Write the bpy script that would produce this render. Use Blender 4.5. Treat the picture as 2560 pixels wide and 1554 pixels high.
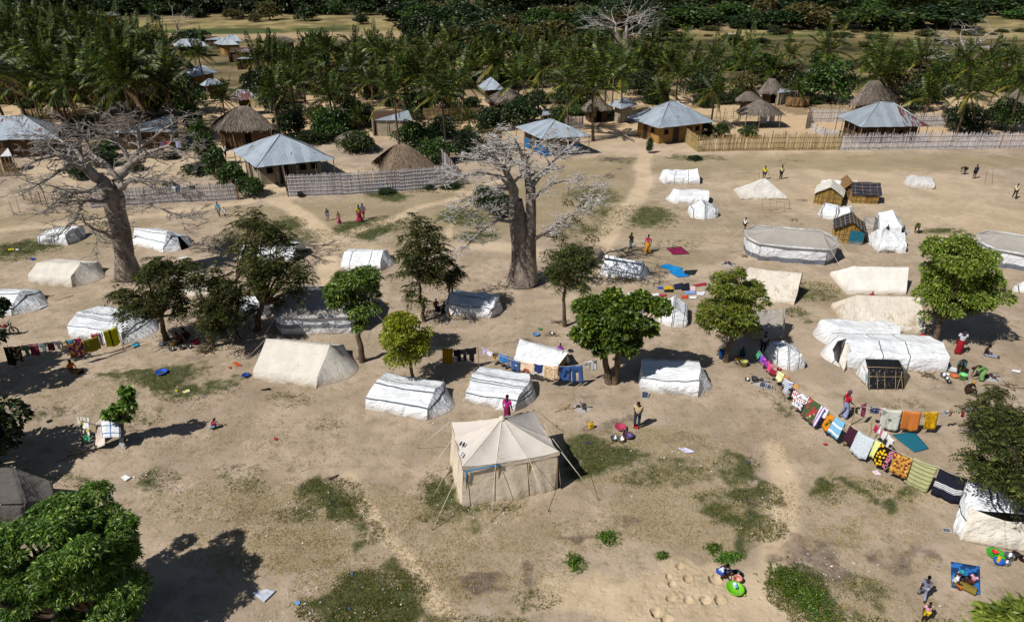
import bpy, bmesh, math, random
import numpy as np
from mathutils import Vector, Matrix, noise, Quaternion

for o in list(bpy.data.objects): bpy.data.objects.remove(o)
scn = bpy.context.scene
COL = scn.collection
R = math.radians
rnd = random.Random(7)
nrs = np.random.RandomState(11)

# ------------------------------------------------------------------ camera, sky, sun, exposure
PITCH, HC, FPX = 28.0, 23.0, 1707.0
cd = bpy.data.cameras.new('camera'); cam = bpy.data.objects.new('camera', cd); COL.objects.link(cam)
cam.location = (0, 0, HC); cam.rotation_euler = (R(90 - PITCH), 0, 0)
cd.sensor_width = 36; cd.lens = FPX / 2560 * 36; cd.clip_start = 0.5; cd.clip_end = 6000
scn.camera = cam
SUN_AZ, SUN_EL = R(214), R(50)          # direction towards the sun
w = bpy.data.worlds.new('World'); scn.world = w; w.use_nodes = True
wn = w.node_tree; bg = wn.nodes['Background']
sky = wn.nodes.new('ShaderNodeTexSky'); sky.sky_type = 'NISHITA'; sky.sun_disc = False
sky.sun_elevation = SUN_EL; sky.sun_rotation = R(90) - SUN_AZ
sky.air_density = 1.0; sky.dust_density = 0.6; sky.ozone_density = 1.0
wn.links.new(sky.outputs[0], bg.inputs[0]); bg.inputs[1].default_value = 0.05
sd = bpy.data.lights.new('sun', 'SUN'); sun = bpy.data.objects.new('sun', sd); COL.objects.link(sun)
sd.energy = 5.0; sd.angle = R(0.5); sd.color = (1.0, 0.965, 0.91)
sun.rotation_euler = Vector((math.cos(SUN_AZ) * math.cos(SUN_EL), math.sin(SUN_AZ) * math.cos(SUN_EL), math.sin(SUN_EL))).to_track_quat('Z', 'Y').to_euler()
sun.location = (-60, -40, 80)
scn.view_settings.view_transform = 'Standard'; scn.view_settings.look = 'None'
scn.view_settings.exposure = -0.1; scn.view_settings.gamma = 1.0; scn.view_settings.use_curve_mapping = False
scn.render.engine = 'CYCLES'
scn.cycles.max_bounces = 5; scn.cycles.diffuse_bounces = 1; scn.cycles.glossy_bounces = 2

# ------------------------------------------------------------------ turning a point of the photograph into a place on the ground
SP, CP = math.sin(R(PITCH)), math.cos(R(PITCH))
def ray(px, py):
    v = (777 - py) / FPX
    return ((px - 1280) / FPX, CP + v * SP, -SP + v * CP)
def G(px, py, z=0.0):
    d = ray(px, py); t = (z - HC) / d[2]
    return Vector((d[0] * t, d[1] * t, z))
def atY(px, py, Y):
    d = ray(px, py); t = Y / d[1]
    return Vector((d[0] * t, Y, HC + d[2] * t))
def ppm(p):                      # source pixels per metre at a place
    return FPX / (p[1] * CP + (HC - p[2]) * SP)

# ------------------------------------------------------------------ helpers
def tag(o, label=None, cat=None, group=None, kind=None):
    if label: o['label'] = label
    if cat: o['category'] = cat
    if group: o['group'] = group
    if kind: o['kind'] = kind
    return o
def empty(name, loc=(0, 0, 0), rz=0, label=None, cat=None, group=None):
    o = bpy.data.objects.new(name, None); COL.objects.link(o)
    o.location = loc; o.rotation_euler = (0, 0, rz); o.empty_display_size = .2
    return tag(o, label, cat, group)
def link(name, me, parent=None, loc=None):
    o = bpy.data.objects.new(name, me); COL.objects.link(o)
    if parent is not None: o.parent = parent
    if loc is not None: o.location = loc
    return o
def npmesh(name, V, F, mat=None, smooth=False, mi=None, uv=None):
    """V (n,3), F (m,k) all with k corners"""
    V = np.asarray(V, dtype=np.float32); F = np.asarray(F, dtype=np.int32)
    me = bpy.data.meshes.new(name); n, k = F.shape
    me.vertices.add(len(V)); me.vertices.foreach_set('co', V.ravel())
    me.loops.add(n * k); me.loops.foreach_set('vertex_index', F.ravel())
    me.polygons.add(n); me.polygons.foreach_set('loop_start', np.arange(0, n * k, k, dtype=np.int32))
    try: me.polygons.foreach_set('loop_total', np.full(n, k, dtype=np.int32))
    except Exception: pass
    if smooth: me.polygons.foreach_set('use_smooth', np.ones(n, dtype=bool))
    if mat is not None:
        for m_ in (mat if isinstance(mat, (list, tuple)) else [mat]): me.materials.append(m_)
    if mi is not None: me.polygons.foreach_set('material_index', np.asarray(mi, dtype=np.int32))
    if uv is not None:
        l = me.uv_layers.new(name='UVMap'); l.data.foreach_set('uv', np.asarray(uv, dtype=np.float32)[F.ravel()].ravel())
    me.update(calc_edges=True)
    return me
class MB:
    """collects shapes and links them as ONE mesh"""
    def __init__(s): s.v = []; s.f = []; s.m = []; s.uv = []; s.sm = []
    def add(s, vs, fs, m=0, uv=None, smooth=False):
        b = len(s.v); s.v += [tuple(x) for x in vs]
        s.uv += (uv if uv is not None else [(0, 0)] * len(vs))
        for f in fs: s.f.append([b + i for i in f]); s.m.append(m); s.sm.append(smooth)
    def box(s, c, sz, rz=0, m=0, q=None):
        hx, hy, hz = sz[0] / 2, sz[1] / 2, sz[2] / 2
        M = q if q is not None else Matrix.Rotation(rz, 3, 'Z')
        c = Vector(c)
        vs = [c + M @ Vector((x, y, z)) for z in (-hz, hz) for (x, y) in ((-hx, -hy), (hx, -hy), (hx, hy), (-hx, hy))]
        s.add(vs, [(3, 2, 1, 0), (4, 5, 6, 7), (0, 1, 5, 4), (1, 2, 6, 5), (2, 3, 7, 6), (3, 0, 4, 7)], m)
    def tube(s, pts, rad, n=6, m=0, cap=True, smooth=True):
        pts = [Vector(p) for p in pts]
        if not isinstance(rad, (list, tuple)): rad = [rad] * len(pts)
        vs = []; fs = []; up = None
        for i, p in enumerate(pts):
            d = (pts[min(i + 1, len(pts) - 1)] - pts[max(i - 1, 0)])
            if d.length < 1e-9: d = Vector((0, 0, 1))
            d.normalize()
            if up is None:
                up = d.orthogonal().normalized()
            else:
                up = (up - d * up.dot(d))
                up = up.normalized() if up.length > 1e-6 else d.orthogonal().normalized()
            sd_ = d.cross(up)
            for k in range(n):
                a = 2 * math.pi * k / n
                vs.append(p + (up * math.cos(a) + sd_ * math.sin(a)) * rad[i])
        for i in range(len(pts) - 1):
            for k in range(n):
                a = i * n + k; b = i * n + (k + 1) % n
                fs.append((a, b, b + n, a + n))
        if cap: fs.append(tuple(range(n - 1, -1, -1))); fs.append(tuple((len(pts) - 1) * n + k for k in range(n)))
        s.add(vs, fs, m, smooth=smooth)
    def lathe(s, prof, n=20, m=0, c=(0, 0, 0), smooth=True, mlist=None):
        vs = []; fs = []
        for (r, z) in prof:
            for k in range(n):
                a = 2 * math.pi * k / n; vs.append((c[0] + r * math.cos(a), c[1] + r * math.sin(a), c[2] + z))
        for i in range(len(prof) - 1):
            for k in range(n):
                a = i * n + k; b = i * n + (k + 1) % n; fs.append((a, b, b + n, a + n))
        s.add(vs, fs, m, smooth=smooth)
    def ball(s, c, r, m=0, seg=8, rings=6, q=None, smooth=True):
        if not isinstance(r, (tuple, list)): r = (r, r, r)
        vs = []; fs = []; c = Vector(c)
        for i in range(rings + 1):
            t = math.pi * i / rings
            for k in range(seg):
                a = 2 * math.pi * k / seg
                p = Vector((r[0] * math.sin(t) * math.cos(a), r[1] * math.sin(t) * math.sin(a), r[2] * math.cos(t)))
                vs.append(c + (q @ p if q is not None else p))
        for i in range(rings):
            for k in range(seg):
                a = i * seg + k; b = i * seg + (k + 1) % seg; fs.append((a, a + seg, b + seg, b))
        s.add(vs, fs, m, smooth=smooth)
    def mesh(s, name, mats):
        me = bpy.data.meshes.new(name); me.from_pydata(s.v, [], s.f)
        for m_ in (mats if isinstance(mats, (list, tuple)) else [mats]): me.materials.append(m_)
        me.polygons.foreach_set('material_index', s.m); me.polygons.foreach_set('use_smooth', s.sm)
        l = me.uv_layers.new(name='UVMap')
        idx = np.empty(len(me.loops), dtype=np.int32); me.loops.foreach_get('vertex_index', idx)
        l.data.foreach_set('uv', np.array(s.uv, dtype=np.float32)[idx].ravel())
        me.update(); return me
    def build(s, name, mats, parent=None, loc=None):
        return link(name, s.mesh(name, mats), parent, loc)
def copy_tree(o, parent=None):
    c = o.copy(); COL.objects.link(c); c.parent = parent
    for ch in KIDS(o): copy_tree(ch, c)
    return c
def KIDS(o): return [x for x in COL.objects if x.parent is o]
def clone(o, kids, loc, rz=0, sc=1.0, label=None, cat=None, group=None):
    c = o.copy(); COL.objects.link(c); c.location = loc; c.rotation_euler = (0, 0, rz)
    c.scale = sc if isinstance(sc, (tuple, list)) else (sc, sc, sc)
    for ch in kids:
        d = ch.copy(); COL.objects.link(d); d.parent = c
    return tag(c, label, cat, group)
def nz(x, y, z, s=1.0): return noise.noise(Vector((x * s, y * s, z * s)))

# ------------------------------------------------------------------ materials
class NT:
    def __init__(s, name, rough=.85, spec=.2):
        s.m = bpy.data.materials.new(name); s.m.use_nodes = True; s.t = s.m.node_tree
        s.b = s.t.nodes['Principled BSDF']; s.b.inputs['Roughness'].default_value = rough
        s.b.inputs['Specular IOR Level'].default_value = spec
    def n(s, typ, ins=None, out=0, **props):
        nd = s.t.nodes.new('ShaderNode' + typ)
        for k, v in props.items(): setattr(nd, k, v)
        for k, v in (ins or {}).items(): s.set(nd, k, v)
        return nd.outputs[out]
    def set(s, nd, k, v):
        i = nd.inputs[k]
        if isinstance(v, bpy.types.NodeSocket): s.t.links.new(v, i)
        else:
            try: i.default_value = v
            except Exception:
                i.default_value = (v[0], v[1], v[2], 1)
    def math(s, op, a, b=None, c=None, clamp=False):
        ins = {0: a}
        if b is not None: ins[1] = b
        if c is not None: ins[2] = c
        return s.n('Math', ins, operation=op, use_clamp=clamp)
    def noise(s, vec, scale, detail=3, rough=.55, out=0, dist=0.0):
        return s.n('TexNoise', {'Vector': vec, 'Scale': scale, 'Detail': detail, 'Roughness': rough, 'Distortion': dist}, out=out)
    def step(s, x, lo, hi):
        return s.n('MapRange', {0: x, 1: lo, 2: hi, 3: 0.0, 4: 1.0}, interpolation_type='SMOOTHSTEP')
    def mix(s, f, a, b, mode='MIX'):
        nd = s.t.nodes.new('ShaderNodeMix'); nd.data_type = 'RGBA'; nd.blend_type = mode
        s.set(nd, 0, f)
        for i, v in ((6, a), (7, b)):
            if isinstance(v, bpy.types.NodeSocket): s.t.links.new(v, nd.inputs[i])
            else: nd.inputs[i].default_value = (v[0], v[1], v[2], 1)
        return nd.outputs[2]
    def scale(s, col, f):
        return s.mix(1.0, col, s.n('CombineColor', {0: f, 1: f, 2: f}), 'MULTIPLY')
    def attr(s, name): return s.n('Attribute', {}, out=2, attribute_name=name)
    def col(s, v): s.set(s.b, 'Base Color', v); return s
    def bump(s, h, strength=.5, dist=.05):
        s.set(s.b, 'Normal', s.n('Bump', {'Strength': strength, 'Distance': dist, 'Height': h}))
        return s
    def geo(s): return s.n('NewGeometry', {}, out=0)
    def obj(s): return s.n('TexCoord', {}, out=3)
    def uv(s): return s.n('TexCoord', {}, out=2)
    def island(s): return s.n('NewGeometry', {}, out=8)
    def orand(s): return s.n('ObjectInfo', {}, out=5)
_MC = {}
def C3(h):                         # sRGB hex -> linear
    r = [int(h[i:i + 2], 16) / 255 for i in (0, 2, 4)]
    return tuple(((c + .055) / 1.055) ** 2.4 if c > .04 else c / 12.92 for c in r)
def plain(hexc, rough=.7, spec=.3, metal=0.0, var=.12, sc=6.0):
    k = ('p', hexc, rough, metal, var)
    if k in _MC: return _MC[k]
    t = NT('paint_' + hexc, rough, spec); c = C3(hexc) if isinstance(hexc, str) else hexc
    nn = t.noise(t.obj(), sc, 3)
    f = t.math('ADD', t.math('MULTIPLY', nn, var * 2), 1 - var)
    t.col(t.scale(t.mix(0, c, c), f)); t.b.inputs['Metallic'].default_value = metal
    _MC[k] = t.m; return t.m
# ------------------------------------------------------------------ ground
def ell(lst, X, Y, soft=1.0):
    out = np.zeros_like(X)
    for (cx, cy, rx, ry, a) in lst:
        c = G(cx, cy); s = ppm(c); dep = math.atan2(HC, c[1])
        wx = rx / s; wy = ry / s / math.sin(dep)
        d = ((X - c[0]) / wx) ** 2 + ((Y - c[1]) / wy) ** 2
        out = np.maximum(out, a * np.clip(1.35 - d * .75, 0, 1))
    return out
def pathmask(lst, X, Y):
    out = np.zeros_like(X)
    for (pts, wd, a) in lst:
        P = [G(*p) for p in pts]
        for p, q in zip(P[:-1], P[1:]):
            dx, dy = q[0] - p[0], q[1] - p[1]; L2 = dx * dx + dy * dy
            t = np.clip(((X - p[0]) * dx + (Y - p[1]) * dy) / L2, 0, 1)
            d = np.hypot(X - p[0] - t * dx, Y - p[1] - t * dy)
            out = np.maximum(out, a * np.clip(1.4 - d / wd, 0, 1))
    return out
GREEN = [(1500,1140,90,38,.9),(1600,1200,70,22,.55),(1840,1165,60,30,.7),(1790,1250,60,30,.5),(1890,1240,65,38,.95),(1900,1325,70,30,.95),
 (1810,1290,50,26,.8),(1990,1470,80,60,1.0),(2040,1540,70,40,.9),(2150,1470,70,30,.5),(820,1235,90,40,.85),(870,1275,55,35,.95),(740,1290,60,20,.6),
 (930,1330,30,30,.7),(950,1470,120,50,.95),(900,1530,160,40,.9),(1080,1230,38,45,.85),(1130,1190,12,50,.8),(1200,1268,110,10,.8),(1100,1290,60,20,.5),(400,950,80,26,.9),(300,945,50,15,.8),
 (450,985,70,22,.75),(560,970,45,18,.6),(480,930,60,14,.5),(400,1195,50,22,.6),(180,1205,60,14,.5),(300,1060,40,20,.6),(380,1050,40,15,.4),
 (1580,540,110,26,.75),(1480,490,70,26,.6),(1640,560,60,16,.5),(1490,575,40,18,.7),(1420,575,60,20,.45),(1700,610,60,12,.35),
 (900,575,70,22,.9),(970,560,60,20,.6),(720,558,50,18,.8),(780,590,60,18,.55),(1170,550,60,16,.6),(1190,595,60,14,.9),(1140,540,50,20,.7),(960,490,55,10,.9),
 (1090,475,60,8,.9),(880,470,60,7,.7),(760,485,60,6,.6),(1550,400,70,10,.55),(1740,395,80,8,.6),(1900,430,60,6,.3),(2360,580,60,9,.85),(2180,1222,50,22,.8),(2070,1235,50,28,.8),
 (2270,1235,30,20,.6),(2260,1020,60,20,.35),(1700,625,40,8,.3),(1980,405,60,5,.4),(560,600,60,14,.5),(620,590,60,30,.4),(60,620,100,14,.8),(30,640,60,14,.5),(2030,730,70,25,.55),(1985,780,30,14,.6),
 (1960,1010,30,30,.5),(2260,900,60,20,.5),(1930,980,40,14,.4),(1450,1165,50,22,.7),(1690,1180,90,22,.5),(120,1030,70,14,.5),(60,1045,50,10,.4),(1150,1560,200,20,.5),(1340,1500,60,25,.4),(2150,1560,90,20,.5),(2330,1560,60,14,.5),
 (730,1000,60,20,.35),(600,1180,70,20,.35),(700,990,40,10,.45),(810,1060,60,14,.35),(620,1215,60,20,.35)]
DRY = [(1000,540,450,50,.8),(1200,500,250,40,.8),(1450,500,200,90,.85),(1700,560,200,60,.5),(2200,405,500,22,.75),(1700,410,260,22,.7),(1850,440,160,12,.5),(700,560,120,60,.8),(900,620,180,25,.6),(750,690,120,40,.5),
 (1250,560,160,40,.6),(1600,1140,260,70,.75),(1750,1280,250,90,.7),(1350,1330,250,60,.55),(1250,1420,200,70,.5),(1080,1350,120,70,.6),(800,1280,260,90,.8),(650,1380,230,60,.8),(500,1250,150,60,.6),(350,980,260,60,.45),(950,1480,230,100,.8),
 (2150,1240,220,60,.55),(2200,1330,150,40,.4),(2080,1350,90,40,.5),(2200,1420,160,50,.35),(2100,1500,160,60,.5),(1950,1100,120,60,.35),(2300,1530,150,40,.4),(2200,1130,80,60,.4),(150,560,300,40,.6),(100,620,200,40,.6),(300,740,150,30,.2),
 (1650,650,160,30,.6),(1560,740,170,40,.5),(1500,420,120,30,.75),(1180,1250,140,50,.8),(620,1080,120,40,.4),(760,1130,120,50,.35),(400,1120,160,30,.4),(2030,730,120,40,.6),(1600,860,120,30,.2),(2300,900,120,30,.35),(2500,450,60,20,.3)]
ASH = [(1170,1425,48,30,.95),(1320,1430,35,45,.7),(1450,1335,36,12,.85),(1565,1288,40,14,.8),(1500,1310,80,20,.4),(1350,1500,30,30,.4),(2260,1380,80,22,.7),(2310,1388,40,18,.75),(2050,1410,90,26,.8),(2030,1375,70,16,.7),(1980,1372,50,10,.6),(2080,1440,60,20,.8),(2120,1455,40,10,.7),(1520,398,24,7,1.),(1510,442,18,4,.9),(1545,424,14,3,.8),
 (1510,1070,60,14,.7),(1540,1090,40,10,.5),(1330,855,60,12,.7),(1450,1015,40,12,.6),(1870,440,30,4,.4),(340,925,40,9,.5),(400,945,60,12,.5),(500,905,40,10,.6),(430,875,60,16,.4),(1940,950,60,14,.6),(2000,960,30,20,.5),(2470,940,80,10,.5),(2340,955,60,12,.5),(2400,860,60,20,.3),(1940,1030,60,24,.45),(2280,1010,60,10,.4),(1910,1255,14,10,.3),(2240,1340,60,14,.45),(2220,1480,70,16,.35),
 (2010,1285,20,14,.3),(1560,1225,30,9,.3),(90,1015,24,8,.5),(100,1215,30,8,.3),(1900,1270,30,20,.4),(1925,1280,22,18,.8),(1720,1120,80,26,.5),(500,535,30,6,.6),(720,600,60,14,.4),(700,480,20,5,.4),(2440,1400,30,10,.5),(2500,1400,40,16,.4),(590,975,20,8,.5),(620,1240,60,14,.3),(310,1260,60,12,.3),(650,1300,60,12,.2),(1680,395,30,4,.3),(2140,390,30,4,.4)]
SAND = [(1620,1500,320,70,.75),(1750,1440,190,50,.8),(1900,1380,60,30,.4),(2450,560,220,100,.6),(2150,470,420,70,.55),(1650,590,240,40,.4),(2050,760,160,200,.3),(1350,380,300,40,.4),(1800,370,500,40,.5),(2450,550,80,14,.7),(1930,1480,30,60,.7),(820,445,120,30,.6),(680,440,60,50,.9),(300,420,300,40,.6),(1950,1554,60,60,.7),(80,560,200,14,.3),(2300,1450,20,10,.1)]
PATHS = [([(1610,380),(1605,440),(1600,490),(1560,530),(1520,570),(1500,620),(1480,700)],1.1,1.0),([(690,500),(740,530),(790,560),(820,600),(828,650),(830,720)],1.0,.95),([(680,500),(800,482),(1000,470),(1150,478)],.9,.8),
 ([(850,590),(950,560),(1050,520),(1150,490),(1250,450)],.8,.75),([(820,600),(900,620),(1000,640),(1200,610),(1400,640)],1.6,.6),([(925,1270),(960,1320),(1000,1390),(1050,1470),(1110,1554)],.45,.9),([(880,1190),(925,1270)],.6,.7),
 ([(1940,1120),(1960,1200),(1955,1300),(1925,1420),(1900,1530)],.8,.8),([(0,575),(150,560),(350,540),(620,505)],1.0,.7),([(1300,760),(1500,740),(1650,700),(1900,640)],.8,.5),([(2000,850),(2040,950),(2000,1100),(1940,1150)],1.2,.4),([(700,470),(640,440),(570,400),(520,340),(490,290),(520,250)],2.2,.9),([(600,1330),(480,1400),(250,1500)],1.,.5),([(1130,560),(1090,620),(1100,680)],.6,.6)]
PITS = [(1720,1520-20,.30),(1763,1500,.38),(1800,1500,.4),(1680,1460,.28),(1790,1448,.45),(1680,1495,.33),(1700,1415,.3),(1720,1445,.35),(1640,1530,.42),(1672,1440,.25),(1668,1548,.35)]
def vnoise(x, y, s, seed=0):
    rs = np.random.RandomState(seed); T = rs.rand(256, 256)
    u = x / s; v = y / s; iu = np.floor(u).astype(int); iv = np.floor(v).astype(int); fu = u - iu; fv = v - iv
    fu = fu * fu * (3 - 2 * fu); fv = fv * fv * (3 - 2 * fv)
    a = T[iu % 256, iv % 256]; b = T[(iu + 1) % 256, iv % 256]; c = T[iu % 256, (iv + 1) % 256]; d = T[(iu + 1) % 256, (iv + 1) % 256]
    return (a * (1 - fu) + b * fu) * (1 - fv) + (c * (1 - fu) + d * fu) * fv
MEAD = [(660,58,360,18,1.),(1700,100,120,8,.8),(2130,112,470,40,1.),(2480,60,200,40,.9),(700,70,500,8,1),(1700,120,120,6,.6)]
GST = [(560,78,160,7,1.),(800,74,90,5,.8),(1980,88,120,6,.7),(2060,80,80,5,.6),(850,66,120,3,.6)]
def fields(gx, gy):
    near = np.clip((120 - gy) / 40, 0, 1); gz = np.zeros_like(gx)
    # wobble the outlines so that no patch is an oval
    wx = gx + (vnoise(gx, gy, 1.6, 21) - .5) * 2.2 + (vnoise(gx, gy, .5, 23) - .5) * .7; wy = gy + (vnoise(gx, gy, 1.6, 22) - .5) * 2.2 + (vnoise(gx, gy, .5, 24) - .5) * .7
    green = ell(GREEN, wx, wy); dry = ell(DRY, wx, wy); ash = ell(ASH, wx, wy)
    pm = np.clip(pathmask(PATHS, gx + (vnoise(gx, gy, 2.5, 25) - .5) * .8, gy), 0, 1); sand = np.maximum(ell(SAND, wx, wy), pm)
    dry = dry * (1 - .9 * pm); green = green * (1 - .9 * pm); vill = np.clip((gy - 88) / 12, 0, 1); sand = np.maximum(sand, vill * .85)
    dry = np.maximum(dry, .34 * np.clip((88 - gy) / 20, 0, 1) * (1 - pm))
    gz += near * ((vnoise(gx, gy, .9, 1) - .5) * .035 + (vnoise(gx, gy, .35, 2) - .5) * .025 + (vnoise(gx, gy, .16, 4) - .5) * .012) + near * green * vnoise(gx, gy, .3, 3) * .06
    gz -= near * pm * .03
    for k, (cx, cy, r) in enumerate(PITS):
        c = G(cx, cy); r *= .62; d = np.hypot((gx - c[0]) * (1 + .15 * math.sin(k)), gy - c[1]) / r * (1 + .25 * (vnoise(gx, gy, .13, 30) - .5))
        gz += np.where(d < 1, -.85 * r * np.clip(1 - d ** 2, 0, 1) ** .55, 0) + .05 * r * np.exp(-((d - 1.15) / .2) ** 2) + .02 * np.exp(-(d / 3) ** 2) * (vnoise(gx, gy, .12, 31) - .5)
    mead = np.clip(ell(MEAD, gx, gy), 0, 1)
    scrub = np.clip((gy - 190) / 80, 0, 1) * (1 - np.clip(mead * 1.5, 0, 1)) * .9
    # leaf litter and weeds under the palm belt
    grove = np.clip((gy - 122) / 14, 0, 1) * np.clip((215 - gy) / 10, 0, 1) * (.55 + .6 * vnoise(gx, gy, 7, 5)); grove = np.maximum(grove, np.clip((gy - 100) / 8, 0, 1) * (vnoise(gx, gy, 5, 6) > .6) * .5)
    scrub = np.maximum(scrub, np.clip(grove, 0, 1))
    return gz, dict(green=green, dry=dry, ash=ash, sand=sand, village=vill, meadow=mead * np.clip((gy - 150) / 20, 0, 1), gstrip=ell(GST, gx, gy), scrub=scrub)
def ground_mesh(XX, YY, hole=None, dz=0.0):
    gx, gy = XX.ravel(), YY.ravel(); gz, at_ = fields(gx, gy); nI, nJ = YY.shape; idx = np.arange(nI * nJ).reshape(nI, nJ)
    F = np.stack([idx[:-1, :-1].ravel(), idx[:-1, 1:].ravel(), idx[1:, 1:].ravel(), idx[1:, :-1].ravel()], 1)
    if hole:
        cx, cy = gx[F].mean(1), gy[F].mean(1); F = F[~((cx > hole[0]) & (cx < hole[1]) & (cy > hole[2]) & (cy < hole[3]))]
    me = npmesh('ground', np.stack([gx, gy, gz + dz], 1), F, M_SOIL, smooth=True)
    for nm, arr in at_.items(): a = me.attributes.new(nm, 'FLOAT', 'POINT'); a.data.foreach_set('value', np.asarray(arr, dtype=np.float32))
    return me
t = NT('soil', .95, .12); P_ = t.geo()
nA = t.noise(P_, .35, 4, .6); nB = t.noise(P_, 1.6, 5, .65); nC = t.noise(P_, 7.0, 4, .7); nD = t.noise(P_, 30.0, 3, .7); nE = t.noise(P_, .05, 3, .5)
c = t.mix(t.step(nA, .35, .65), C3('b7a490'), C3('9f8e7b'))
c = t.mix(t.math('MULTIPLY', t.step(t.noise(P_, .11, 5, .62), .5, .72), .55), c, C3('8a7765')); c = t.mix(t.math('MULTIPLY', t.step(nB, .5, .72), .4), c, C3('76685b'))
sandf = t.step(t.math('ADD', t.attr('sand'), t.math('MULTIPLY', t.math('SUBTRACT', nB, .5), .5)), .2, .8)
c = t.mix(t.math('MULTIPLY', sandf, .85), c, t.mix(t.step(nA, .3, .7), C3('d0bb9c'), C3('bda88b')))
fv = t.attr('village'); c = t.mix(t.math('MULTIPLY', fv, t.step(nB, .3, .7)), c, C3('bf9f76'))
# dry grass: fine, streaky
nF = t.noise(t.n('Mapping', {'Vector': P_, 'Rotation': (0, 0, .5), 'Scale': (3.0, 9.0, 3.0)}), 3.0, 4, .7)
drym = t.math('MULTIPLY', t.step(t.math('ADD', t.math('MULTIPLY', t.attr('dry'), .95), t.math('MULTIPLY', t.math('SUBTRACT', nB, .5), 1.3)), 0.14, .68), t.step(nF, .32, .62))
c = t.mix(t.math('MULTIPLY', drym, .88), c, t.mix(t.step(nC, .3, .7), C3('7a704c'), C3('9a8b66')))
grm = t.math('ADD', t.math('MULTIPLY', t.attr('green'), .95), t.math('ADD', t.math('MULTIPLY', t.math('SUBTRACT', nB, .5), 1.4), t.math('MULTIPLY', t.math('SUBTRACT', nC, .5), .8)))
gcol = t.mix(t.step(nC, .35, .65), C3('29361f'), C3('565b33'))
c = t.mix(t.math('MULTIPLY', t.step(grm, .22, .8), .95), c, gcol)
asm = t.step(t.math('ADD', t.attr('ash'), t.math('MULTIPLY', t.math('SUBTRACT', nB, .5), 1.0)), .25, 1.0)
c = t.mix(t.math('MULTIPLY', asm, .8), c, t.mix(t.step(nC, .3, .7), C3('4a3f3b'), C3('6b5c56')))
# far meadow and scrub
far = t.attr('meadow'); nG = t.noise(P_, .12, 5, .65)
fc = t.mix(t.step(nG, .35, .65), C3('a59368'), C3('85774f')); fc = t.mix(t.step(t.noise(P_, .05, 4, .6), .52, .66), fc, C3('6c6440'))
c = t.mix(t.step(far, .1, .5), c, fc)
c = t.mix(t.step(t.math('ADD', t.attr('gstrip'), t.math('MULTIPLY', t.math('SUBTRACT', nG, .5), .8)), .3, .8), c, C3('4d5a30'))
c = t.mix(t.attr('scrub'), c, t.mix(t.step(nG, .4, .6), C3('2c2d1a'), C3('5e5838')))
# specks: pebbles, leaves, droppings
vor = t.n('TexVoronoi', {'Vector': P_, 'Scale': 3.5}, out=0, feature='F1'); vc = t.n('TexVoronoi', {'Vector': P_, 'Scale': 3.5}, out=1, feature='F1')
sp = t.math('MULTIPLY', t.math('LESS_THAN', vor, .075), t.math('GREATER_THAN', t.n('SeparateColor', {0: vc}, out=0), .86))
c = t.mix(t.math('MULTIPLY', sp, .8), c, t.mix(t.math('GREATER_THAN', t.n('SeparateColor', {0: vc}, out=1), .6), C3('4e3f30'), C3('d9cdb6')))
c = t.scale(c, t.math('ADD', t.math('MULTIPLY', nD, .32), .84))
c = t.scale(c, t.math('ADD', t.math('MULTIPLY', nC, .36), .82))
t.col(c); t.bump(t.math('ADD', t.math('ADD', t.math('MULTIPLY', nC, .7), t.math('MULTIPLY', nD, .35)), t.math('MULTIPLY', t.step(t.n('TexVoronoi', {'Vector': P_, 'Scale': 2.6}, out=0, feature='SMOOTH_F1'), .05, .3), .5)), .7, .06)
M_SOIL = t.m
ys = [6.0]
while ys[-1] < 3200: ys.append(ys[-1] * 1.0115 if ys[-1] > 20 else ys[-1] + .14)
su = np.concatenate([[-6, -3, -1.8], np.linspace(-1.1, 1.1, 460), [1.8, 3, 6]]); YY, SS = np.meshgrid(np.array(ys), su, indexing='ij')
pc = [G(p[0], p[1]) for p in PITS]; hx0, hx1, hy0, hy1 = min(p.x for p in pc) - .5, max(p.x for p in pc) + .5, min(p.y for p in pc) - .5, max(p.y for p in pc) + .5
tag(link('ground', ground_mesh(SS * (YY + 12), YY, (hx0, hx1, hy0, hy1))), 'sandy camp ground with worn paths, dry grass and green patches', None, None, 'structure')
Y2, X2 = np.meshgrid(np.arange(hy0 - .25, hy1 + .25, .03), np.arange(hx0 - .25, hx1 + .25, .03), indexing='ij')
tag(link('ground', ground_mesh(X2, Y2, None, -.003)), 'bare sand with hand dug holes', None, None, 'structure')
b_ = MB(); b_.add([(-5000, -800, -.5), (5000, -800, -.5), (5000, 6.02, -.5), (-5000, 6.02, -.5)], [(0, 1, 2, 3)])
b_.add([(-5000, 6.02, -.5), (-5000, 5000, -.5), (5000, 5000, -.5), (5000, 6.02, -.5)], [(0, 3, 2, 1)])
tag(b_.build('terrain', M_SOIL), None, None, None, 'structure')
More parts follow.
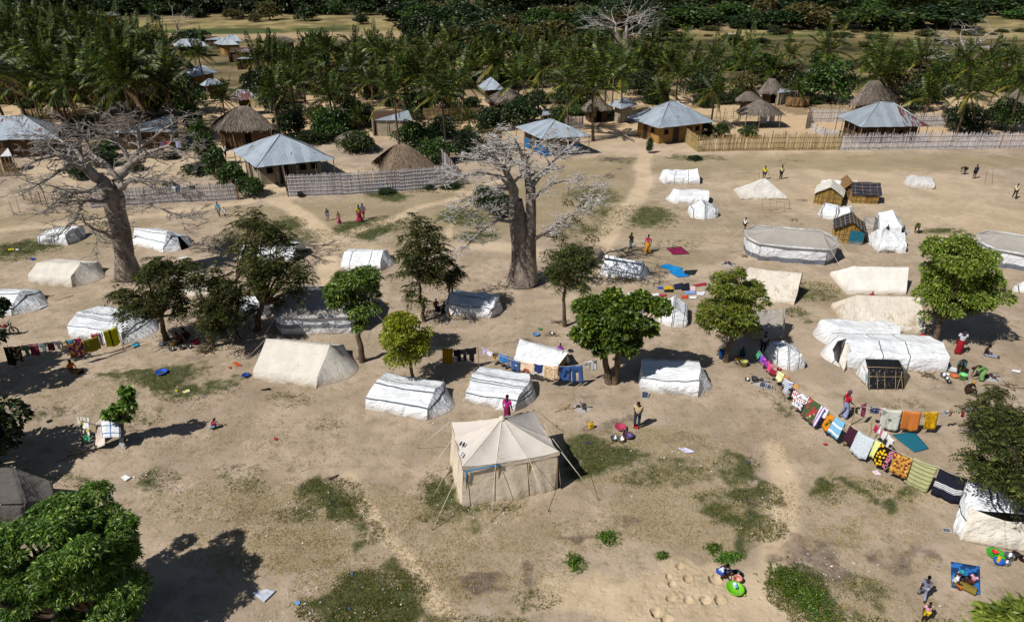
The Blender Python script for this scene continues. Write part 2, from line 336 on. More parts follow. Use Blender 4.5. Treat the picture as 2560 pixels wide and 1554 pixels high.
# ------------------------------------------------------------------ materials for cloth, roofs, straw, bark, leaves
def cloth(name, base, stripes=(), sdir='v', stripe_col='4d555d', stain=0.0, stain_col='9b8467', crease=.9, rough=.55, weave=0.0, streak=0.0, sw=.06):
    """stripes: list of distances (metres) in the cloth's own u or v"""
    k = ('c', name)
    if k in _MC: return _MC[k]
    t = NT(name, rough, .25); uv = t.uv(); ob = t.obj(); c = C3(base)
    sx = t.n('SeparateXYZ', {0: uv}, out=(0 if sdir == 'u' else 1))
    wob = t.math('MULTIPLY', t.math('SUBTRACT', t.noise(uv, .7, 2), .5), .10)
    sx = t.math('ADD', sx, wob)
    n1 = t.noise(ob, 1.2, 4, .6); n2 = t.noise(ob, 5, 4, .6)
    col = t.mix(t.step(n1, .35, .7), tuple(x * .90 for x in c), c)
    if stain > 0:
        sm = t.noise(ob, .8, 6, .72, dist=.8)
        col = t.mix(t.math('MULTIPLY', t.step(sm, .66 - .25 * stain, .78 - .2 * stain), .75), col, C3(stain_col))
    # dusty hem
    hem = t.step(t.n('SeparateXYZ', {0: t.geo()}, out=2), .42, .02)
    col = t.mix(t.math('MULTIPLY', hem, .5), col, C3('b09a80'))
    if streak > 0:
        st = t.noise(t.n('Mapping', {'Vector': uv, 'Scale': (6.0, .8, 1.0)}), 1.5, 4, .6)
        col = t.mix(t.math('MULTIPLY', t.step(st, .5, .75), streak), col, C3(stain_col))
    if stripes:
        tot = None
        for s_ in stripes:
            m_ = t.math('LESS_THAN', t.math('ABSOLUTE', t.math('SUBTRACT', sx, s_)), sw)
            tot = m_ if tot is None else t.math('MAXIMUM', tot, m_)
        col = t.mix(tot, col, C3(stripe_col))
    t.col(col)
    # folds: stretched ridged noise
    f1 = t.noise(t.n('Mapping', {'Vector': ob, 'Rotation': (.2, .5, .9), 'Scale': (1.0, 3.2, 1.6)}), 1.4, 4, .55, dist=.6)
    f1 = t.math('ABSOLUTE', t.math('SUBTRACT', f1, .5)); f2 = t.noise(ob, 3.5, 5, .65)
    f3 = t.math('ABSOLUTE', t.math('SUBTRACT', t.noise(t.n('Mapping', {'Vector': ob, 'Rotation': (.9, .1, -.5), 'Scale': (.8, 2.4, 1.0)}), .9, 2, .5, dist=.3), .5)); h = t.math('ADD', t.math('ADD', t.math('MULTIPLY', f1, .8), t.math('MULTIPLY', f3, 1.6)), t.math('MULTIPLY', f2, .18))
    if weave: h = t.math('ADD', h, t.math('MULTIPLY', t.noise(ob, 60, 2), weave))
    t.bump(h, crease, .22)
    _MC[k] = t.m; return t.m
W0 = cloth('white_tarp_plain', 'e8eaec', stain=.12)
WV = cloth('white_tarp_striped_lengthwise', 'e8ebee', (.28, 1.35), 'v', stain=.15, sw=.045)
WV2 = cloth('white_tarp_double_stripe', 'e8ebee', (.25, .42, 1.5), 'v', stain=.25, sw=.035)
WV3 = cloth('white_tarp_one_stripe', 'eceef0', (1.15,), 'v', stain=.1, sw=.05)
WU = cloth('white_tarp_striped_across', 'e8ebee', (-1.2, .0, .22, 1.4, 2.6), 'u', stain=.1, sw=.05)
WU1 = cloth('white_tarp_thin_stripes_across', 'eceef0', (-.9, .7), 'u', stain=.05, sw=.03)
CR = cloth('cream_canvas', 'ddd6ca', stain=.25, stain_col='a88d6b', crease=.45, rough=.9, weave=.2)
CRS = cloth('stained_cream_canvas', 'ddd4c6', stain=.5, stain_col='9a7f5c', crease=.45, rough=.9, streak=.5)
CRB = cloth('beige_canvas', 'e0d1ba', stain=.2, stain_col='97805f', crease=.4, rough=.9, weave=.2)
CRT = cloth('beige_canvas_roof', 'cdc4bb', stain=.15, stain_col='97805f', crease=.18, rough=.9)
GN = cloth('grey_shade_net', 'a8a29a', crease=.25, rough=.95, weave=.4)
GYT = cloth('grey_tarp', 'a39b93', stain=.3, stain_col='77706a')
GYW = cloth('pale_grey_tarp', 'cfccc8', stain=.2)
DGT = cloth('dark_grey_canvas', '5c5854', stain=.1, stain_col='3d3a38', rough=.9)
WALLW = cloth('white_wall_canvas', 'e2e4e8', (.55, .62, .69, .76), 'v', stripe_col='878d96', stain=.05, sw=.045)
WALLW2 = cloth('white_wall_grey_skirt', 'e4e6ea', (.06, .14, .22, .30, .38), 'v', stripe_col='737882', stain=.05, sw=.05)
BLK = plain('1b1b1d', .3, .5, 0, .25)
TEAL = cloth('teal_cloth', '1d6478', stain=.0, crease=.8)
NAVYT = cloth('dark_blue_tarp', '2b2f3c', (.2, .7, 1.2), 'v', stripe_col='8f8676', sw=.02, crease=.9)
def iron(name, base, rust=.0, blue=0.0):
    k = ('i', name)
    if k in _MC: return _MC[k]
    t = NT(name, .42, .4); t.b.inputs['Metallic'].default_value = .25
    uv = t.uv(); ob = t.geo(); c = C3(base)
    sc_ = t.math('ADD', t.math('MULTIPLY', t.orand(), .26), .85)
    col = t.mix(t.step(t.noise(ob, .9, 4, .6), .4, .7), c, tuple(x * .82 for x in c))
    st = t.noise(t.n('Mapping', {'Vector': uv, 'Scale': (5.0, .5, 1.0)}), 2.0, 4, .6)
    col = t.mix(t.math('MULTIPLY', t.step(st, .52, .72), .45), col, tuple(x * .62 for x in c))
    if rust > 0:
        rr = t.math('ADD', t.noise(t.n('Mapping', {'Vector': uv, 'Scale': (2.5, .7, 1.0)}), 1.3, 5, .65), t.math('MULTIPLY', t.noise(ob, .25, 2), .5))
        col = t.mix(t.step(rr, .98 - rust * .5, 1.08 - rust * .5), col, C3('6b3f33'))
    t.col(t.scale(col, sc_))
    t.bump(t.n('TexWave', {'Vector': uv, 'Scale': 2.1, 'Distortion': 0.0}, out=1, wave_type='BANDS', bands_direction='X'), .5, .03)
    _MC[k] = t.m; return t.m
IR = iron('corrugated_iron', 'b0bbc6', .28); IRR = iron('rust_streaked_iron', 'a5abb2', .62); IRU = iron('rusty_iron', '7a4a3c', .9); IRL = iron('pale_iron', 'a9b3bb', .1)
def strawm(name, a, b, dark=.35):
    k = ('s', name)
    if k in _MC: return _MC[k]
    t = NT(name, .95, .1); i = t.island()
    c = t.mix(t.step(i, 0, 1), C3(a), C3(b)); c = t.scale(c, t.math('ADD', t.math('MULTIPLY', t.noise(t.geo(), 2.2, 4, .7), .9), .52))
    t.col(c); t.bump(t.noise(t.geo(), 14, 3), .6, .04); _MC[k] = t.m; return t.m
THG = strawm('grey_thatch', '5e554d', '8d8276'); THB = strawm('brown_thatch', '65574a', '8c7a66'); STRAW = strawm('golden_straw', '8a6c3a', 'b99a5c')
STRAWD = strawm('brown_straw', '6b5238', '8c6f4c'); REEDG = strawm('grey_reed', 'aaa4a6', 'd2cdce'); REEDY = strawm('yellow_reed', '8f7a50', 'bfa878'); REEDM = strawm('brown_reed', '6e5a42', '9a8564')
WOODG = plain('6f6255', .9, .1, 0, .3); WOODD = plain('4a3b2d', .9, .1, 0, .3); POLE = plain('a38c6a', .9, .1, 0, .25); ROPE = plain('d8cfbd', .9, .1)
def mudm(name, a, band=None):
    k = ('m', name)
    if k in _MC: return _MC[k]
    t = NT(name, .95, .1); P_ = t.geo(); c = C3(a)
    col = t.mix(t.step(t.noise(P_, 1.5, 5, .65), .35, .7), c, tuple(x * .7 for x in c))
    if band: col = t.mix(t.math('LESS_THAN', t.n('SeparateXYZ', {0: P_}, out=2), band[0]), col, C3(band[1]))
    t.col(t.scale(col, t.math('ADD', t.math('MULTIPLY', t.noise(P_, 9, 4, .7), .4), .8))); t.bump(t.noise(P_, 6, 4), .6, .06)
    _MC[k] = t.m; return t.m
MUD = mudm('ochre_mud', 'a5814f'); MUDG = mudm('grey_plaster', 'a59a86'); MUDB = mudm('mud_above_blue_paint', '8c7a62', (1.25, '1f6aa8')); MUDD = mudm('dark_mud', '5f4a36')
DARK = plain('17130f', .9, .05)
def barkm(name, a, b, sc=3.0):
    t = NT(name, .9, .12); P_ = t.geo()
    n_ = t.noise(t.n('Mapping', {'Vector': P_, 'Scale': (1.0, 1.0, .45)}), sc, 6, .68, dist=.4)
    c = t.mix(t.step(n_, .32, .68), C3(a), C3(b)); t.col(t.scale(c, t.math('ADD', t.math('MULTIPLY', t.noise(P_, 1.1, 3), .8), .6)))
    t.bump(n_, .9, .10); return t.m
BAO = barkm('baobab_bark', '62574e', 'a5988b', 2.2); BAOT = barkm('pale_baobab_twig', '9a948e', 'd6d1cb', 4.0); BAOM = barkm('baobab_limb_bark', '6b625b', 'a69d95', 2.5); BARK = barkm('brown_bark', '4b3d30', '7b6a58', 6.0)
def leafm(name, a, b, hi=None, tr=.25, rough=.45, spec=.4):
    k = ('l', name)
    if k in _MC: return _MC[k]
    t = NT(name, rough, spec); i = t.island()
    c = t.mix(t.step(i, .0, 1.0), C3(a), C3(b))
    if hi: c = t.mix(t.math('MULTIPLY', t.step(i, .82, 1.0), .8), c, C3(hi))
    c = t.mix(1.0, c, t.n('HueSaturation', {'Hue': t.math('ADD', t.math('MULTIPLY', t.orand(), .03), .485), 'Value': t.math('ADD', t.math('MULTIPLY', t.orand(), .4), .8), 'Color': c}))
    c = t.scale(c, t.math('ADD', t.math('MULTIPLY', t.noise(t.geo(), .45, 3), .7), .65))
    t.col(c)
    out = t.t.nodes['Material Output']; tl = t.t.nodes.new('ShaderNodeBsdfTranslucent'); ms = t.t.nodes.new('ShaderNodeMixShader')
    t.t.links.new(c, tl.inputs[0]); ms.inputs[0].default_value = tr
    t.t.links.new(t.b.outputs[0], ms.inputs[1]); t.t.links.new(tl.outputs[0], ms.inputs[2]); t.t.links.new(ms.outputs[0], out.inputs[0])
    _MC[k] = t.m; return t.m
L_MANGO = leafm('mango_leaf', '304a18', '6c8630', 'b0b850'); L_BR = leafm('bright_leaf', '4e6420', '8a9a38', 'b2ba52'); L_ROUND = leafm('cashew_leaf', '34501a', '6c8a2e', '98ac42')
L_FEA = leafm('feathery_leaf', '2e351a', '4e5428', '787438', .25, .7, .15); L_YEL = leafm('yellow_green_leaf', '6a7418', '99a026', 'b4b83a'); L_DARK = leafm('dark_leaf', '18260f', '30421b', '50602c', .12)
L_MID = leafm('mid_green_leaf', '27391a', '486226', '66802e', .18)
L_BRN = leafm('brownish_leaf', '3f3c1d', '5f562c', '7a6636', .15); L_SCR = leafm('dusty_leaf', '3c4226', '5a5c36', '706c44', .15, .7, .1)
L_PALM = leafm('palm_leaf', '18230a', '47571c', '8e9438', .16, .45, .2); L_PALMY = leafm('yellow_palm_leaf', '6b6c22', '97902e', 'b0a23c', .25, .4, .4)
L_DRYL = leafm('dry_leaf', '5c4a30', '85704a', None, .1, .8, .1)

BAOTD = barkm('grey_baobab_twig', '6f6863', 'aba49c', 4.0)
# ------------------------------------------------------------------ leaves and crowns (numpy)
def nrm(a): return a / np.maximum(np.linalg.norm(a, axis=1, keepdims=True), 1e-6)
def rdir(n): return nrm(nrs.normal(size=(n, 3)))
def leaf_quads(c, d, L, Wd, fold=.25):
    """diamond leaves: c base (n,3), d direction (n,3), L length (n), Wd width (n)"""
    n = len(c); s = nrm(np.cross(d, rdir(n) + np.array([0, 0, .8]))); u = nrm(np.cross(s, d))
    L = L[:, None]; Wd = Wd[:, None]
    m = c + d * L * .45 - u * Wd * fold
    V = np.empty((n, 4, 3)); V[:, 0] = c; V[:, 1] = m + s * Wd * .5 + u * Wd * fold; V[:, 2] = c + d * L - np.array([0, 0, 1]) * L * .12; V[:, 3] = m - s * Wd * .5 + u * Wd * fold
    return V.reshape(-1, 3), np.arange(n * 4).reshape(n, 4)
def blobs(rx, ry, rz, nb, br, low=-.55):
    out = []
    k = 0
    while len(out) < nb and k < nb * 40:
        k += 1
        d = Vector((rnd.gauss(0, 1), rnd.gauss(0, 1), rnd.gauss(0, 1))).normalized()
        if d.z < low: continue
        f = rnd.uniform(.45, 1.0) ** .6
        f *= 1 + .36 * nz(d.x * 1.5 + rx * 7.3, d.y * 1.5 + ry, d.z * 1.5 + nb)
        k2 = 1 - br * .55; out.append((d.x * rx * f * k2, d.y * ry * f * k2, d.z * rz * f * k2, br * min(rx, ry, rz) * rnd.uniform(.55, 1.5) * 1.15))
    return out
def crown_leaves(bl, n, L, ratio=.38, droop=.5, flat=.75, fill=.35):
    B = np.array(bl); wgt = B[:, 3] ** 2; pick = nrs.choice(len(B), n, p=wgt / wgt.sum())
    d = rdir(n); d[:, 2] = np.where(d[:, 2] < -.3, -d[:, 2] * .6, d[:, 2]); d = nrm(d)
    r = B[pick, 3] * np.where(nrs.rand(n) < fill, nrs.rand(n) ** .5, nrs.uniform(.85, 1.08, n))
    c = B[pick, :3] + d * r[:, None] * np.array([1, 1, flat])
    dr = nrm(d * .9 + rdir(n) * .7 + np.array([0, 0, -droop]))
    Ls = L * nrs.uniform(.65, 1.25, n)
    return leaf_quads(c, dr, Ls, Ls * ratio)
def rosettes(bl, n, L, ratio=.26, per=9, droop=.55, flat=.8):
    """mango: whorls of long hanging leaves"""
    B = np.array(bl); wgt = B[:, 3] ** 2; pick = nrs.choice(len(B), n, p=wgt / wgt.sum())
    d = rdir(n); d[:, 2] = np.where(d[:, 2] < -.2, -d[:, 2] * .7, d[:, 2]); d = nrm(d)
    c = B[pick, :3] + d * (B[pick, 3] * nrs.uniform(.7, 1.1, n))[:, None] * np.array([1, 1, flat])
    cc = np.repeat(c, per, 0) + nrs.normal(size=(n * per, 3)) * L * .12
    ang = nrs.rand(n * per) * 6.283; tilt = nrs.uniform(-.9, .35, n * per)
    out = np.stack([np.cos(ang) * np.cos(tilt), np.sin(ang) * np.cos(tilt), np.sin(tilt)], 1)
    dd = nrm(out + np.repeat(d, per, 0) * .5 + np.array([0, 0, -droop * .5])); Ls = L * nrs.uniform(.6, 1.2, n * per)
    return leaf_quads(cc, dd, Ls, Ls * ratio)
def feathers(bl, n, L, pairs=8, droop=.6):
    """finely divided leaves: n leaves of `pairs` pairs of leaflets"""
    B = np.array(bl); wgt = B[:, 3] ** 1.6; pick = nrs.choice(len(B), n, p=wgt / wgt.sum())
    d = rdir(n); d[:, 2] = np.abs(d[:, 2]) * .6 - .15; d = nrm(d)
    c = B[pick, :3] + rdir(n) * (B[pick, 3] * nrs.uniform(.1, .95, n))[:, None]
    ax = nrm(d + rdir(n) * .25); side = nrm(np.cross(ax, np.tile([0, 0, 1.0], (n, 1)))); Ls = L * nrs.uniform(.6, 1.25, n)
    cs = []; ds = []; ll = []
    for k in range(pairs):
        t_ = (k + .7) / pairs
        p = c + ax * (Ls * t_)[:, None] - np.array([0, 0, 1]) * (Ls * t_ ** 2 * droop)[:, None]
        for sg in (-1, 1):
            cs.append(p); ds.append(nrm(side * sg + ax * .45 + np.array([0, 0, -.25]))); ll.append(Ls * .34 * (1 - abs(t_ - .45) * .8))
    c2 = np.concatenate(cs); d2 = np.concatenate(ds); l2 = np.concatenate(ll)
    return leaf_quads(c2, d2, l2, l2 * .34)
def limb_pts(a, b, n=5, wob=.12, sag=0.0):
    a = Vector(a); b = Vector(b); L = (b - a).length; off = [Vector((rnd.uniform(-1, 1), rnd.uniform(-1, 1), rnd.uniform(-.5, .5))) * L * wob for _ in range(n + 1)]
    return [a.lerp(b, i / n) + (off[i] * math.sin(math.pi * i / n) if 0 < i < n else Vector()) + Vector((0, 0, -sag * L * math.sin(math.pi * i / n))) for i in range(n + 1)]
def tree(name, base, box, top=None, kind='mango', leaves=5000, L=.3, nb=26, br=.34, tr=.16, mat=None, label='', cat='tree', group=None, forks=1, depth=1.0, low=-.8, gap=0, zc=None, flat=.8):
    """base: pixel of the trunk foot; box: pixels of the crown"""
    P0 = base if isinstance(base, Vector) else G(*base); Y = P0[1]; boxes = box if isinstance(box, list) else [box]; x0, y0 = min(b[0] for b in boxes), min(b[1] for b in boxes); x1, y1 = max(b[2] for b in boxes), max(b[3] for b in boxes)
    C = atY((x0 + x1) / 2, (y0 + y1) / 2, Y); s = ppm(C); th = math.atan2(HC - C.z, Y)
    rx = (x1 - x0) / 2 / s; ry = rx * .92 * depth; hp = (y1 - y0) / 2 / s
    q = hp * hp - (ry * math.sin(th)) ** 2; rz = max(math.sqrt(max(q, 0)) / math.cos(th), rx * .45)
    root = empty(name, P0, 0, label, cat, group); c = C - P0
    bl = []; tot = sum((b[2] - b[0]) * (b[3] - b[1]) for b in boxes)
    for b_ in boxes:
        C2 = atY((b_[0] + b_[2]) / 2, (b_[1] + b_[3]) / 2, Y) - P0; r2 = (b_[2] - b_[0]) / 2 / s; h2 = (b_[3] - b_[1]) / 2 / s; q2 = h2 * h2 - (r2 * .92 * depth * math.sin(th)) ** 2; z2 = max(math.sqrt(max(q2, 0)) / math.cos(th), r2 * .45)
        bl += [(C2.x + b[0], C2.y + b[1], C2.z + b[2], b[3]) for b in blobs(r2, r2 * .92 * depth, z2, max(4, int(nb * (b_[2] - b_[0]) * (b_[3] - b_[1]) / tot)), br, low)]
    if kind == 'feather': bl += [(c.x + b[0] * 1.18, c.y + b[1] * 1.1, c.z + b[2] * 1.12, b[3] * .45) for b in blobs(rx, ry, rz, nb // 2, br, -.5)]
    if kind == 'mango': V, F_ = rosettes(bl, leaves // 9, L)
    elif kind == 'feather': V, F_ = feathers(bl, leaves // 16, L)
    else: V, F_ = crown_leaves(bl, leaves, L, ratio=.6 if kind == 'round' else .42, flat=flat)
    lo = .25; V[:, 2] = np.maximum(V[:, 2], lo)
    ch = link('crown', npmesh('crown', V, F_, mat or L_MANGO), root)
    m = MB(); fork = Vector((c.x * .55, c.y * .4, max((c.z - rz * .55), c.z * .35)))
    if top is not None: q_ = atY(top[0], top[1], Y) - P0; fork = Vector((q_.x, q_.y, q_.z))
    for k in range(forks):
        f_ = fork + Vector(((k - (forks - 1) / 2) * tr * 4, 0, 0))
        m.tube(limb_pts((0 + (k - (forks - 1) / 2) * tr * 1.4, 0, -.1), f_, 5, .05), [tr * 1.45, tr * 1.1, tr, tr * .92, tr * .85, tr * .8], 9, cap=False)
    m.build('trunk', BARK, root)
    m = MB()
    for b in sorted(bl, key=lambda b: -b[3])[:max(10, nb * 2 // 3)]:
        k = rnd.randrange(forks); f_ = fork + Vector(((k - (forks - 1) / 2) * tr * 4, 0, 0))
        mid = f_.lerp(Vector(b[:3]), .45) + Vector((0, 0, -.06 * rz))
        m.tube(limb_pts(f_, mid, 2, .06) + limb_pts(mid, b[:3], 3, .1)[1:], [tr * .62, tr * .5, tr * .4, tr * .3, tr * .2, tr * .08], 5, cap=False)
    m.build('branches', BARK, root)
    return root

# ------------------------------------------------------------------ baobab
def baobab(base, trunk, limbs, label, scale=1.0, tw=None, levels=4, seed=3, r0=1.0, spread=1.0, leafy=None, group=None, side_bias=0.0):
    """trunk: list of (px,py,radius m); limbs: lists of (px,py,dy metres,radius)"""
    rr = random.Random(seed); P0 = G(*base); Y = P0[1]; root = empty('baobab_tree', P0, 0, label, 'tree', group)
    def w(px, py, dy=0.0): return atY(px, py, Y + dy) - P0
    m = MB()
    for tk in trunk:
        pts = [w(p[0], p[1], p[3] if len(p) > 3 else 0) for p in tk]; m.tube(pts, [p[2] * .8 for p in tk], 16, cap=False)
    # bulges
    tm = m.mesh('trunk', BAO)
    for v in tm.vertices:
        n_ = nz(v.co.x, v.co.y, v.co.z * .45, 1.3); v.co.x += n_ * .16; v.co.y += n_ * .16
        if v.co.z < .9:
            a = math.atan2(v.co.y, v.co.x); k = 1 + (.9 - v.co.z) * .2 * (1 + .4 * math.sin(a * 5)); v.co.x *= k; v.co.y *= k
    link('trunk', tm, root)
    big = MB(); fine = MB()
    def grow(p, d, L, r, lev):
        n = 4 if lev > 1 else 3; pts = [p]; dd = d.copy()
        for i in range(n):
            dd = (dd + Vector((rr.gauss(0, .20), rr.gauss(0, .20), rr.gauss(0, .16) + .03))).normalized()
            pts.append(pts[-1] + dd * L / n)
        r = max(r, .024); rad = [r * (1 - .5 * i / n) for i in range(n + 1)]
        (big if r > .10 else fine).tube(pts, rad, 6 if r > .07 else (4 if r > .025 else 3), cap=False)
        if lev <= 0: return
        kids = 3 if lev > 1 else rr.choice((3, 3, 4))
        for k in range(kids):
            i = rr.randint(1, n) if k else n
            a = rr.uniform(.35, 1.05); ax = dd.cross(Vector((rr.gauss(0, 1), rr.gauss(0, 1), rr.gauss(0, .6)))).normalized()
            nd = (Quaternion(ax, a) @ dd); nd.z = nd.z * .38; nd = (nd + Vector((nd.x, nd.y, 0)) * .2).normalized()
            grow(pts[i], nd, L * rr.uniform(.55, .82), rad[i] * rr.uniform(.58, .8), lev - 1)
    for lb in limbs:
        pts = [w(q[0], q[1], q[2]) for q in lb]; rad = [q[3] * .72 for q in lb]
        # refine
        P2 = [pts[0]]; R2 = [rad[0]]
        for i in range(len(pts) - 1):
            for k in (1, 2, 3):
                f = k / 3; jit = Vector((rr.gauss(0, 1), rr.gauss(0, 1), rr.gauss(0, 1))) * rad[i] * .18
                P2.append(pts[i].lerp(pts[i + 1], f) + (jit if k < 3 else Vector())); R2.append(rad[i] * (1 - f) + rad[i + 1] * f)
        big.tube(P2, R2, 8, cap=False)
        for i in range(2, len(P2)):
            if R2[i] > .30: continue
            for _ in range(2 if rr.random() < .6 else 1):
                dd = (P2[i] - P2[i - 1]).normalized(); ax = dd.cross(Vector((rr.gauss(0, 1), rr.gauss(0, 1), rr.gauss(0, 1)))).normalized()
                nd = Quaternion(ax, rr.uniform(.5, 1.2)) @ dd; nd.z = nd.z * .35 + .02
                grow(P2[i], nd.normalized(), rr.uniform(1.2, 2.3) * spread, max(R2[i] * .5, .05), levels - 1 if i % 2 else levels - 2)
        grow(P2[-1], (P2[-1] - P2[-2]).normalized(), 1.8 * spread, R2[-1] * .8, levels - 1)
    big.build('branches', BAOM, root); f_ = fine.build('twigs', tw or BAOT, root); tag(f_, kind='stuff')
    if leafy:
        bl = [(*w(px, py, dy), r) for (px, py, dy, r) in leafy]; V, F_ = crown_leaves(bl, 900, .16, .5, fill=.9); link('leaves', npmesh('leaves', V, F_, L_SCR), root)
    return root

# ------------------------------------------------------------------ coconut palms
def frond_mesh(L, rise, curve, nl=26, mat=L_PALM, ll=.75, wind=0.0, seed=1):
    rr = random.Random(seed); vs = []; fs = []
    def pt(t): return Vector((L * t * math.cos(rise) * (1 - .12 * t * t), wind * t * t * L, L * t * math.sin(rise) - curve * L * t ** 2.1))
    prev = None; n = 10
    for i in range(n + 1):
        p = pt(i / n); hw = .055 * (1 - i / n) + .01
        vs += [p + Vector((0, -hw, 0)), p + Vector((0, hw, 0))]
        if i: b = len(vs) - 4; fs.append((b, b + 1, b + 3, b + 2))
    for i in range(nl):
        t = .12 + .88 * (i + .5) / nl; p = pt(t); q = pt(min(t + .03, 1.0)); ax = (q - p).normalized() if (q - p).length > 1e-5 else Vector((1, 0, 0))
        l = ll * (math.sin(math.pi * min(1, .18 + t * .82)) ** .6 + .12) * rr.uniform(.85, 1.1)
        for sg in (-1, 1):
            side = Vector((0, sg, 0)); d = (side * .8 + ax * .75 + Vector((0, 0, rr.uniform(-.75, -.25)))).normalized()
            hw = ax * .085; tip = p + d * l + Vector((0, 0, -.10 * l)); mid = p + d * l * .5 + Vector((0, 0, .02))
            b = len(vs); vs += [p - hw * .7, mid - hw, tip, mid + hw]; fs.append((b, b + 1, b + 2, b + 3))
    return npmesh('frond', [tuple(v) for v in vs], fs, mat)
FR = [frond_mesh(5.6, R(72), .10, wind=-.06, seed=1), frond_mesh(5.8, R(52), .30, wind=-.05, seed=2), frond_mesh(5.8, R(30), .42, wind=.04, seed=3), frond_mesh(5.3, R(8), .5, wind=.03, seed=4, mat=L_PALM),
      frond_mesh(4.9, R(-12), .55, mat=L_PALMY, seed=5), frond_mesh(4.0, R(-45), .25, mat=L_DRYL, seed=6, ll=.5)]
def palm_fronds(seed, n=27):
    rr = random.Random(seed); out = []
    for i in range(n):
        f = i / n; k = 0 if f < .16 else 1 if f < .42 else 2 if f < .68 else 3 if f < .86 else 4 if f < .96 else 5
        M = Matrix.Rotation(i * 2.4 + rr.uniform(-.45, .45), 4, 'Z') @ Matrix.Rotation(rr.uniform(-.35, .35), 4, 'X') @ Matrix.Rotation(rr.uniform(-.25, .25), 4, 'Y') @ Matrix.Scale(rr.uniform(.65, 1.12), 4)
        # the wind leans every frond a little to the right
        out.append((FR[k], Matrix.Rotation(.10 + .22 * math.sin(seed * 2.3), 4, 'Y') @ M))
    return out
def joined(fl, name, z):
    VV = []; FF = []; MI = []; mats = [L_PALM, L_PALMY, L_DRYL]; b = 0
    for me, M in fl:
        n = len(me.vertices); co = np.empty(n * 3, dtype=np.float32); me.vertices.foreach_get('co', co); co = co.reshape(n, 3)
        A = np.array(M); co = co @ A[:3, :3].T + A[:3, 3]; co[:, 2] += z
        q = np.empty(len(me.loops), dtype=np.int32); me.loops.foreach_get('vertex_index', q); q = q.reshape(-1, 4)
        VV.append(co); FF.append(q + b); MI.append(np.full(len(q), mats.index(me.materials[0]))); b += n
    return npmesh(name, np.concatenate(VV), np.concatenate(FF), mats, mi=np.concatenate(MI))
def palm_trunk_mesh(h, seed):
    rr = random.Random(seed); m = MB(); bx, by = rr.uniform(-.5, .5), rr.uniform(-.4, .4)
    m.tube([(bx * (1 - t) ** 2, by * (1 - t) ** 2, h * t - .05) for t in (0, .06, .2, .4, .6, .8, .95, 1.0)], [.30, .21, .16, .145, .135, .13, .15, .2], 8)
    for k in range(7): a = k * .9; m.ball((.22 * math.cos(a), .22 * math.sin(a), h - .22), .13, seg=6, rings=4)
    return m.mesh('trunk', BARK)
# ------------------------------------------------------------------ tents and tarpaulin shelters
def lean_plane_pt(px, py, M, n):       # where the view line through a point meets the upright plane through M with normal n
    d = Vector(ray(px, py)); o = Vector((0, 0, HC)); nn = Vector((n.x, n.y, 0))
    t = (M - o).dot(nn) / d.dot(nn); return o + d * t
def disp(p, amp, fr, seed):
    q = Vector((p.x * fr + seed, p.y * fr, p.z * fr * 1.1)); k = amp * min(1, .35 + p.z * 1.2)
    v = noise.noise_vector(q) + .5 * noise.noise_vector(q * 2.3)
    r = 1 - abs(noise.noise(Vector((p.x * fr * .8 + p.z * 1.7 + seed, p.y * fr * .8 - p.z, seed)))) * 2
    return Vector((v.x * k, v.y * k, v.z * k * (.8 if p.z > .05 else 0))) + Vector((0, 0, 1)) * (k * .4 * r if p.z > .3 else 0)
def grid_mesh(name, P, mat, uvf, skip=None):
    nu, nv = len(P), len(P[0]); V = [tuple(P[i][j]) for i in range(nu) for j in range(nv)]
    UV = [uvf(i, j) for i in range(nu) for j in range(nv)]
    F_ = [(i * nv + j, (i + 1) * nv + j, (i + 1) * nv + j + 1, i * nv + j + 1) for i in range(nu - 1) for j in range(nv - 1) if not (skip and skip(i, j))]
    return npmesh(name, V, F_, mat, smooth=True, uv=UV)
TENTN = 0
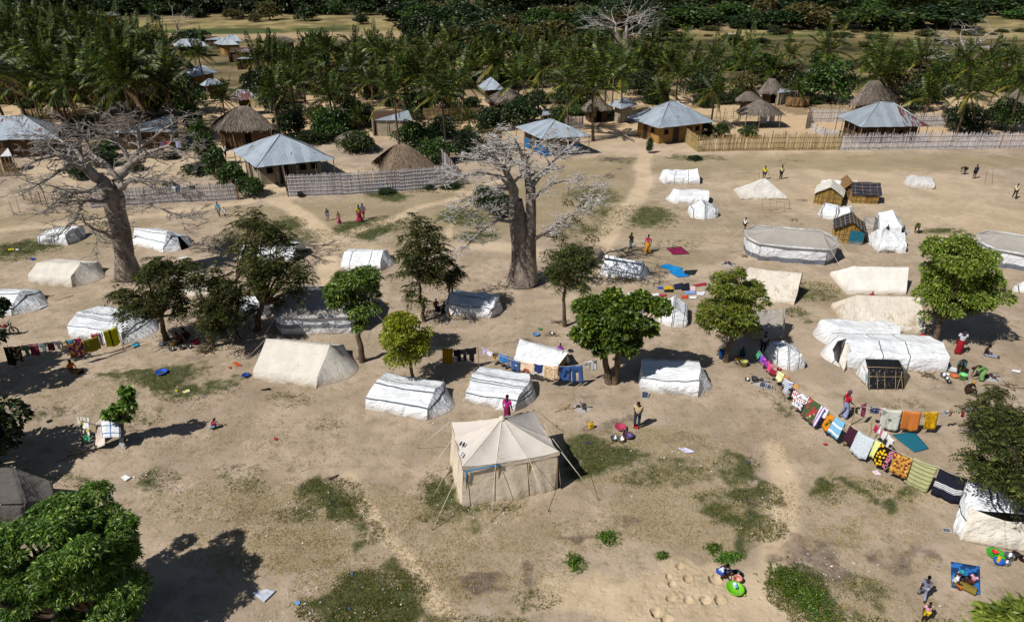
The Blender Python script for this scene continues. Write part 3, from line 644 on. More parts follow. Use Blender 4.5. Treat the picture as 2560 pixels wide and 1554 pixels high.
def tent(A, B, R1, R2, depth, label, hw=.55, kn=.14, mat=W0, emat=None, amp=.06, fr=.9, e1=0.0, e2=0.0, sag=.06, knF=None, name='tarp_tent', cat='tent', door=None, dmat=None, ropes=0, base_amp=.12, ends=(True, True), flat_sag=.05, group=None, cut=None):
    global TENTN; TENTN += 1; sd_ = TENTN * 3.7
    A = G(*A); B = G(*B); a = (B - A); L = a.length; a.normalize(); n = Vector((-a.y, a.x, 0))
    if n.y < 0: n = -n
    M = A + n * depth / 2; r1 = lean_plane_pt(*R1, M, n); r2 = lean_plane_pt(*R2, M, n)
    O = (A + B) / 2 + n * depth / 2; root = empty(name, O, 0, label, cat, group)
    H = max(r1.z, r2.z)
    nu = max(14, int(L / .16)); segs = 7
    def prof(u, k, side):                     # k 0..1 base->knee, 1..2 knee->ridge
        N = A.lerp(B, u) + (n * depth if side else Vector()); Rg = r1.lerp(r2, u); Rg = Rg + Vector((0, 0, -sag * H * math.sin(math.pi * u)))
        K = N + (Vector((Rg.x, Rg.y, 0)) - N) * kn; K.z = min(hw, Rg.z * .8)
        if k <= 1: p = N.lerp(K, k); p += (N - Vector((Rg.x, Rg.y, 0))).normalized() * .05 * math.sin(math.pi * k)
        else: p = K.lerp(Rg, k - 1); p += Vector((0, 0, -flat_sag * H * math.sin(math.pi * (k - 1)) * (.4 + .6 * math.sin(math.pi * u))))
        return p
    ks = [i / 4 for i in range(4)] + [1 + i / segs for i in range(segs + 1)]
    path = [(k, 0) for k in ks] + [(k, 1) for k in ks[-2::-1]]
    P = []
    for i in range(nu + 1):
        u = i / nu; row = []
        for (k, s_) in path:
            p = prof(u, k, s_); q = p + disp(p, amp, fr, sd_)
            if k == 0: q.z = .01; q += Vector((nz(p.x, p.y, sd_, 1.7), nz(p.y, p.x, sd_ + 4, 1.7), 0)) * base_amp
            row.append(q)
        P.append(row)
    prs = [0]
    for j in range(1, len(path)): prs.append(prs[-1] + (P[nu // 2][j] - P[nu // 2][j - 1]).length)
    rid = prs[len(ks) - 1]
    PL = [[q - O for q in row] for row in P]
    link('cover', grid_mesh('cover', PL, mat, lambda i, j: (i / nu * L - L / 2, abs(prs[j] - rid))), root)
    for e, (i0, ee) in enumerate(((0, e1), (nu, e2))):
        if not ends[e]: continue
        out = -a if i0 == 0 else a; base0 = A if i0 == 0 else B; W_ = []
        ns = 8 if ee < .4 else 12
        for j, (k, s_) in enumerate(path):
            p = P[i0][j]; f = max(0, min(1, (p - base0).dot(n) / depth)); colr = []
            g_ = base0 + n * depth * f + out * (ee * math.sin(math.pi * f) ** (1.1 if ee > .4 else .7)); g_.z = .01
            for s2 in range(ns + 1):
                t_ = s2 / ns; q = p.lerp(g_, t_)
                if ee > .4: q += out * ee * .06 * math.sin(math.pi * t_) * math.sin(math.pi * f) - Vector((0, 0, p.z * .10 * math.sin(math.pi * t_) * math.sin(math.pi * f)))
                if 0 < s2: q += disp(q, amp * .8, fr * 1.3, sd_ + 9) * (1 if s2 < ns else .3); q.z = max(q.z, .01)
                colr.append(q - O)
            W_.append(colr)
        me = grid_mesh('end_panel', W_, emat or mat, lambda i, j: (prs[i] - rid, j / ns * H))
        eo = link('end_panel', me, root)
        if door == e:
            # an opening drawn back: dark inside and a loose flap
            m_ = MB(); c0 = base0 + n * depth * .5 + out * (ee + .03); wdt = .42; hh = H * .78
            for sgn in (-1, 1):
                pass
            pts = [c0 - n * wdt - O, c0 + n * wdt - O, c0 + n * .12 - O + Vector((0, 0, hh)) - out * ee * .55, c0 - n * .12 - O + Vector((0, 0, hh)) - out * ee * .55]
            m_.add(pts + [p + out * .02 for p in pts], [(0, 1, 2, 3), (7, 6, 5, 4)]); m_.build('doorway', DARK, root)
            m_ = MB(); f0 = c0 + n * wdt - O; f1 = f0 + n * .35 + out * .15; tp = c0 - O + Vector((0, 0, hh)) + n * .12 - out * ee * .5
            m_.add([f0 + out * .05, f1, tp.lerp(f1, .4) + n * .1, tp + out * .04], [(0, 1, 2, 3)]); m_.build('door_flap', dmat or mat, root)
    for k in range(ropes):
        m_ = MB(); sgn = -1 if k % 2 == 0 else 1; p = (r1 if k % 2 == 0 else r2) - O
        m_.tube([p, p + Vector((a.x * sgn * 1.7, a.y * sgn * 1.7, -p.z))], .012, 4); m_.build('guy_rope', ROPE, root)
    if mat in (CR, CRS, CRB):
        for q_ in (r1, r2):
            m_ = MB(); b_ = Vector((q_.x, q_.y, 0)) - O; m_.tube([b_, Vector((b_.x, b_.y, q_.z + .08))], .03, 6); m_.build('pole', WOODG, root)
    return root, A, B, n, O, H
def bars(root, segs, name, mat=POLE, r=.02):
    for (p, q) in segs:
        m_ = MB(); m_.tube(limb_pts(p, q, 3, .01), r, 5); m_.build(name, mat, root)

def frame_tent(A, B, R1, R2, depth, ez, label, rmat=GN, wmat=WALLW, e=1.0, over=.25, amp=.03):
    """long tent with a separate hipped net roof over white walls"""
    A = G(*A); B = G(*B); a = B - A; L = a.length; a.normalize(); n = Vector((-a.y, a.x, 0)); O = (A + B) / 2 + n * depth / 2
    M = A + n * depth / 2; r1 = lean_plane_pt(*R1, M, n); r2 = lean_plane_pt(*R2, M, n); root = empty('relief_tent', O, 0, label, 'tent')
    poly = [A, B, B + a * e * .8 + n * depth * .3, B + a * e * .8 + n * depth * .7, B + n * depth, A + n * depth, A - a * e * .8 + n * depth * .7, A - a * e * .8 + n * depth * .3]
    poly = [p - O for p in poly]; R1_, R2_ = r1 - O, r2 - O
    # walls, bowed between the poles
    ns = 10
    for i in range(8):
        p, q = poly[i], poly[(i + 1) % 8]; ln = (q - p).length; nu = max(4, int(ln / .25)); out = Vector((q.y - p.y, p.x - q.x, 0)).normalized(); P = []
        for iu in range(nu + 1):
            u = iu / nu; b_ = p.lerp(q, u); row = []
            for k in range(ns + 1):
                z = ez * k / ns; x = b_ + out * (.10 * math.sin(math.pi * min(1, k / ns)) * (.5 + .5 * math.sin(u * ln * 2.2)) + .05 * math.sin(math.pi * u)); x = Vector((x.x, x.y, z)); x += disp(x + O, amp, 1.2, 5) * (1 if k else .2)
                if k == 0: x.z = .0
                row.append(x)
            P.append(row)
        link('wall_panel', grid_mesh('wall_panel', P, wmat, lambda i, j, nu=nu, ln=ln: (i / nu * ln, j / ns * ez + .05 * math.sin(i * .9))), root)
    # roof
    RF = []
    cen = sum(poly, Vector()) / 8
    for i in range(8):
        p, q = poly[i], poly[(i + 1) % 8]
        P = []; ln = (q - p).length; nu = max(4, int(ln / .4)); nv = 10
        tp = R1_ if i in (5, 6, 7) and i != 5 else R2_ if i in (1, 2, 3) else None
        for iu in range(nu + 1):
            u = iu / nu; b_ = p.lerp(q, u); o_ = (b_ - cen); o_.z = 0; o_.normalize(); b_ = b_ + o_ * over; b_.z = ez - .05 - .06 * math.sin(math.pi * u)
            if i == 0: t_ = R1_.lerp(R2_, u)
            elif i == 4: t_ = R2_.lerp(R1_, u)
            elif i in (1, 2, 3): t_ = R2_
            else: t_ = R1_
            P.append([b_.lerp(t_, k / nv) + Vector((0, 0, -.10 * math.sin(math.pi * k / nv) * (1 + math.sin(math.pi * u)))) for k in range(nv + 1)])
        RF.append((P, nu, ln))
    m_ = MB()
    for P, nu, ln in RF:
        nv = len(P[0]); m_.add([x for r_ in P for x in r_], [(i * nv + j, (i + 1) * nv + j, (i + 1) * nv + j + 1, i * nv + j + 1) for i in range(nu) for j in range(nv - 1)], smooth=True, uv=[(i / nu * ln, j * .3) for i in range(nu + 1) for j in range(nv)])
    m_.build('net_roof', rmat, root)
    for i in range(8):
        m_ = MB(); b_ = poly[i]; o_ = (b_ - cen); o_.z = 0; o_.normalize(); m_.tube([Vector((b_.x, b_.y, ez)) + o_ * over, b_ + o_ * (over + 1.4)], .012, 4); m_.build('guy_rope', ROPE, root)
    return root

# the big beige square tent in the middle
def square_tent():
    ez = 2.2; c = [G(x, y, ez) for (x, y) in ((1158, 1168), (1395, 1131), (1335, 1030), (1131, 1060))]
    O = sum(c, Vector()) / 4; O.z = 0; root = empty('square_tent', O, 0, 'large beige square canvas tent with peaked roof, guy ropes and blue door trim', 'tent')
    pk = atY(1255, 1044, O.y) - O; cs = [p - O for p in c]; ev = []
    for i in range(4):
        p, q = cs[i], cs[(i + 1) % 4]; ev += [p + Vector((0, 0, .10)), p.lerp(q, .34) + Vector((0, 0, -.02)), p.lerp(q, .67) + Vector((0, 0, -.02))]
    m_ = MB(); rb = MB()
    for i in range(12):
        p, q = ev[i], ev[(i + 1) % 12]; nu, nv = 6, 16; vs = []; uv = []
        for iu in range(nu + 1):
            u = iu / nu; b_ = p.lerp(q, u); o_ = Vector((b_.x, b_.y, 0)).normalized(); b_ = b_ + o_ * (.06 - .05 * math.sin(math.pi * u)) + Vector((0, 0, -.08 * math.sin(math.pi * u)))
            for k in range(nv + 1):
                t_ = k / nv; x = b_.lerp(pk, t_) + Vector((0, 0, -.07 * math.sin(math.pi * t_ ** .8) - .015 * math.sin(math.pi * u) * math.sin(math.pi * t_))); x += disp(x, .012, 2, 3); vs.append(x); uv.append((u, t_ * 3))
        m_.add(vs, [(a_ * (nv + 1) + b2, (a_ + 1) * (nv + 1) + b2, (a_ + 1) * (nv + 1) + b2 + 1, a_ * (nv + 1) + b2 + 1) for a_ in range(nu) for b2 in range(nv)], smooth=True, uv=uv)
        # seams as thin raised tapes
        tp = MB(); o_ = Vector((p.x, p.y, 0)).normalized()
        tp.tube([(p + o_ * .06).lerp(pk, k / 10) + Vector((0, 0, -.07 * math.sin(math.pi * (k / 10) ** .8) + .006)) for k in range(11)], .014, 4); tp.build('seam', plain('e4dccf', .9, .1), root)
    m_.build('roof', CRT, root)
    cap = MB(); cap.lathe([(.16, -.1), (.13, .0), (.05, .06), (0, .07)], 10, c=(pk.x, pk.y, pk.z + .04)); cap.build('peak_cap', CRB, root)
    # walls: three panels a side, each with its own folds
    for i in range(4):
        P0, P3 = cs[i], cs[(i + 1) % 4]; out = Vector((P3.y - P0.y, P0.x - P3.x, 0)).normalized()
        for k in range(3):
            p, q = P0.lerp(P3, k / 3 + .004), P0.lerp(P3, (k + 1) / 3 - .004); P = []; nu, nv = 12, 10
            for iu in range(nu + 1):
                u = iu / nu; b_ = p.lerp(q, u); row = []
                for j in range(nv + 1):
                    t_ = j / nv; out = Vector((b_.x, b_.y, 0)).normalized(); z = 2.17 * t_; bul = .05 * math.sin(math.pi * u) * (1 - t_) + .04 * math.sin(6 * u * (1 + k) + 3 * t_) * (1 - t_) - (.12 if k == 2 and i == 0 else .0) * u * (1 - t_)
                    flare = .22 * (1 - t_) ** 1.3; x = b_ + out * (bul + flare); row.append(Vector((x.x, x.y, z)))
                P.append(row)
            link('wall_panel', grid_mesh('wall_panel', P, CRB, lambda a_, b_: (a_ / 12 * 1.6, b_ / 10 * 2)), root)
    # valance, folded door edge, blue trim
    v_ = MB()
    for i in range(12):
        p, q = ev[i], ev[(i + 1) % 12]; pts = []
        for k in range(7):
            u = k / 6; b_ = p.lerp(q, u); o_ = Vector((b_.x, b_.y, 0)).normalized(); b_ = b_ + o_ * (.08 - .05 * math.sin(math.pi * u)) + Vector((0, 0, -.10 * math.sin(math.pi * u))); pts += [b_, b_ + Vector((0, 0, -.2 - .03 * math.sin(k * 2.1 + i)))]
        v_.add(pts, [(2 * k, 2 * k + 2, 2 * k + 3, 2 * k + 1) for k in range(6)])
    v_.build('valance', CRB, root)
    BL = plain('2277a8', .7, .2); b_ = MB(); p, q = cs[0], cs[1]; out = Vector((q.y - p.y, p.x - q.x, 0)).normalized() * .12
    z_ = Vector((0, 0, -.12)); b_.tube([p + out + z_ + (q - p) * .03 + Vector((0, 0, -.7)), p + out + z_ + (q - p) * .03, p.lerp(q, .2) + out + z_ + Vector((0, 0, .02)), p.lerp(q, .37) + out + z_ + Vector((0, 0, .06)), p.lerp(q, .375) + out + z_ + Vector((0, 0, -.12))], .035, 6); b_.build('door_trim', BL, root)
    for f in (.02, .36, .68, .985):
        m2 = MB(); x = cs[0].lerp(cs[1], f) + out * .55; m2.tube([Vector((x.x, x.y, .02)), Vector((x.x, x.y, 1.9))], .025, 6); m2.build('pole', POLE, root)
    for i in range(12):
        p = ev[i]; o_ = Vector((p.x, p.y, 0)).normalized(); m2 = MB(); e_ = Vector((p.x, p.y, 0)) + o_ * (2.1 if i % 3 == 0 else 1.5); m2.tube([p + o_ * .15, e_], .014, 4); m2.build('guy_rope', ROPE, root)
        m2 = MB(); m2.tube([e_ + Vector((0, 0, -.05)), e_ + Vector((0, 0, .16)) + o_ * .05], .02, 5); m2.build('peg', WOODG, root)
    return root, O, cs, pk, ev
ST = square_tent()

T = tent
T((95, 611), (170, 613), (118, 577), (182, 571), 2.6, 'lumpy white shelter at the far left, left of the big baobab', hw=.9, mat=WU, amp=.14, e1=.5, e2=.5, sag=.0, fr=1.1)
T((333, 612), (408, 632), (337, 571), (420, 578), 3.0, 'white striped tent standing right beside the left baobab trunk', mat=WV, door=1, e2=.9, sag=.03)
T((75, 710), (182, 718), (94, 656), (201, 657), 3.4, 'cream ridge tent with frayed hem, first below the lumpy shelter at far left', mat=CR, hw=.75, e2=1.2, sag=.02, kn=.1)
T((-50, 785), (30, 790), (-40, 724), (50, 727), 3.2, 'white striped tent cut by the left edge with torn sheet beside it', mat=WV, hw=.6, e2=1.3)
T((173, 846), (308, 862), (194, 779), (328, 798), 3.4, 'white striped tent behind the left clothesline with yellow cloth in front', mat=WV2, hw=.9, e2=1.1, amp=.09, sag=.05)
T((420, 735), (492, 742), (430, 680), (503, 711), 3.2, 'cream tent mostly hidden behind the two feathery trees at left', mat=CR, hw=.6, e2=1.2)
T((600, 650), (735, 655), (612, 603), (748, 603), 2.8, 'white tent showing only its ridge behind the tall dark feathery tree', mat=W0, hw=.6)
T((600, 790), (665, 795), (600, 745), (650, 735), 2.4, 'small white shelter hidden in the shade of the tall dark tree', mat=W0, hw=.5, amp=.12)
T((852, 676), (951, 678), (862, 629), (958, 625), 3.2, 'white tent with one dark strap behind the young mango tree', mat=WU1, hw=.6, e2=.8, sag=.02)
T((1115, 785), (1225, 797), (1130, 730), (1245, 745), 2.6, 'collapsed crumpled white shelter with blue folds right of the leggy tree', mat=WV, hw=.7, amp=.22, fr=1.6, e1=.3, e2=.6, base_amp=.35, name='collapsed_shelter', cat='shelter')
T((634, 950), (792, 969), (666, 845), (825, 862), 4.2, 'large cream ridge tent with a rounded porch, right of the feathery trees', mat=CR, hw=.62, kn=.1, e2=1.7, amp=.045, sag=.025, ropes=1, door=None)
T((913, 1022), (1068, 1050), (945, 948), (1087, 972), 3.0, 'white tent with two black stripes and a brown stain, left of the beige square tent', mat=WV, hw=.7, e2=1.0, amp=.06)
T((1163, 1007), (1288, 1029), (1182, 937), (1320, 958), 3.0, 'white striped tent directly behind the beige square tent', mat=WV2, hw=.8, e2=.8, amp=.09, base_amp=.2)
T((1282, 925), (1382, 946), (1300, 846), (1419, 882), 2.8, 'white sheet tent with patched roof behind the middle clothesline', mat=W0, hw=.6, e2=.3, door=1, emat=STRAWD, amp=.06)
T((1602, 977), (1745, 993), (1606, 916), (1752, 922), 2.7, 'long white bulging tent with one black band right of the round tree', mat=WV3, hw=.95, kn=.08, e1=.2, e2=.9, amp=.12, fr=.8, sag=.03)
T((1500, 690), (1598, 703), (1515, 636), (1604, 652), 2.8, 'white striped tent with firewood heaped in front, right of the centre baobab', mat=WV, hw=.5, amp=.09, e2=.6)
T((1662, 460), (1748, 461), (1672, 426), (1744, 421), 3.0, 'white shelter with cream hem, farthest of the three by the footpath', mat=WU1, hw=.8, amp=.12, e1=.4, sag=.12)
T((1688, 510), (1770, 512), (1700, 476), (1772, 477), 3.0, 'white shelter with rounded left end behind the gabled white tent', mat=W0, hw=.7, amp=.1, e1=.8)
T((1852, 499), (1970, 500), (1906, 447), (1916, 447), 3.0, 'grey topped conical tent beside stick frames at upper right', mat=cloth('grey_top_canvas', 'd8d3cb', stain=.35, stain_col='8a857f'), hw=.35, kn=.12, sag=0, amp=.07)
T((2066, 492), (2150, 494), (2074, 449), (2142, 451), 2.6, 'tall white tent with a thin blue stripe behind the straw huts', mat=cloth('white_thin_blue', 'eceef0', (1.5,), 'v', stripe_col='44597e', sw=.04), hw=1.0)
T((2052, 545), (2122, 556), (2062, 512), (2122, 520), 2.6, 'bulging white shelter with dark bands below the straw huts', mat=WU, hw=.9, amp=.15, e1=.5, e2=.6, fr=1.1)
T((2158, 580), (2182, 585), (2164, 540), (2184, 543), 2.4, 'small grey lumpy shelter leaning against the tall white one', mat=GYT, hw=.8, amp=.15, e1=.3, e2=.3)
T((2196, 585), (2255, 592), (2196, 527), (2228, 524), 3.2, 'tall white shelter with sloping back, behind the tented white one', mat=W0, hw=.9, amp=.14, e2=.8, fr=.8)
T((2197, 632), (2262, 632), (2204, 572), (2262, 584), 2.8, 'white draped shelter with dark opening at its hem below the tall one', mat=W0, hw=.6, amp=.16, e2=.7, fr=.9, base_amp=.25)
T((2278, 470), (2335, 474), (2290, 437), (2335, 445), 2.8, 'lone grey lumpy shelter on the bare field at upper right', mat=GYW, hw=.6, amp=.16, e1=.5, e2=.5, fr=1.0)
T((1860, 752), (1985, 763), (1870, 668), (2006, 683), 3.6, 'stained cream tent just right of the bright round tree', mat=CRS, hw=.35, kn=.08, e2=.25, sag=.02)
T((2116, 735), (2264, 737), (2135, 665), (2272, 668), 3.4, 'clean white canvas tent behind the stained wide tent at right', mat=cloth('white_canvas', 'e6e1d8', stain=.08, crease=.35, rough=.9), hw=.35, kn=.08, sag=.02, amp=.045)
T((2132, 832), (2312, 833), (2142, 737), (2300, 742), 3.8, 'wide cream tent with brown stained roof beside the big green tree at right', mat=CRS, hw=.4, kn=.07, sag=.01, amp=.05)
T((2080, 868), (2245, 872), (2098, 815), (2250, 818), 2.8, 'white sheet shelter behind the long shelter with black awning', mat=W0, hw=.8, amp=.1, e1=.7, sag=.04)
LONG = T((2110, 922), (2366, 930), (2112, 848), (2358, 857), 3.0, 'longest white shelter with black plastic end and black porch at right', mat=WU1, hw=.95, kn=.1, e1=.9, amp=.07, sag=.02, emat=None)
T((1778, 826), (1808, 832), (1790, 770), (1812, 772), 2.2, 'small cream tent half hidden behind the bright round tree', mat=CR, hw=.7, amp=.1, e1=.4)
T((1880, 848), (1958, 850), (1885, 775), (1962, 770), 2.6, 'grey shaded tent between the bright round tree and a bare post', mat=GYT, hw=.6)
frame_tent((1896, 650), (2060, 664), (1940, 571), (2058, 582), 4.3, 1.5, 'long grey net roofed tent with white striped walls at upper right', e=1.2, wmat=WALLW2)
frame_tent((2478, 665), (2640, 690), (2500, 585), (2640, 605), 4.6, 1.5, 'grey net roofed tent with white walls cut by the right edge', e=1.2, wmat=WALLW2)
frame_tent((706, 836), (880, 834), (725, 722), (860, 730), 4.4, 1.45, 'grey net roofed tent with sagging white walls in the shade of the trees at left', e=1.0, wmat=WALLW)

# gable-end tents that face the camera
def gable(A, B, pk, H, label, mat, hw=.4, bulge=.5, amp=.06, name='tarp_tent', emat=None, hk=.12):
    """A,B: the near end's corners, pk: the FAR ridge point, H: ridge height"""
    global TENTN; TENTN += 1; sd_ = TENTN * 3.7
    A = G(*A); B = G(*B); M = (A + B) / 2; W_ = (B - A).length; a = (B - A).normalized(); fp = G(*pk, H * .92); bk = Vector((fp.x - M.x, fp.y - M.y, 0)); L = bk.length; bk.normalize()
    front = bulge; M2 = M + bk * front; L -= front; root = empty(name, M + bk * L / 2, 0, label, 'tent'); O = M + bk * L / 2; P = []; nu = max(6, int(L / .16))
    prof = [(-.5, 0), (-.5 + .02, hw * .5), (-.5 + hk * .5, hw)] + [(-.5 + hk * .5 + (.5 - hk * .5) * k / 6, hw + (H - hw) * k / 6 - .05 * H * math.sin(math.pi * k / 6)) for k in range(1, 7)]
    prof = prof + [(-x, z) for (x, z) in prof[-2::-1]]
    for i in range(nu + 1):
        u = i / nu; row = []
        for (x, z) in prof:
            f = z / H; q = M2 + a * x * W_ + bk * (u * L) + Vector((0, 0, z * (1 - .08 * u) - .05 * math.sin(math.pi * u) * f)); q = q + disp(q, amp, 1.0, sd_); q.z = max(q.z, .01); row.append(q - O)
        P.append(row)
    link('cover', grid_mesh('cover', P, mat, lambda i, j: ((j - len(prof) // 2) * .24, i / nu * L)), root)
    for ei, i0 in enumerate((0, nu)):
        W2 = []; sgn = -1 if ei == 0 else 1
        for j in range(len(prof)):
            q = P[i0][j]; f = (j / (len(prof) - 1)); g_ = Vector((q.x, q.y, .01)) + bk * sgn * (front if ei == 0 else .2) * math.sin(math.pi * f)
            W2.append([q.lerp(g_, k / 9) + (disp(q.lerp(g_, k / 9) + O, amp * .7, 1.5, sd_ + 3) * (1 if 0 < k < 9 else 0)) for k in range(10)])
        link('end_panel', grid_mesh('end_panel', W2, (emat or mat), lambda i, j: ((i - len(prof) // 2) * .24, j / 9 * 2)), root)
    return root, M, a, bk, O, H, W_
WG = cloth('white_tarp_gable_stripes', 'e8ebee', (-1.25, -.06, .12, 1.2), 'u', stain=.12, sw=.045)
gable((1728, 550), (1800, 548), (1757, 499), 1.35, 'white tent with black bands over its gable facing the camera, by the footpath', WG, bulge=.8, hw=.7, hk=.1)
gable((1643, 812), (1718, 824), (1688, 738), 1.35, 'white gabled tent with double black band, right half behind the round tree', WG, bulge=.5, hw=.75, hk=.12)
gable((1548, 790), (1612, 788), (1574, 730), 1.35, 'white gabled tent seen through the top of the round tree', WG, bulge=.4, hw=.75, hk=.12)
gable((1926, 918), (2018, 932), (1960, 850), 1.3, 'dome shaped white tent with a dark centre band and bright clothes alongside', WG, hw=.95, bulge=.6, amp=.09, hk=.3)
gable((2548, 735), (2620, 735), (2580, 688), 1.4, 'blue white tent just entering at the right edge', WG)

# reed-walled huts with tarps
def hut(A, B, depth, H, wh, label, roofmat, wallmat=STRAW, over=.25, panel=None, gable_front=False, bearing=None, name='straw_hut', lattice=False):
    A = G(*A); B = G(*B); a = B - A; L = a.length; a.normalize(); n = Vector((-a.y, a.x, 0)); O = (A + B) / 2 + n * depth / 2; root = empty(name, O, 0, label, 'hut')
    h = L / 2; d = depth / 2
    def w(x, y, z): return a * x + n * y + Vector((0, 0, z))
    if gable_front: ridge = (w(0, -d - over, H), w(0, d + over, H)); ev = ((w(-h - .15, -d - over, wh - .1), w(-h - .15, d + over, wh - .1)), (w(h + .15, -d - over, wh - .1), w(h + .15, d + over, wh - .1)))
    else: ridge = (w(-h - over, 0, H), w(h + over, 0, H)); ev = ((w(-h - over, -d - .15, wh - .1), w(h + over, -d - .15, wh - .1)), (w(-h - over, d + .15, wh - .1), w(h + over, d + .15, wh - .1)))
    for e in ev:
        P = []
        for i in range(15):
            u = i / 14; r_ = ridge[0].lerp(ridge[1], u); b_ = e[0].lerp(e[1], u); P.append([r_.lerp(b_, k / 8) + disp(r_.lerp(b_, k / 8) + O, .06, 1.6, 4) + Vector((0, 0, .02)) for k in range(9)])
        link('roof_sheet', grid_mesh('roof_sheet', P, roofmat, lambda i, j: (i / 14 * 3, j / 8 * 2)), root)
    # walls of upright straw bundles
    cs = [w(-h, -d, 0), w(h, -d, 0), w(h, d, 0), w(-h, d, 0)]
    for i in range(4):
        p, q = cs[i], cs[(i + 1) % 4]; ln = (q - p).length; out = Vector((q.y - p.y, p.x - q.x, 0)).normalized(); m_ = MB(); k = 0.0
        gw = (i in (0, 2)) if gable_front else (i in (1, 3))
        while k < ln:
            f = k / ln; top = wh + (H - wh) * (1 - abs(2 * f - 1)) * .96 if gw else wh
            x = p.lerp(q, f) + out * rnd.uniform(-.03, .03); wd = rnd.uniform(.05, .09); tv = (q - p).normalized() * wd
            z1 = top + rnd.uniform(-.08, .02); o2 = out * .03; j = (q - p).normalized() * rnd.uniform(-.05, .05)
            m_.add([x, x + tv, x + tv + Vector((0, 0, z1)) + j, x + Vector((0, 0, z1)) + j, x + o2 + tv * .5, x + o2 + tv * .5 + Vector((0, 0, z1)) + j], [(0, 4, 5, 3), (4, 1, 2, 5)]); k += wd * .8
        tag(m_.build('straw_wall', wallmat, root), kind='stuff')
        for z in (.35, .8, 1.25):
            if z < wh: m_ = MB(); m_.tube([p + out * .06 + Vector((0, 0, z)), q + out * .06 + Vector((0, 0, z))], .018, 4); m_.build('rail', POLE, root)
    if panel:
        x0, x1, pm = panel; P = []
        for i in range(9):
            u = x0 + (x1 - x0) * i / 8; b_ = cs[0].lerp(cs[1], u) - n * .1; P.append([b_ + Vector((0, 0, z * wh * .98)) - n * (.04 + .05 * math.sin(i * 1.4)) * (1 - z) for z in (0, .25, .5, .75, 1)])
        link('door_cloth', grid_mesh('door_cloth', P, pm, lambda i, j: (i * .15, j * .4)), root)
    if lattice:
        segs = []
        for e in ev:
            for k in range(4): f = (k + .5) / 4; segs.append((ridge[0].lerp(e[0], f) + Vector((0, 0, .07)), ridge[1].lerp(e[1], f) + Vector((0, 0, .07))))
            for k in range(4): f = (k + .5) / 4; segs.append((ridge[0].lerp(ridge[1], f) + Vector((0, 0, .08)), e[0].lerp(e[1], f) + Vector((0, 0, .08))))
        bars(root, segs, 'roof_pole', POLE, .012)
    return root
CRW = cloth('white_sheet_cream', 'e2dccf', stain=.2)
hut((2034, 508), (2100, 517), 2.4, 1.9, 1.15, 'straw hut under a loose cream sheet, left of the straw huts', CRW, gable_front=True)
hut((2103, 498), (2138, 500), 2.2, 1.9, 1.1, 'brown thatch hut between the cream sheeted and the blue tarped huts', STRAWD, STRAWD, gable_front=True)
hut((2130, 508), (2192, 511), 2.2, 1.9, 1.0, 'straw hut under a blue black tarp lashed with poles, right of the straw huts', NAVYT, gable_front=False, lattice=True)
hut((2082, 603), (2154, 612), 2.3, 2.0, 1.25, 'straw hut with teal cloth door and dark pole lashed roof', NAVYT, gable_front=True, panel=(.52, 1.0, TEAL), lattice=True)
# ------------------------------------------------------------------ houses
def clipstrip(a0, a1, pts_top):        # pts_top: [(a, b)] piecewise top edge
    def bt(x):
        for (p, q) in zip(pts_top[:-1], pts_top[1:]):
            if p[0] - 1e-6 <= x <= q[0] + 1e-6 and q[0] > p[0]: return p[1] + (q[1] - p[1]) * (x - p[0]) / (q[0] - p[0])
        return 0
    out = [(a0, 0), (a1, 0), (a1, bt(a1))] + [p for p in reversed(pts_top) if a0 + 1e-4 < p[0] < a1 - 1e-4] + [(a0, bt(a0))]
    return out
def iron_face(root, E0, E1, top, mat, sheet=.85, rust=None, n_out=None):
    """E0-E1 the eave, top: ridge points in order from E0's side (1 or 2)"""
    ax = (E1 - E0); L = ax.length; ax.normalize(); mid = sum(top, Vector()) / len(top); up = (mid - E0); up = up - ax * up.dot(ax); up.normalize(); nn = ax.cross(up)
    if nn.z < 0: nn = -nn
    pts = [(0, 0)] + [((t_ - E0).dot(ax), (t_ - E0).dot(up)) for t_ in top] + [(L, 0)]; pts.sort()
    k = max(2, round(L / sheet))
    for i in range(k):
        a0, a1 = L * i / k, min(L, L * (i + 1) / k + .03); pl = clipstrip(a0, a1, pts)
        pl = [p for j, p in enumerate(pl) if j == 0 or (abs(p[0] - pl[j - 1][0]) + abs(p[1] - pl[j - 1][1])) > .01]
        if len(pl) < 3 or max(p[1] for p in pl) < .06: continue
        lift = .012 * (i % 2) + rnd.uniform(.0, .012); ext = rnd.uniform(-.05, .05)
        V = [E0 + ax * x + up * (y if y > 1e-6 else -.02 + ext * .6) + nn * (lift + .01) for (x, y) in pl]
        nv = len(V); V2 = [v - nn * .006 for v in V]
        me = bpy.data.meshes.new('roof_sheet'); fs = [tuple(range(nv)), tuple(range(2 * nv - 1, nv - 1, -1))] + [(j, j + nv, (j + 1) % nv + nv, (j + 1) % nv) for j in range(nv)]
        me.from_pydata([tuple(v) for v in V + V2], [], fs); me.materials.append(rust if (rust and rnd.random() < .0) else mat(i / k) if callable(mat) else mat)
        l = me.uv_layers.new(name='UVMap'); uvs = [(x, y) for (x, y) in pl] * 2
        for lp in me.loops: l.data[lp.index].uv = uvs[lp.vertex_index]
        link('roof_sheet', me, root)
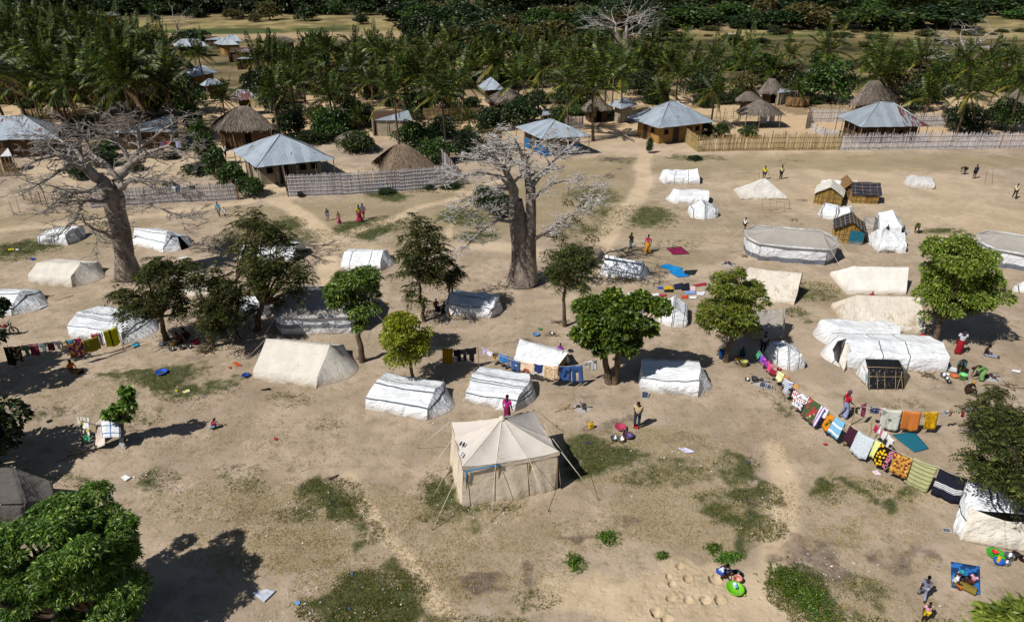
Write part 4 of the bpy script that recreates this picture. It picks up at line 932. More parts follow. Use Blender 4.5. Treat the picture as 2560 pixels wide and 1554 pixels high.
def house(left, near, right, apex, label, ze=2.4, inset=.9, wall=MUD, mat=IR, posts=3, name='iron_roof_house', win=True, apz=None, mats=None, wallinset=None, sheet=.85):
    """three eave corners (pixels) and one or two ridge points"""
    Lc, Nc, Rc = G(*left, ze), G(*near, ze), G(*right, ze); Bc = Lc + Rc - Nc; O = (Lc + Rc) / 2; O.z = 0; root = empty(name, O, 0, label, 'house')
    Lc, Nc, Rc, Bc = [p - O for p in (Lc, Nc, Rc, Bc)]
    rp = [atY(*p, O.y) - O for p in apex]
    # ridge lies along the longer side
    s1, s2 = (Nc - Rc), (Nc - Lc); z = max(p.z for p in rp); long_ = s1 if s1.length > s2.length else s2; d = long_.normalized(); rl = abs(long_.length - min(s1.length, s2.length)) * .5
    if len(rp) > 1: rl = max((rp[0] - rp[1]).length * .5, .15)
    c = Vector((0, 0, z)); r1, r2 = c - d * rl, c + d * rl
    if (r1.x > r2.x): r1, r2 = r2, r1
    cen = Vector()
    roof = MB(); roof.add([Lc, Nc, Rc, Bc], [(0, 1, 2, 3)])
    rf = roof.build('roof', WOODD, root)
    mm = mats or [mat] * 4
    def tops(p, q):
        e = (q - p).normalized()
        if abs(e.dot(d)) > .7: return [r1, r2] if e.dot(r2 - r1) > 0 else [r2, r1]
        m_ = (p + q) / 2; return [r1 if (r1 - m_).length < (r2 - m_).length else r2]
    for i, (p, q) in enumerate(((Lc, Nc), (Nc, Rc), (Rc, Bc), (Bc, Lc))): iron_face(rf, p, q, tops(p, q), mm[i], sheet)
    # ridge caps
    for p in (Lc, Nc, Rc, Bc):
        r_ = r1 if (r1 - p).length < (r2 - p).length else r2; m_ = MB(); m_.tube([p + Vector((0, 0, .03)), r_ + Vector((0, 0, .05))], .06, 5); m_.build('ridge_cap', IRL, rf)
    if rl > .2: m_ = MB(); m_.tube([r1 + Vector((0, 0, .05)), r2 + Vector((0, 0, .05))], .07, 5); m_.build('ridge_cap', IRL, rf)
    # walls
    wi = wallinset or (inset,) * 4; cs = []
    C_ = [Lc, Nc, Rc, Bc]
    for i in range(4):
        p = C_[i]; a = (C_[i - 1] - p).normalized(); b = (C_[(i + 1) % 4] - p).normalized(); q = p + a * wi[i] + b * wi[i - 1]; cs.append(Vector((q.x, q.y, 0)))
    for i in range(4):
        p, q = cs[i], cs[(i + 1) % 4]; m_ = MB(); ln = (q - p).length; ax = (q - p).normalized(); out = Vector((ax.y, -ax.x, 0)); ang = math.atan2(ax.y, ax.x)
        m_.box((p + q) / 2 + Vector((0, 0, (ze + .05) / 2)) - out * .1, (ln - (.002 if i % 2 else .4), .2, ze + .05 + z * 0), ang); m_.build('wall', wall, root)
        if win and ln > 3:
            dm = MB(); f = .38; x = p.lerp(q, f) + Vector((0, 0, 1.0)) + out * .012; dm.box(x, (.85, .05, 2.0), ang); dd = dm.build('door', WOODD, root)
            fm = MB(); fm.box(x + ax * .46 + out * .03, (.07, .06, 2.06), ang); fm.box(x - ax * .46 + out * .03, (.07, .06, 2.06), ang); fm.build('door_frame', WOODG, dd)
            for f in ((.7,) if ln < 6 else (.15, .7, .88)):
                wm = MB(); x = p.lerp(q, f) + Vector((0, 0, 1.5)) + out * .012; wm.box(x, (.6, .05, .6), ang); wo = wm.build('window', DARK, root); fm = MB()
                for s_ in (-1, 1): fm.box(x + ax * .33 * s_ + out * .03, (.07, .06, .72), ang); fm.box(x + Vector((0, 0, .33 * s_)) + out * .03, (.59, .055, .07), ang)
                fm.build('window_frame', WOODG, wo)
    for i in range(4):
        p, q = C_[i], C_[(i + 1) % 4]
        for k in range(posts):
            x = p.lerp(q, k / posts) * .965; m_ = MB(); m_.tube([Vector((x.x, x.y, 0)), Vector((x.x + rnd.uniform(-.05, .05), x.y, ze))], .05, 6); m_.build('post', WOODG, root)
    return root
house((580, 376), (640, 419), (838, 398), ((697, 337), (706, 339)), 'large hip roofed iron house with veranda, behind the centre reed fence', ze=2.5, wall=MUDG, wallinset=(.9, 2.0, .9, .9), posts=4)
house((1288, 318), (1352, 348), (1477, 340), ((1350, 300), (1374, 303)), 'iron roofed house with blue painted walls beside the centre baobab', wall=MUDB, posts=3)
house((1567, 294), (1646, 321), (1788, 305), ((1672, 254), (1690, 256)), 'iron hip roofed ochre mud house above the footpath', wall=MUD, inset=1.1, posts=0)
house((2091, 290), (2153, 318), (2324, 316), ((2190, 257), (2222, 266)), 'iron house with half rusted roof and dark walls behind the right fence', wall=MUDD, mats=[IRL, lambda f: IRU if f > .85 else (IRR if f > .62 else IRL), IRU, IR], posts=4)
house((-60, 318), (-75, 353), (146, 346), ((18, 291), (80, 292)), 'iron hip roofed house cut by the left edge behind the left baobab', wall=MUDD)
house((1196, 215), (1210, 226), (1262, 224), ((1228, 197), (1240, 195)), 'small iron roofed house beside the round thatched hut', wall=MUDD, posts=0)
house((1520, 262), (1552, 273), (1594, 262), ((1555, 246), (1562, 247)), 'small iron roofed house left of the ochre mud house', wall=MUDG, posts=0)
house((432, 112), (440, 117), (524, 116), ((462, 98), (500, 98)), 'distant iron roofed house left of a pair among the far left palms', wall=MUDD, posts=0, win=False)
house((534, 108), (552, 113), (600, 112), ((565, 92), (572, 92)), 'distant iron roofed house with a bright new roof, nearest the green strip', wall=MUD, posts=0, win=False, mat=IRL)
house((556, 102), (562, 105), (608, 103), ((572, 87), (580, 88)), 'distant iron roof just behind the bright new one', wall=MUD, posts=0, win=False)
house((458, 185), (480, 193), (545, 180), ((505, 165), (520, 166)), 'iron roofed house with a white dish among the left palms', wall=MUD, posts=0, win=False)
house((500, 212), (512, 216), (560, 210), ((520, 198), (535, 198)), 'iron roof half hidden under palms left of the thatched house', wall=MUDD, posts=0, win=False)
house((575, 245), (590, 252), (645, 248), ((600, 226), (625, 226)), 'patched iron roof between palms above the thatched house', wall=MUDD, posts=0, win=False, mat=IRR)
house((840, 170), (850, 176), (905, 172), ((862, 160), (880, 160)), 'bluish iron roof glimpsed deep in the centre palm grove', wall=MUDD, posts=0, win=False)
house((210, 34), (215, 38), (250, 37), ((225, 28), (235, 28)), 'tiny far iron roof in the leftmost distance', wall=MUD, posts=0, win=False, mat=IRL)
house((90, 38), (95, 42), (128, 41), ((100, 30), (118, 30)), 'tiny far pale roof at the extreme upper left', wall=MUD, posts=0, win=False, mat=IRL)
house((262, 36), (268, 40), (300, 38), ((275, 30), (285, 30)), 'tiny far roof right of the others at upper left', wall=MUD, posts=0, win=False)
def shed(FL, FR, BL, zf, zb, label, mat, wall, rows=1, name='shed', posts=True, sheet=.8):
    p, q, r_ = G(*FL, zf), G(*FR, zf), G(*BL, zb); O = (p + q) / 2; O.z = 0; root = empty(name, O, 0, label, 'shed'); p -= O; q -= O; r_ -= O; s_ = r_ + (q - p)
    rf = MB(); rf.add([p, q, s_, r_], [(0, 1, 2, 3)]); ro = rf.build('roof', WOODD, root); iron_face(ro, p, q, [r_, s_], mat, sheet)
    ax = (q - p).normalized(); bk = (r_ - p); bk.z = 0; L = (q - p).length - .6; D = bk.length - .6; bk.normalize(); c = (p + s_) / 2; ang = math.atan2(ax.y, ax.x)
    for (x, dz, ln, rot, hh) in ((c - bk * D / 2, 0, L, 0, zf), (c + bk * D / 2, 0, L, 0, zb), (c - ax * L / 2, 0, D - .22, 90, (zf + zb) / 2 - .1), (c + ax * L / 2, 0, D - .22, 90, (zf + zb) / 2 - .1)):
        m_ = MB(); m_.box((x.x, x.y, hh / 2 - .03), (ln, .16, hh - .06), ang + R(rot)); m_.build('wall', wall, root)
    for k in range(4 if posts else 0):
        m_ = MB(); x = p.lerp(q, k / 3); m_.tube([(x.x, x.y, 0), (x.x, x.y, zf)], .05, 6); m_.build('post', WOODG, root)
    return root
shed((266, 334), (432, 328), (274, 290), 2.2, 3.5, 'long shed with single slope iron roof and reed walls, behind the left baobab', IR, MUDD)
shed((934, 301), (1032, 302), (925, 275), 2.2, 2.9, 'lean-to iron roof on grey walls under the centre palms', IRL, MUDG)
shed((574, 131), (624, 131), (576, 119), 2.2, 2.6, 'striped rusty sheet shed near the distant iron roofs', IRR, MUDD)
shed((1944, 233), (1990, 228), (1950, 222), 2.0, 2.4, 'small bluish lean-to roof beside the open straw shelter', IRL, MUDG)
shed((1354, 290), (1402, 284), (1358, 274), 1.8, 2.2, 'low grey lean-to near the blue walled house', IRL, MUDD)
shed((512, 100), (546, 100), (516, 91), 2.2, 2.8, 'small far flat iron roof left of the bright new roof', IR, MUDD)
shed((590, 148), (632, 146), (584, 139), 2.2, 2.8, 'pale flat roof among palms below the striped shed', IRL, MUDD)
shed((1436, 156), (1452, 154), (1440, 148), 2.2, 2.8, 'scrap of pale roof between the palm crowns', IRL, MUDD)
shed((0, 392), (30, 390), (-10, 372), 1.8, 2.4, 'white patched lean-to at the left edge', cloth('white_sheets', 'd9dadb', stain=.4), MUDD)

# ------------------------------------------------------------------ thatched roofs
def thatch(left, near, right, apex, label, ze=2.0, mat=THG, wall=MUDD, wh=None, ridge=.6, strands=2600, walls=True, rounded=False, name='thatched_hut', inset=.7, posts=0, base=None):
    Lc, Nc, Rc = G(*left, ze), G(*near, ze), G(*right, ze)
    if rounded:
        c = (Lc + Rc) / 2; rad = (Rc - Lc).length / 2; ring = [c + Vector((math.cos(a), math.sin(a), 0)) * rad for a in [2 * math.pi * k / 20 for k in range(20)]]
    else:
        Bc = Lc + Rc - Nc; c = (Lc + Rc) / 2; ring = []
        for p, q in ((Lc, Nc), (Nc, Rc), (Rc, Bc), (Bc, Lc)):
            for k in range(5): ring.append(p.lerp(q, k / 5))
        ring = [c + (p - c) * (.93 if i % 5 == 0 else .97 if i % 5 in (1, 4) else 1.0) for i, p in enumerate(ring)]
    O = Vector((c.x, c.y, 0)); root = empty(name, O, 0, label, 'hut'); ap = atY(*apex, c.y) - O; ring = [p - O for p in ring]; N = len(ring)
    lon = ((Rc - Nc) if (Rc - Nc).length > (Nc - Lc).length else (Nc - Lc)).normalized() if not rounded else Vector((1, 0, 0)); rl = 0 if rounded else ridge
    def surf(i, t_):                     # i float around, t 0 eave..1 top
        a = ring[int(i) % N].lerp(ring[(int(i) + 1) % N], i % 1); s_ = max(-1, min(1, a.dot(lon) / 2.5)); top = ap + lon * rl * s_
        p = a.lerp(top, t_); p.z += .04 * (ap.z - ze) * math.sin(math.pi * t_) ; return p + Vector((0, 0, .10 * nz(p.x, p.y, 3, .8)))
    m_ = MB(); vs = [surf(i, k / 8) for i in range(N) for k in range(9)] + [surf(i, 0) * .9 + Vector((0, 0, -.05)) for i in range(N)]
    m_.add(vs, [(i * 9 + k, ((i + 1) % N) * 9 + k, ((i + 1) % N) * 9 + k + 1, i * 9 + k + 1) for i in range(N) for k in range(8)] + [(N * 9 + i, N * 9 + (i + 1) % N, ((i + 1) % N) * 9, i * 9) for i in range(N)], smooth=True)
    rf = m_.build('roof', mat, root)
    V = []; 
    for k in range(strands):
        t_ = 1 - math.sqrt(rnd.random()) * 1.0; i = rnd.random() * N; p = surf(i, t_); q = surf(i + rnd.uniform(-.15, .15), max(t_ - .16, -.05)); d = (q - p); d = d.normalized() * rnd.uniform(.4, .85); sd_ = d.cross(Vector((0, 0, 1))).normalized() * rnd.uniform(.025, .06); up = Vector((0, 0, rnd.uniform(.02, .10)))
        V += [p - sd_ * .6 + up * .3, p + sd_ * .6 + up * .3, p + d + sd_ + up, p + d - sd_ + up]
    for k in range(160):
        i = rnd.random() * N; p = surf(i, .02); o_ = Vector((p.x, p.y, 0)).normalized(); d = (o_ * .5 + Vector((0, 0, -.7))) * rnd.uniform(.25, .5); sd_ = Vector((-o_.y, o_.x, 0)) * .05; V += [p - sd_, p + sd_, p + d + sd_ * .5, p + d - sd_ * .5]
    st = link('straw', npmesh('straw', [tuple(v) for v in V], np.arange(len(V)).reshape(-1, 4), mat), rf); tag(st, kind='stuff')
    if walls:
        cs = [ring[k * N // 4 if not rounded else k] * (1) for k in range(4 if not rounded else N)]; f = 1 - inset / max(1, ring[0].length)
        cs = [Vector((p.x * f, p.y * f, 0)) for p in cs]
        for i in range(len(cs)):
            p, q = cs[i], cs[(i + 1) % len(cs)]; ang = math.atan2(q.y - p.y, q.x - p.x); m_ = MB(); m_.box((p + q) / 2 + Vector((0, 0, (ze + .1) / 2)), ((q - p).length - (.0 if rounded else .2), .15, ze + .1), ang); m_.build('wall', wall, root)
            if i == 1 and not rounded: m_ = MB(); o_ = Vector((math.sin(ang), -math.cos(ang), 0)); m_.box((p + q) / 2 + Vector((0, 0, .9)) + o_ * .1, (.8, .04, 1.8), ang); m_.build('door', DARK, root)
    for k in range(posts):
        p = ring[int(k * N / posts)] * .93; m_ = MB(); m_.tube([(p.x, p.y, 0), (p.x, p.y, ze + .1)], .06, 6); m_.build('post', POLE, root)
    return root
thatch((530, 305), (548, 323), (687, 318), (608, 265), 'grey thatched hut on slatted walls above the large iron house', ze=2.6, wall=MUDD, strands=4000, posts=6)
thatch((928, 402), (975, 428), (1105, 424), (1003, 362), 'brown domed thatch roof just behind the centre reed fence', ze=1.5, mat=THB, strands=5000, wall=MUD)
thatch((250, 280), (262, 294), (388, 290), (300, 254), 'grey thatched roof behind the long iron shed', ze=2.4)
thatch((1217, 245), (1235, 258), (1312, 250), (1270, 219), 'round shouldered thatch hut beside the small iron house', ze=1.9, rounded=True)
thatch((2128, 250), (2140, 258), (2262, 252), (2185, 202), 'tall grey thatched hut above the rusty roofed house', ze=2.4, strands=4000, posts=5, ridge=.8)
thatch((2128, 248), (2150, 258), (2258, 256), (2205, 226), 'lower ragged thatch roof in front of the tall thatched hut', ze=1.7, posts=4, wall=MUDD, ridge=.5)
thatch((1842, 272), (1862, 286), (1962, 285), (1900, 252), 'open thatched shelter on poles with a white cloth hanging from it', ze=2.1, walls=False, posts=8)
thatch((1898, 222), (1905, 230), (1968, 228), (1930, 197), 'thatched hut behind the open shelter', ze=2.0)
thatch((1846, 240), (1850, 250), (1900, 246), (1872, 229), 'grey thatch partly hidden left of the open shelter', ze=2.0)
thatch((2500, 245), (2510, 262), (2590, 258), (2545, 222), 'grey thatched hut cut by the right edge', ze=2.0)
thatch((418, 148), (428, 154), (458, 150), (438, 138), 'small distant thatched hut under the left palms', ze=2.0, strands=900)
thatch((440, 172), (455, 180), (492, 172), (468, 150), 'rounded thatched hut among the left palms, nearer of a pair', ze=2.0, strands=1200)
thatch((1165, 108), (1172, 113), (1197, 110), (1181, 98), 'lone far thatched hut behind the centre grove', ze=2.0, strands=700)
thatch((675, 100), (690, 106), (740, 104), (712, 90), 'far grey thatched roof beside the dry meadow', ze=2.0, strands=900)
thatch((845, 340), (855, 350), (918, 342), (880, 328), 'low grey thatch in bushes above the brown dome roof', ze=1.6, strands=1200)
thatch((1455, 262), (1470, 275), (1530, 270), (1490, 246), 'dark thatched kitchen behind the single palm trunk', ze=2.0)
# ------------------------------------------------------------------ reed fences
def fence(pts, h, label, mat=REEDG, rails=4, step=.075, gap=.0, rag=.06, post=1.4, lean=.03, name='reed_fence'):
    P = [G(*p) for p in pts]; O = P[0].copy(); root = empty(name, O, 0, label, 'fence')
    V = []
    for p, q in zip(P[:-1], P[1:]):
        ln = (q - p).length; d = (q - p).normalized(); out = Vector((d.y, -d.x, 0)); x = 0
        while x < ln:
            if rnd.random() >= gap:
                b_ = p + d * x - O + out * rnd.uniform(-.02, .02); w_ = rnd.uniform(.02, .035); hh = h * (1 + rnd.uniform(-rag, rag) + .05 * nz(b_.x, b_.y, 1, .5)); j = d * rnd.uniform(-lean, lean) * 2
                V += [b_ - d * w_, b_ - out * .02 * -1, b_ - out * -.02 + j + Vector((0, 0, hh)), b_ - d * w_ + j + Vector((0, 0, hh)), b_ + out * .02, b_ + d * w_, b_ + d * w_ + j + Vector((0, 0, hh)), b_ + out * .02 + j + Vector((0, 0, hh))]
            x += step * rnd.uniform(.6, 1.1)
        for k in range(rails):
            z = h * (k + .6) / (rails + .1); m_ = MB(); n_ = max(2, int(ln / 1.5)); m_.tube([p.lerp(q, i / n_) - O + out * .05 + Vector((0, 0, z + rnd.uniform(-.03, .03))) for i in range(n_ + 1)], .022, 4); m_.build('rail', mat, root)
        k = 0
        while k < ln:
            m_ = MB(); b_ = p + d * k - O - out * .06; m_.tube([b_, b_ + Vector((rnd.uniform(-.08, .08), 0, h * rnd.uniform(1.0, 1.3)))], .04, 5); m_.build('post', WOODD, root); k += post * rnd.uniform(.8, 1.3)
    tag(link('reeds', npmesh('reeds', [tuple(v) for v in V], np.arange(len(V)).reshape(-1, 4), mat), root), kind='stuff')
    return root
fence([(722, 491), (860, 487), (1000, 478), (1142, 466)], 2.3, 'long grey reed fence in front of the brown thatch roof', rails=6, step=.045)
fence([(722, 491), (712, 455), (706, 432)], 2.3, 'short side return of the grey fence beside the large iron house', rails=4, step=.045)
fence([(1142, 466), (1120, 433), (1098, 410)], 2.1, 'grey fence running back from the right end of the long fence', rails=3)
fence([(228, 521), (330, 513), (450, 506), (594, 500)], 1.75, 'weathered grey reed fence with clothes drying on it, behind the left baobab', rails=4, step=.055)
fence([(1744, 380), (1850, 377), (1960, 376), (2100, 375)], 2.0, 'yellow brown reed fence in front of the ochre mud house', mat=REEDY, rails=3, gap=.12, rag=.14)
fence([(1712, 357), (1744, 380)], 2.0, 'short end of the yellow fence beside the ochre mud house', mat=REEDY, rails=3)
fence([(2100, 376), (2220, 374), (2380, 372), (2620, 370)], 2.0, 'pale grey reed fence in front of the half rusted house, running off right', rails=3, rag=.14, gap=.05)
fence([(2265, 318), (2400, 317), (2620, 316)], 1.9, 'grey back fence behind the half rusted house', rails=3)
fence([(2015, 322), (2020, 305), (2110, 305)], 1.9, 'grey fence corner left of the half rusted house', rails=2)
fence([(2026, 325), (2060, 340), (2095, 345)], 1.0, 'low bent grey fence beside the half rusted house', rails=1)
fence([(1205, 360), (1255, 352)], 1.8, 'short yellow reed screen left of the blue walled house', mat=REEDY, rails=2)
fence([(1412, 326), (1458, 322)], 1.8, 'grey reed screen behind the blue walled house', rails=3)
fence([(0, 442), (52, 440)], 1.6, 'dark reed screen at the left edge', mat=REEDM, rails=2)
fence([(60, 500), (120, 520), (230, 518)], 1.3, 'sparse stick fence left of the left baobab', mat=REEDM, rails=2, gap=.7, step=.25)
fence([(575, 330), (580, 372)], 2.0, 'slatted dark fence below the grey thatched hut', mat=REEDM, rails=5)
fence([(575, 352), (640, 348), (700, 345)], 1.8, 'dark slatted fence behind the large iron house', mat=REEDM, rails=5)
fence([(1060, 300), (1150, 302), (1235, 300)], 1.8, 'brown reed fence among bushes in the village centre', mat=REEDM, rails=3)
fence([(60, 298), (250, 300)], 1.6, 'dark reed fence behind the leftmost iron house', mat=REEDM, rails=2)
fence([(1790, 300), (1850, 297), (1930, 300)], 1.4, 'open rail fence right of the ochre mud house', mat=POLE, rails=2, gap=.85, step=.3)
fence([(490, 385), (560, 470), (600, 500)], 1.4, 'stick fence grown over by the green hedge', mat=REEDM, rails=2, gap=.4)
# ------------------------------------------------------------------ the two great baobabs and two far ones
baobab((315, 692), [[(322, 690, 1.15), (312, 640, .92), (300, 580, .85), (290, 530, .85), (283, 492, .9), (270, 465, .8)]],
 [[(290, 500, 0, .72), (262, 455, -.3, .62), (225, 430, -.8, .5), (185, 402, -1.5, .36), (140, 385, -2.2, .24), (95, 400, -2.6, .12)],
  [(300, 470, 0, .6), (297, 440, .4, .5), (330, 410, .9, .40), (352, 370, 1.4, .28), (345, 325, 1.8, .17), (335, 322, 1.6, .08)],
  [(335, 405, .9, .30), (375, 380, .2, .2), (420, 365, -.4, .13), (455, 380, -.8, .06)],
  [(300, 470, 0, .42), (325, 450, -.8, .28), (375, 452, -1.6, .16), (430, 455, -2.2, .08)],
  [(292, 440, .3, .34), (262, 410, 1, .3), (230, 385, 1.6, .2), (210, 340, 2.2, .12), (195, 325, 2.2, .05)],
  [(225, 430, -.8, .3), (190, 375, .4, .2), (150, 350, 1, .12), (115, 345, 1.5, .05)],
  [(185, 402, -1.5, .2), (130, 440, -2.6, .14), (80, 470, -3, .07)],
  [(290, 500, 0, .26), (250, 505, -1.6, .2), (207, 500, -2.6, .14), (192, 545, -3, .1), (150, 585, -3.2, .05)],
  [(192, 540, -3, .10), (230, 570, -2.8, .12), (275, 590, -1.2, .14), (285, 600, -.2, .16)],
  [(262, 455, -.3, .3), (225, 480, -1.8, .17), (170, 480, -2.4, .1), (120, 520, -2.8, .05)],
  [(330, 410, .9, .26), (300, 360, 1.2, .2), (275, 320, 1.4, .1)],
  [(352, 370, 1.4, .2), (400, 330, 1.2, .12), (430, 310, 1, .05)],
  [(300, 495, 0, .2), (340, 495, -1.5, .12), (400, 520, -2.2, .07), (440, 545, -2.6, .03)]],
 'giant bare baobab leaning left with wide pale twiggy branches, at left', levels=4, seed=5, spread=.62, tw=BAOTD)
baobab((1310, 708), [[(1304, 706, 1.3), (1304, 660, 1.0), (1301, 610, .82), (1294, 550, .8), (1290, 500, .6)], [(1318, 702, 1.05), (1318, 650, .85), (1324, 590, .62), (1328, 530, .52), (1325, 470, .45)]],
 [[(1290, 510, 0, .5), (1280, 460, -.4, .38), (1262, 420, -.8, .28), (1235, 390, -1.2, .16), (1205, 385, -1.6, .07)],
  [(1325, 475, 0, .4), (1318, 430, .3, .32), (1305, 390, .6, .22), (1290, 355, .8, .1)],
  [(1325, 470, 0, .32), (1355, 430, .5, .24), (1385, 400, .8, .15), (1420, 370, 1.2, .07)],
  [(1280, 470, -.4, .25), (1240, 475, -1.6, .17), (1200, 490, -2.4, .1), (1165, 520, -2.8, .05)],
  [(1290, 500, 0, .24), (1250, 440, -1.4, .15), (1200, 430, -2.2, .09), (1160, 440, -2.8, .05)],
  [(1292, 555, -.3, .2), (1245, 550, -1.5, .15), (1195, 585, -2.2, .09), (1150, 630, -2.6, .04)],
  [(1333, 600, .1, .24), (1365, 580, -1.2, .19), (1400, 555, -1.8, .12), (1440, 530, -2.4, .07), (1470, 512, -2.6, .04)],
  [(1330, 500, 0, .22), (1375, 460, -1.2, .15), (1425, 450, -2, .09), (1465, 470, -2.3, .04)],
  [(1300, 430, .4, .2), (1330, 380, 1.5, .13), (1360, 350, 2.0, .06)], [(1262, 420, -.8, .2), (1262, 380, .6, .12), (1240, 350, 1.2, .05)],
  [(1295, 520, -.2, .16), (1260, 520, -1.5, .11), (1215, 540, -2.2, .06)], [(1318, 430, .3, .2), (1280, 400, 1.5, .14), (1230, 370, 2.4, .06)]],
 'bare silver baobab with a forked trunk at the picture centre', levels=4, seed=9, spread=.5, leafy=[(1440, 555, -2, .5), (1460, 520, -2.2, .5), (1400, 600, -1.8, .6), (1480, 600, -1.5, .5), (1420, 510, -2, .4), (1370, 640, -1.5, .6)])
baobab((1560, 128), [[(1552, 128, 1.4), (1546, 105, 1.2), (1540, 85, .9)], [(1562, 128, 1.2), (1564, 100, 1.0), (1565, 80, .8)]],
 [[(1542, 88, 0, .7), (1525, 72, -1, .4), (1512, 62, -2, .2)], [(1565, 84, 0, .7), (1566, 60, .5, .45), (1570, 45, 1, .25)], [(1565, 80, 0, .5), (1590, 65, 1, .35), (1600, 60, 1.5, .2)], [(1540, 88, 0, .4), (1540, 62, 1, .3), (1535, 52, 2, .15)], [(1566, 90, 0, .35), (1592, 85, -1, .2)]],
 'distant silver baobab rising behind the centre palms', levels=3, seed=12, spread=2.3)
baobab((2415, 175), [[(2420, 178, 1.2), (2418, 150, 1.0), (2412, 130, .7)]], [[(2412, 132, 0, .6), (2395, 115, -1, .35), (2375, 105, -2, .2)], [(2415, 135, 0, .6), (2440, 112, 1, .3), (2452, 98, 1.5, .15)], [(2412, 130, 0, .4), (2405, 105, 1, .25)], [(2415, 140, 0, .4), (2375, 138, -1, .2), (2345, 145, -2, .1)]],
 'distant bare baobab above the right hand palms', levels=3, seed=15, spread=2.0)
baobab((443, 92), [[(444, 92, .6), (443, 72, .4), (441, 60, .3)]], [[(441, 60, 0, .25), (432, 48, 0, .15)], [(442, 62, 0, .25), (450, 46, 0, .12)], [(443, 70, 0, .2), (458, 58, 0, .1)]], 'small far leafless tree in front of the green strip', levels=2, seed=18, spread=1.8)

# ------------------------------------------------------------------ trees of the camp
tree('feathery_tree', (640, 825), [(600, 575, 740, 700), (590, 650, 790, 760), (600, 740, 720, 815)], (655, 760), 'feather', 11500, .85, 40, .30, .2, L_FEA, 'tallest dark feathery tree, right of the three at left', zc=None, forks=1)
tree('feathery_tree', (592, 800), (560, 505, 690, 640), (590, 700), 'feather', 4200, .8, 18, .30, .1, L_SCR, 'thin ragged top of a feathery tree rising behind the tallest dark one', group=None)
tree('feathery_tree', (417, 850), [(330, 630, 470, 730), (290, 690, 478, 812)], (402, 790), 'feather', 13000, .85, 30, .32, .17, L_FEA, 'dark feathery tree with visible leaning trunk, left of the three')
tree('feathery_tree', (522, 868), (455, 660, 618, 850), (520, 820), 'feather', 10500, .85, 28, .32, .2, L_FEA, 'dark drooping feathery tree above the firewood pile, middle of the three')
tree('feathery_tree', (1062, 802), [(1015, 525, 1115, 650), (985, 600, 1120, 720), (1000, 700, 1100, 770)], (1045, 700), 'feather', 11500, .8, 34, .24, .12, L_FEA, 'tall leggy dark tree between the young mango and the centre baobab', depth=.9)
tree('feathery_tree', (1125, 790), (1090, 640, 1160, 712), (1118, 700), 'feather', 2600, .7, 8, .3, .05, L_FEA, 'side spray of dark leaves right of the leggy tree')
tree('feathery_tree', (1412, 815), (1358, 605, 1492, 765), (1412, 700), 'feather', 9000, .75, 26, .28, .12, L_FEA, 'thin dark feathery tree in front of the centre baobab trunk')
tree('mango_tree', (906, 903), [(835, 655, 955, 770), (815, 710, 960, 800), (850, 770, 930, 830)], (893, 800), 'mango', 13000, .28, 30, .34, .17, L_MANGO, 'young mango tree on one bare trunk behind the cream ridge tent', flat=.9)
tree('small_tree', (1037, 962), (955, 785, 1075, 930), (1020, 880), 'leaf', 7500, .2, 26, .32, .1, L_YEL, 'small yellow green tree behind the double striped tent')
tree('cashew_tree', (1530, 957), [(1412, 745, 1600, 880), (1470, 722, 1660, 860), (1455, 800, 1620, 905)], (1528, 880), 'round', 24000, .26, 60, .26, .2, L_ROUND, 'broad round leaved tree on a double trunk right of the middle clothesline', forks=2, depth=.72)
tree('bright_tree', (1815, 903), [(1752, 700, 1925, 868), (1780, 655, 1900, 800)], (1830, 840), 'mango', 24000, .26, 52, .28, .17, L_BR, 'dense bright green tree between the long white tent and the stained tent')
tree('bright_tree', (2335, 858), [(2305, 580, 2450, 740), (2292, 650, 2505, 835), (2340, 600, 2490, 780)], (2350, 800), 'leaf', 30000, .22, 70, .24, .2, L_BR, 'tall bright green tree over the women at right, beside the wide cream tent')
tree('feathery_tree', (2515, 1300), [(2405, 1100, 2640, 1250), (2450, 1020, 2640, 1140), (2480, 1200, 2640, 1290)], (2510, 1200), 'feather', 12000, .8, 40, .30, .16, L_FEA, 'dark feathery tree at the right edge above the black blanket')
tree('mango_tree', Vector((-14.6, 17.6, 0)), [(-120, 1220, 290, 1500), (20, 1235, 330, 1480), (80, 1310, 378, 1580), (-130, 1380, 310, 1700)], None, 'mango', 140000, .19, 120, .26, .28, L_MANGO, 'large glossy mango tree filling the bottom left corner', low=-.7, flat=.9)
tree('mango_tree', Vector((11.6, 10.2, 0)), (2420, 1492, 2760, 1760), None, 'mango', 9000, .30, 22, .32, .2, L_BR, 'top of a bright mango tree at the bottom right corner', low=0)
tree('small_tree', (312, 1105), [(272, 1010, 330, 1062), (285, 962, 330, 1015), (300, 985, 355, 1045)], (305, 1060), 'round', 1600, .25, 14, .32, .06, L_MANGO, 'small dark sapling behind the cloth draped frame')
tree('mango_tree', (-110, 960), (-250, 745, 30, 915), None, 'round', 9000, .28, 26, .3, .2, L_DARK, 'tree mostly beyond the left edge, casting the broad shade by the clothesline')
tree('mango_tree', (-175, 1190), (-330, 960, 22, 1230), None, 'round', 9000, .28, 26, .3, .2, L_DARK, 'tree beyond the left edge whose leaves hang above the dark canopy')
# hidden foliage by the far right baby
tree('small_tree', (2505, 1120), (2410, 960, 2560, 1120), (2500, 1060), 'feather', 4500, .7, 14, .26, .06, L_SCR, 'thin dry leafed tree behind the right end of the upper clothesline')

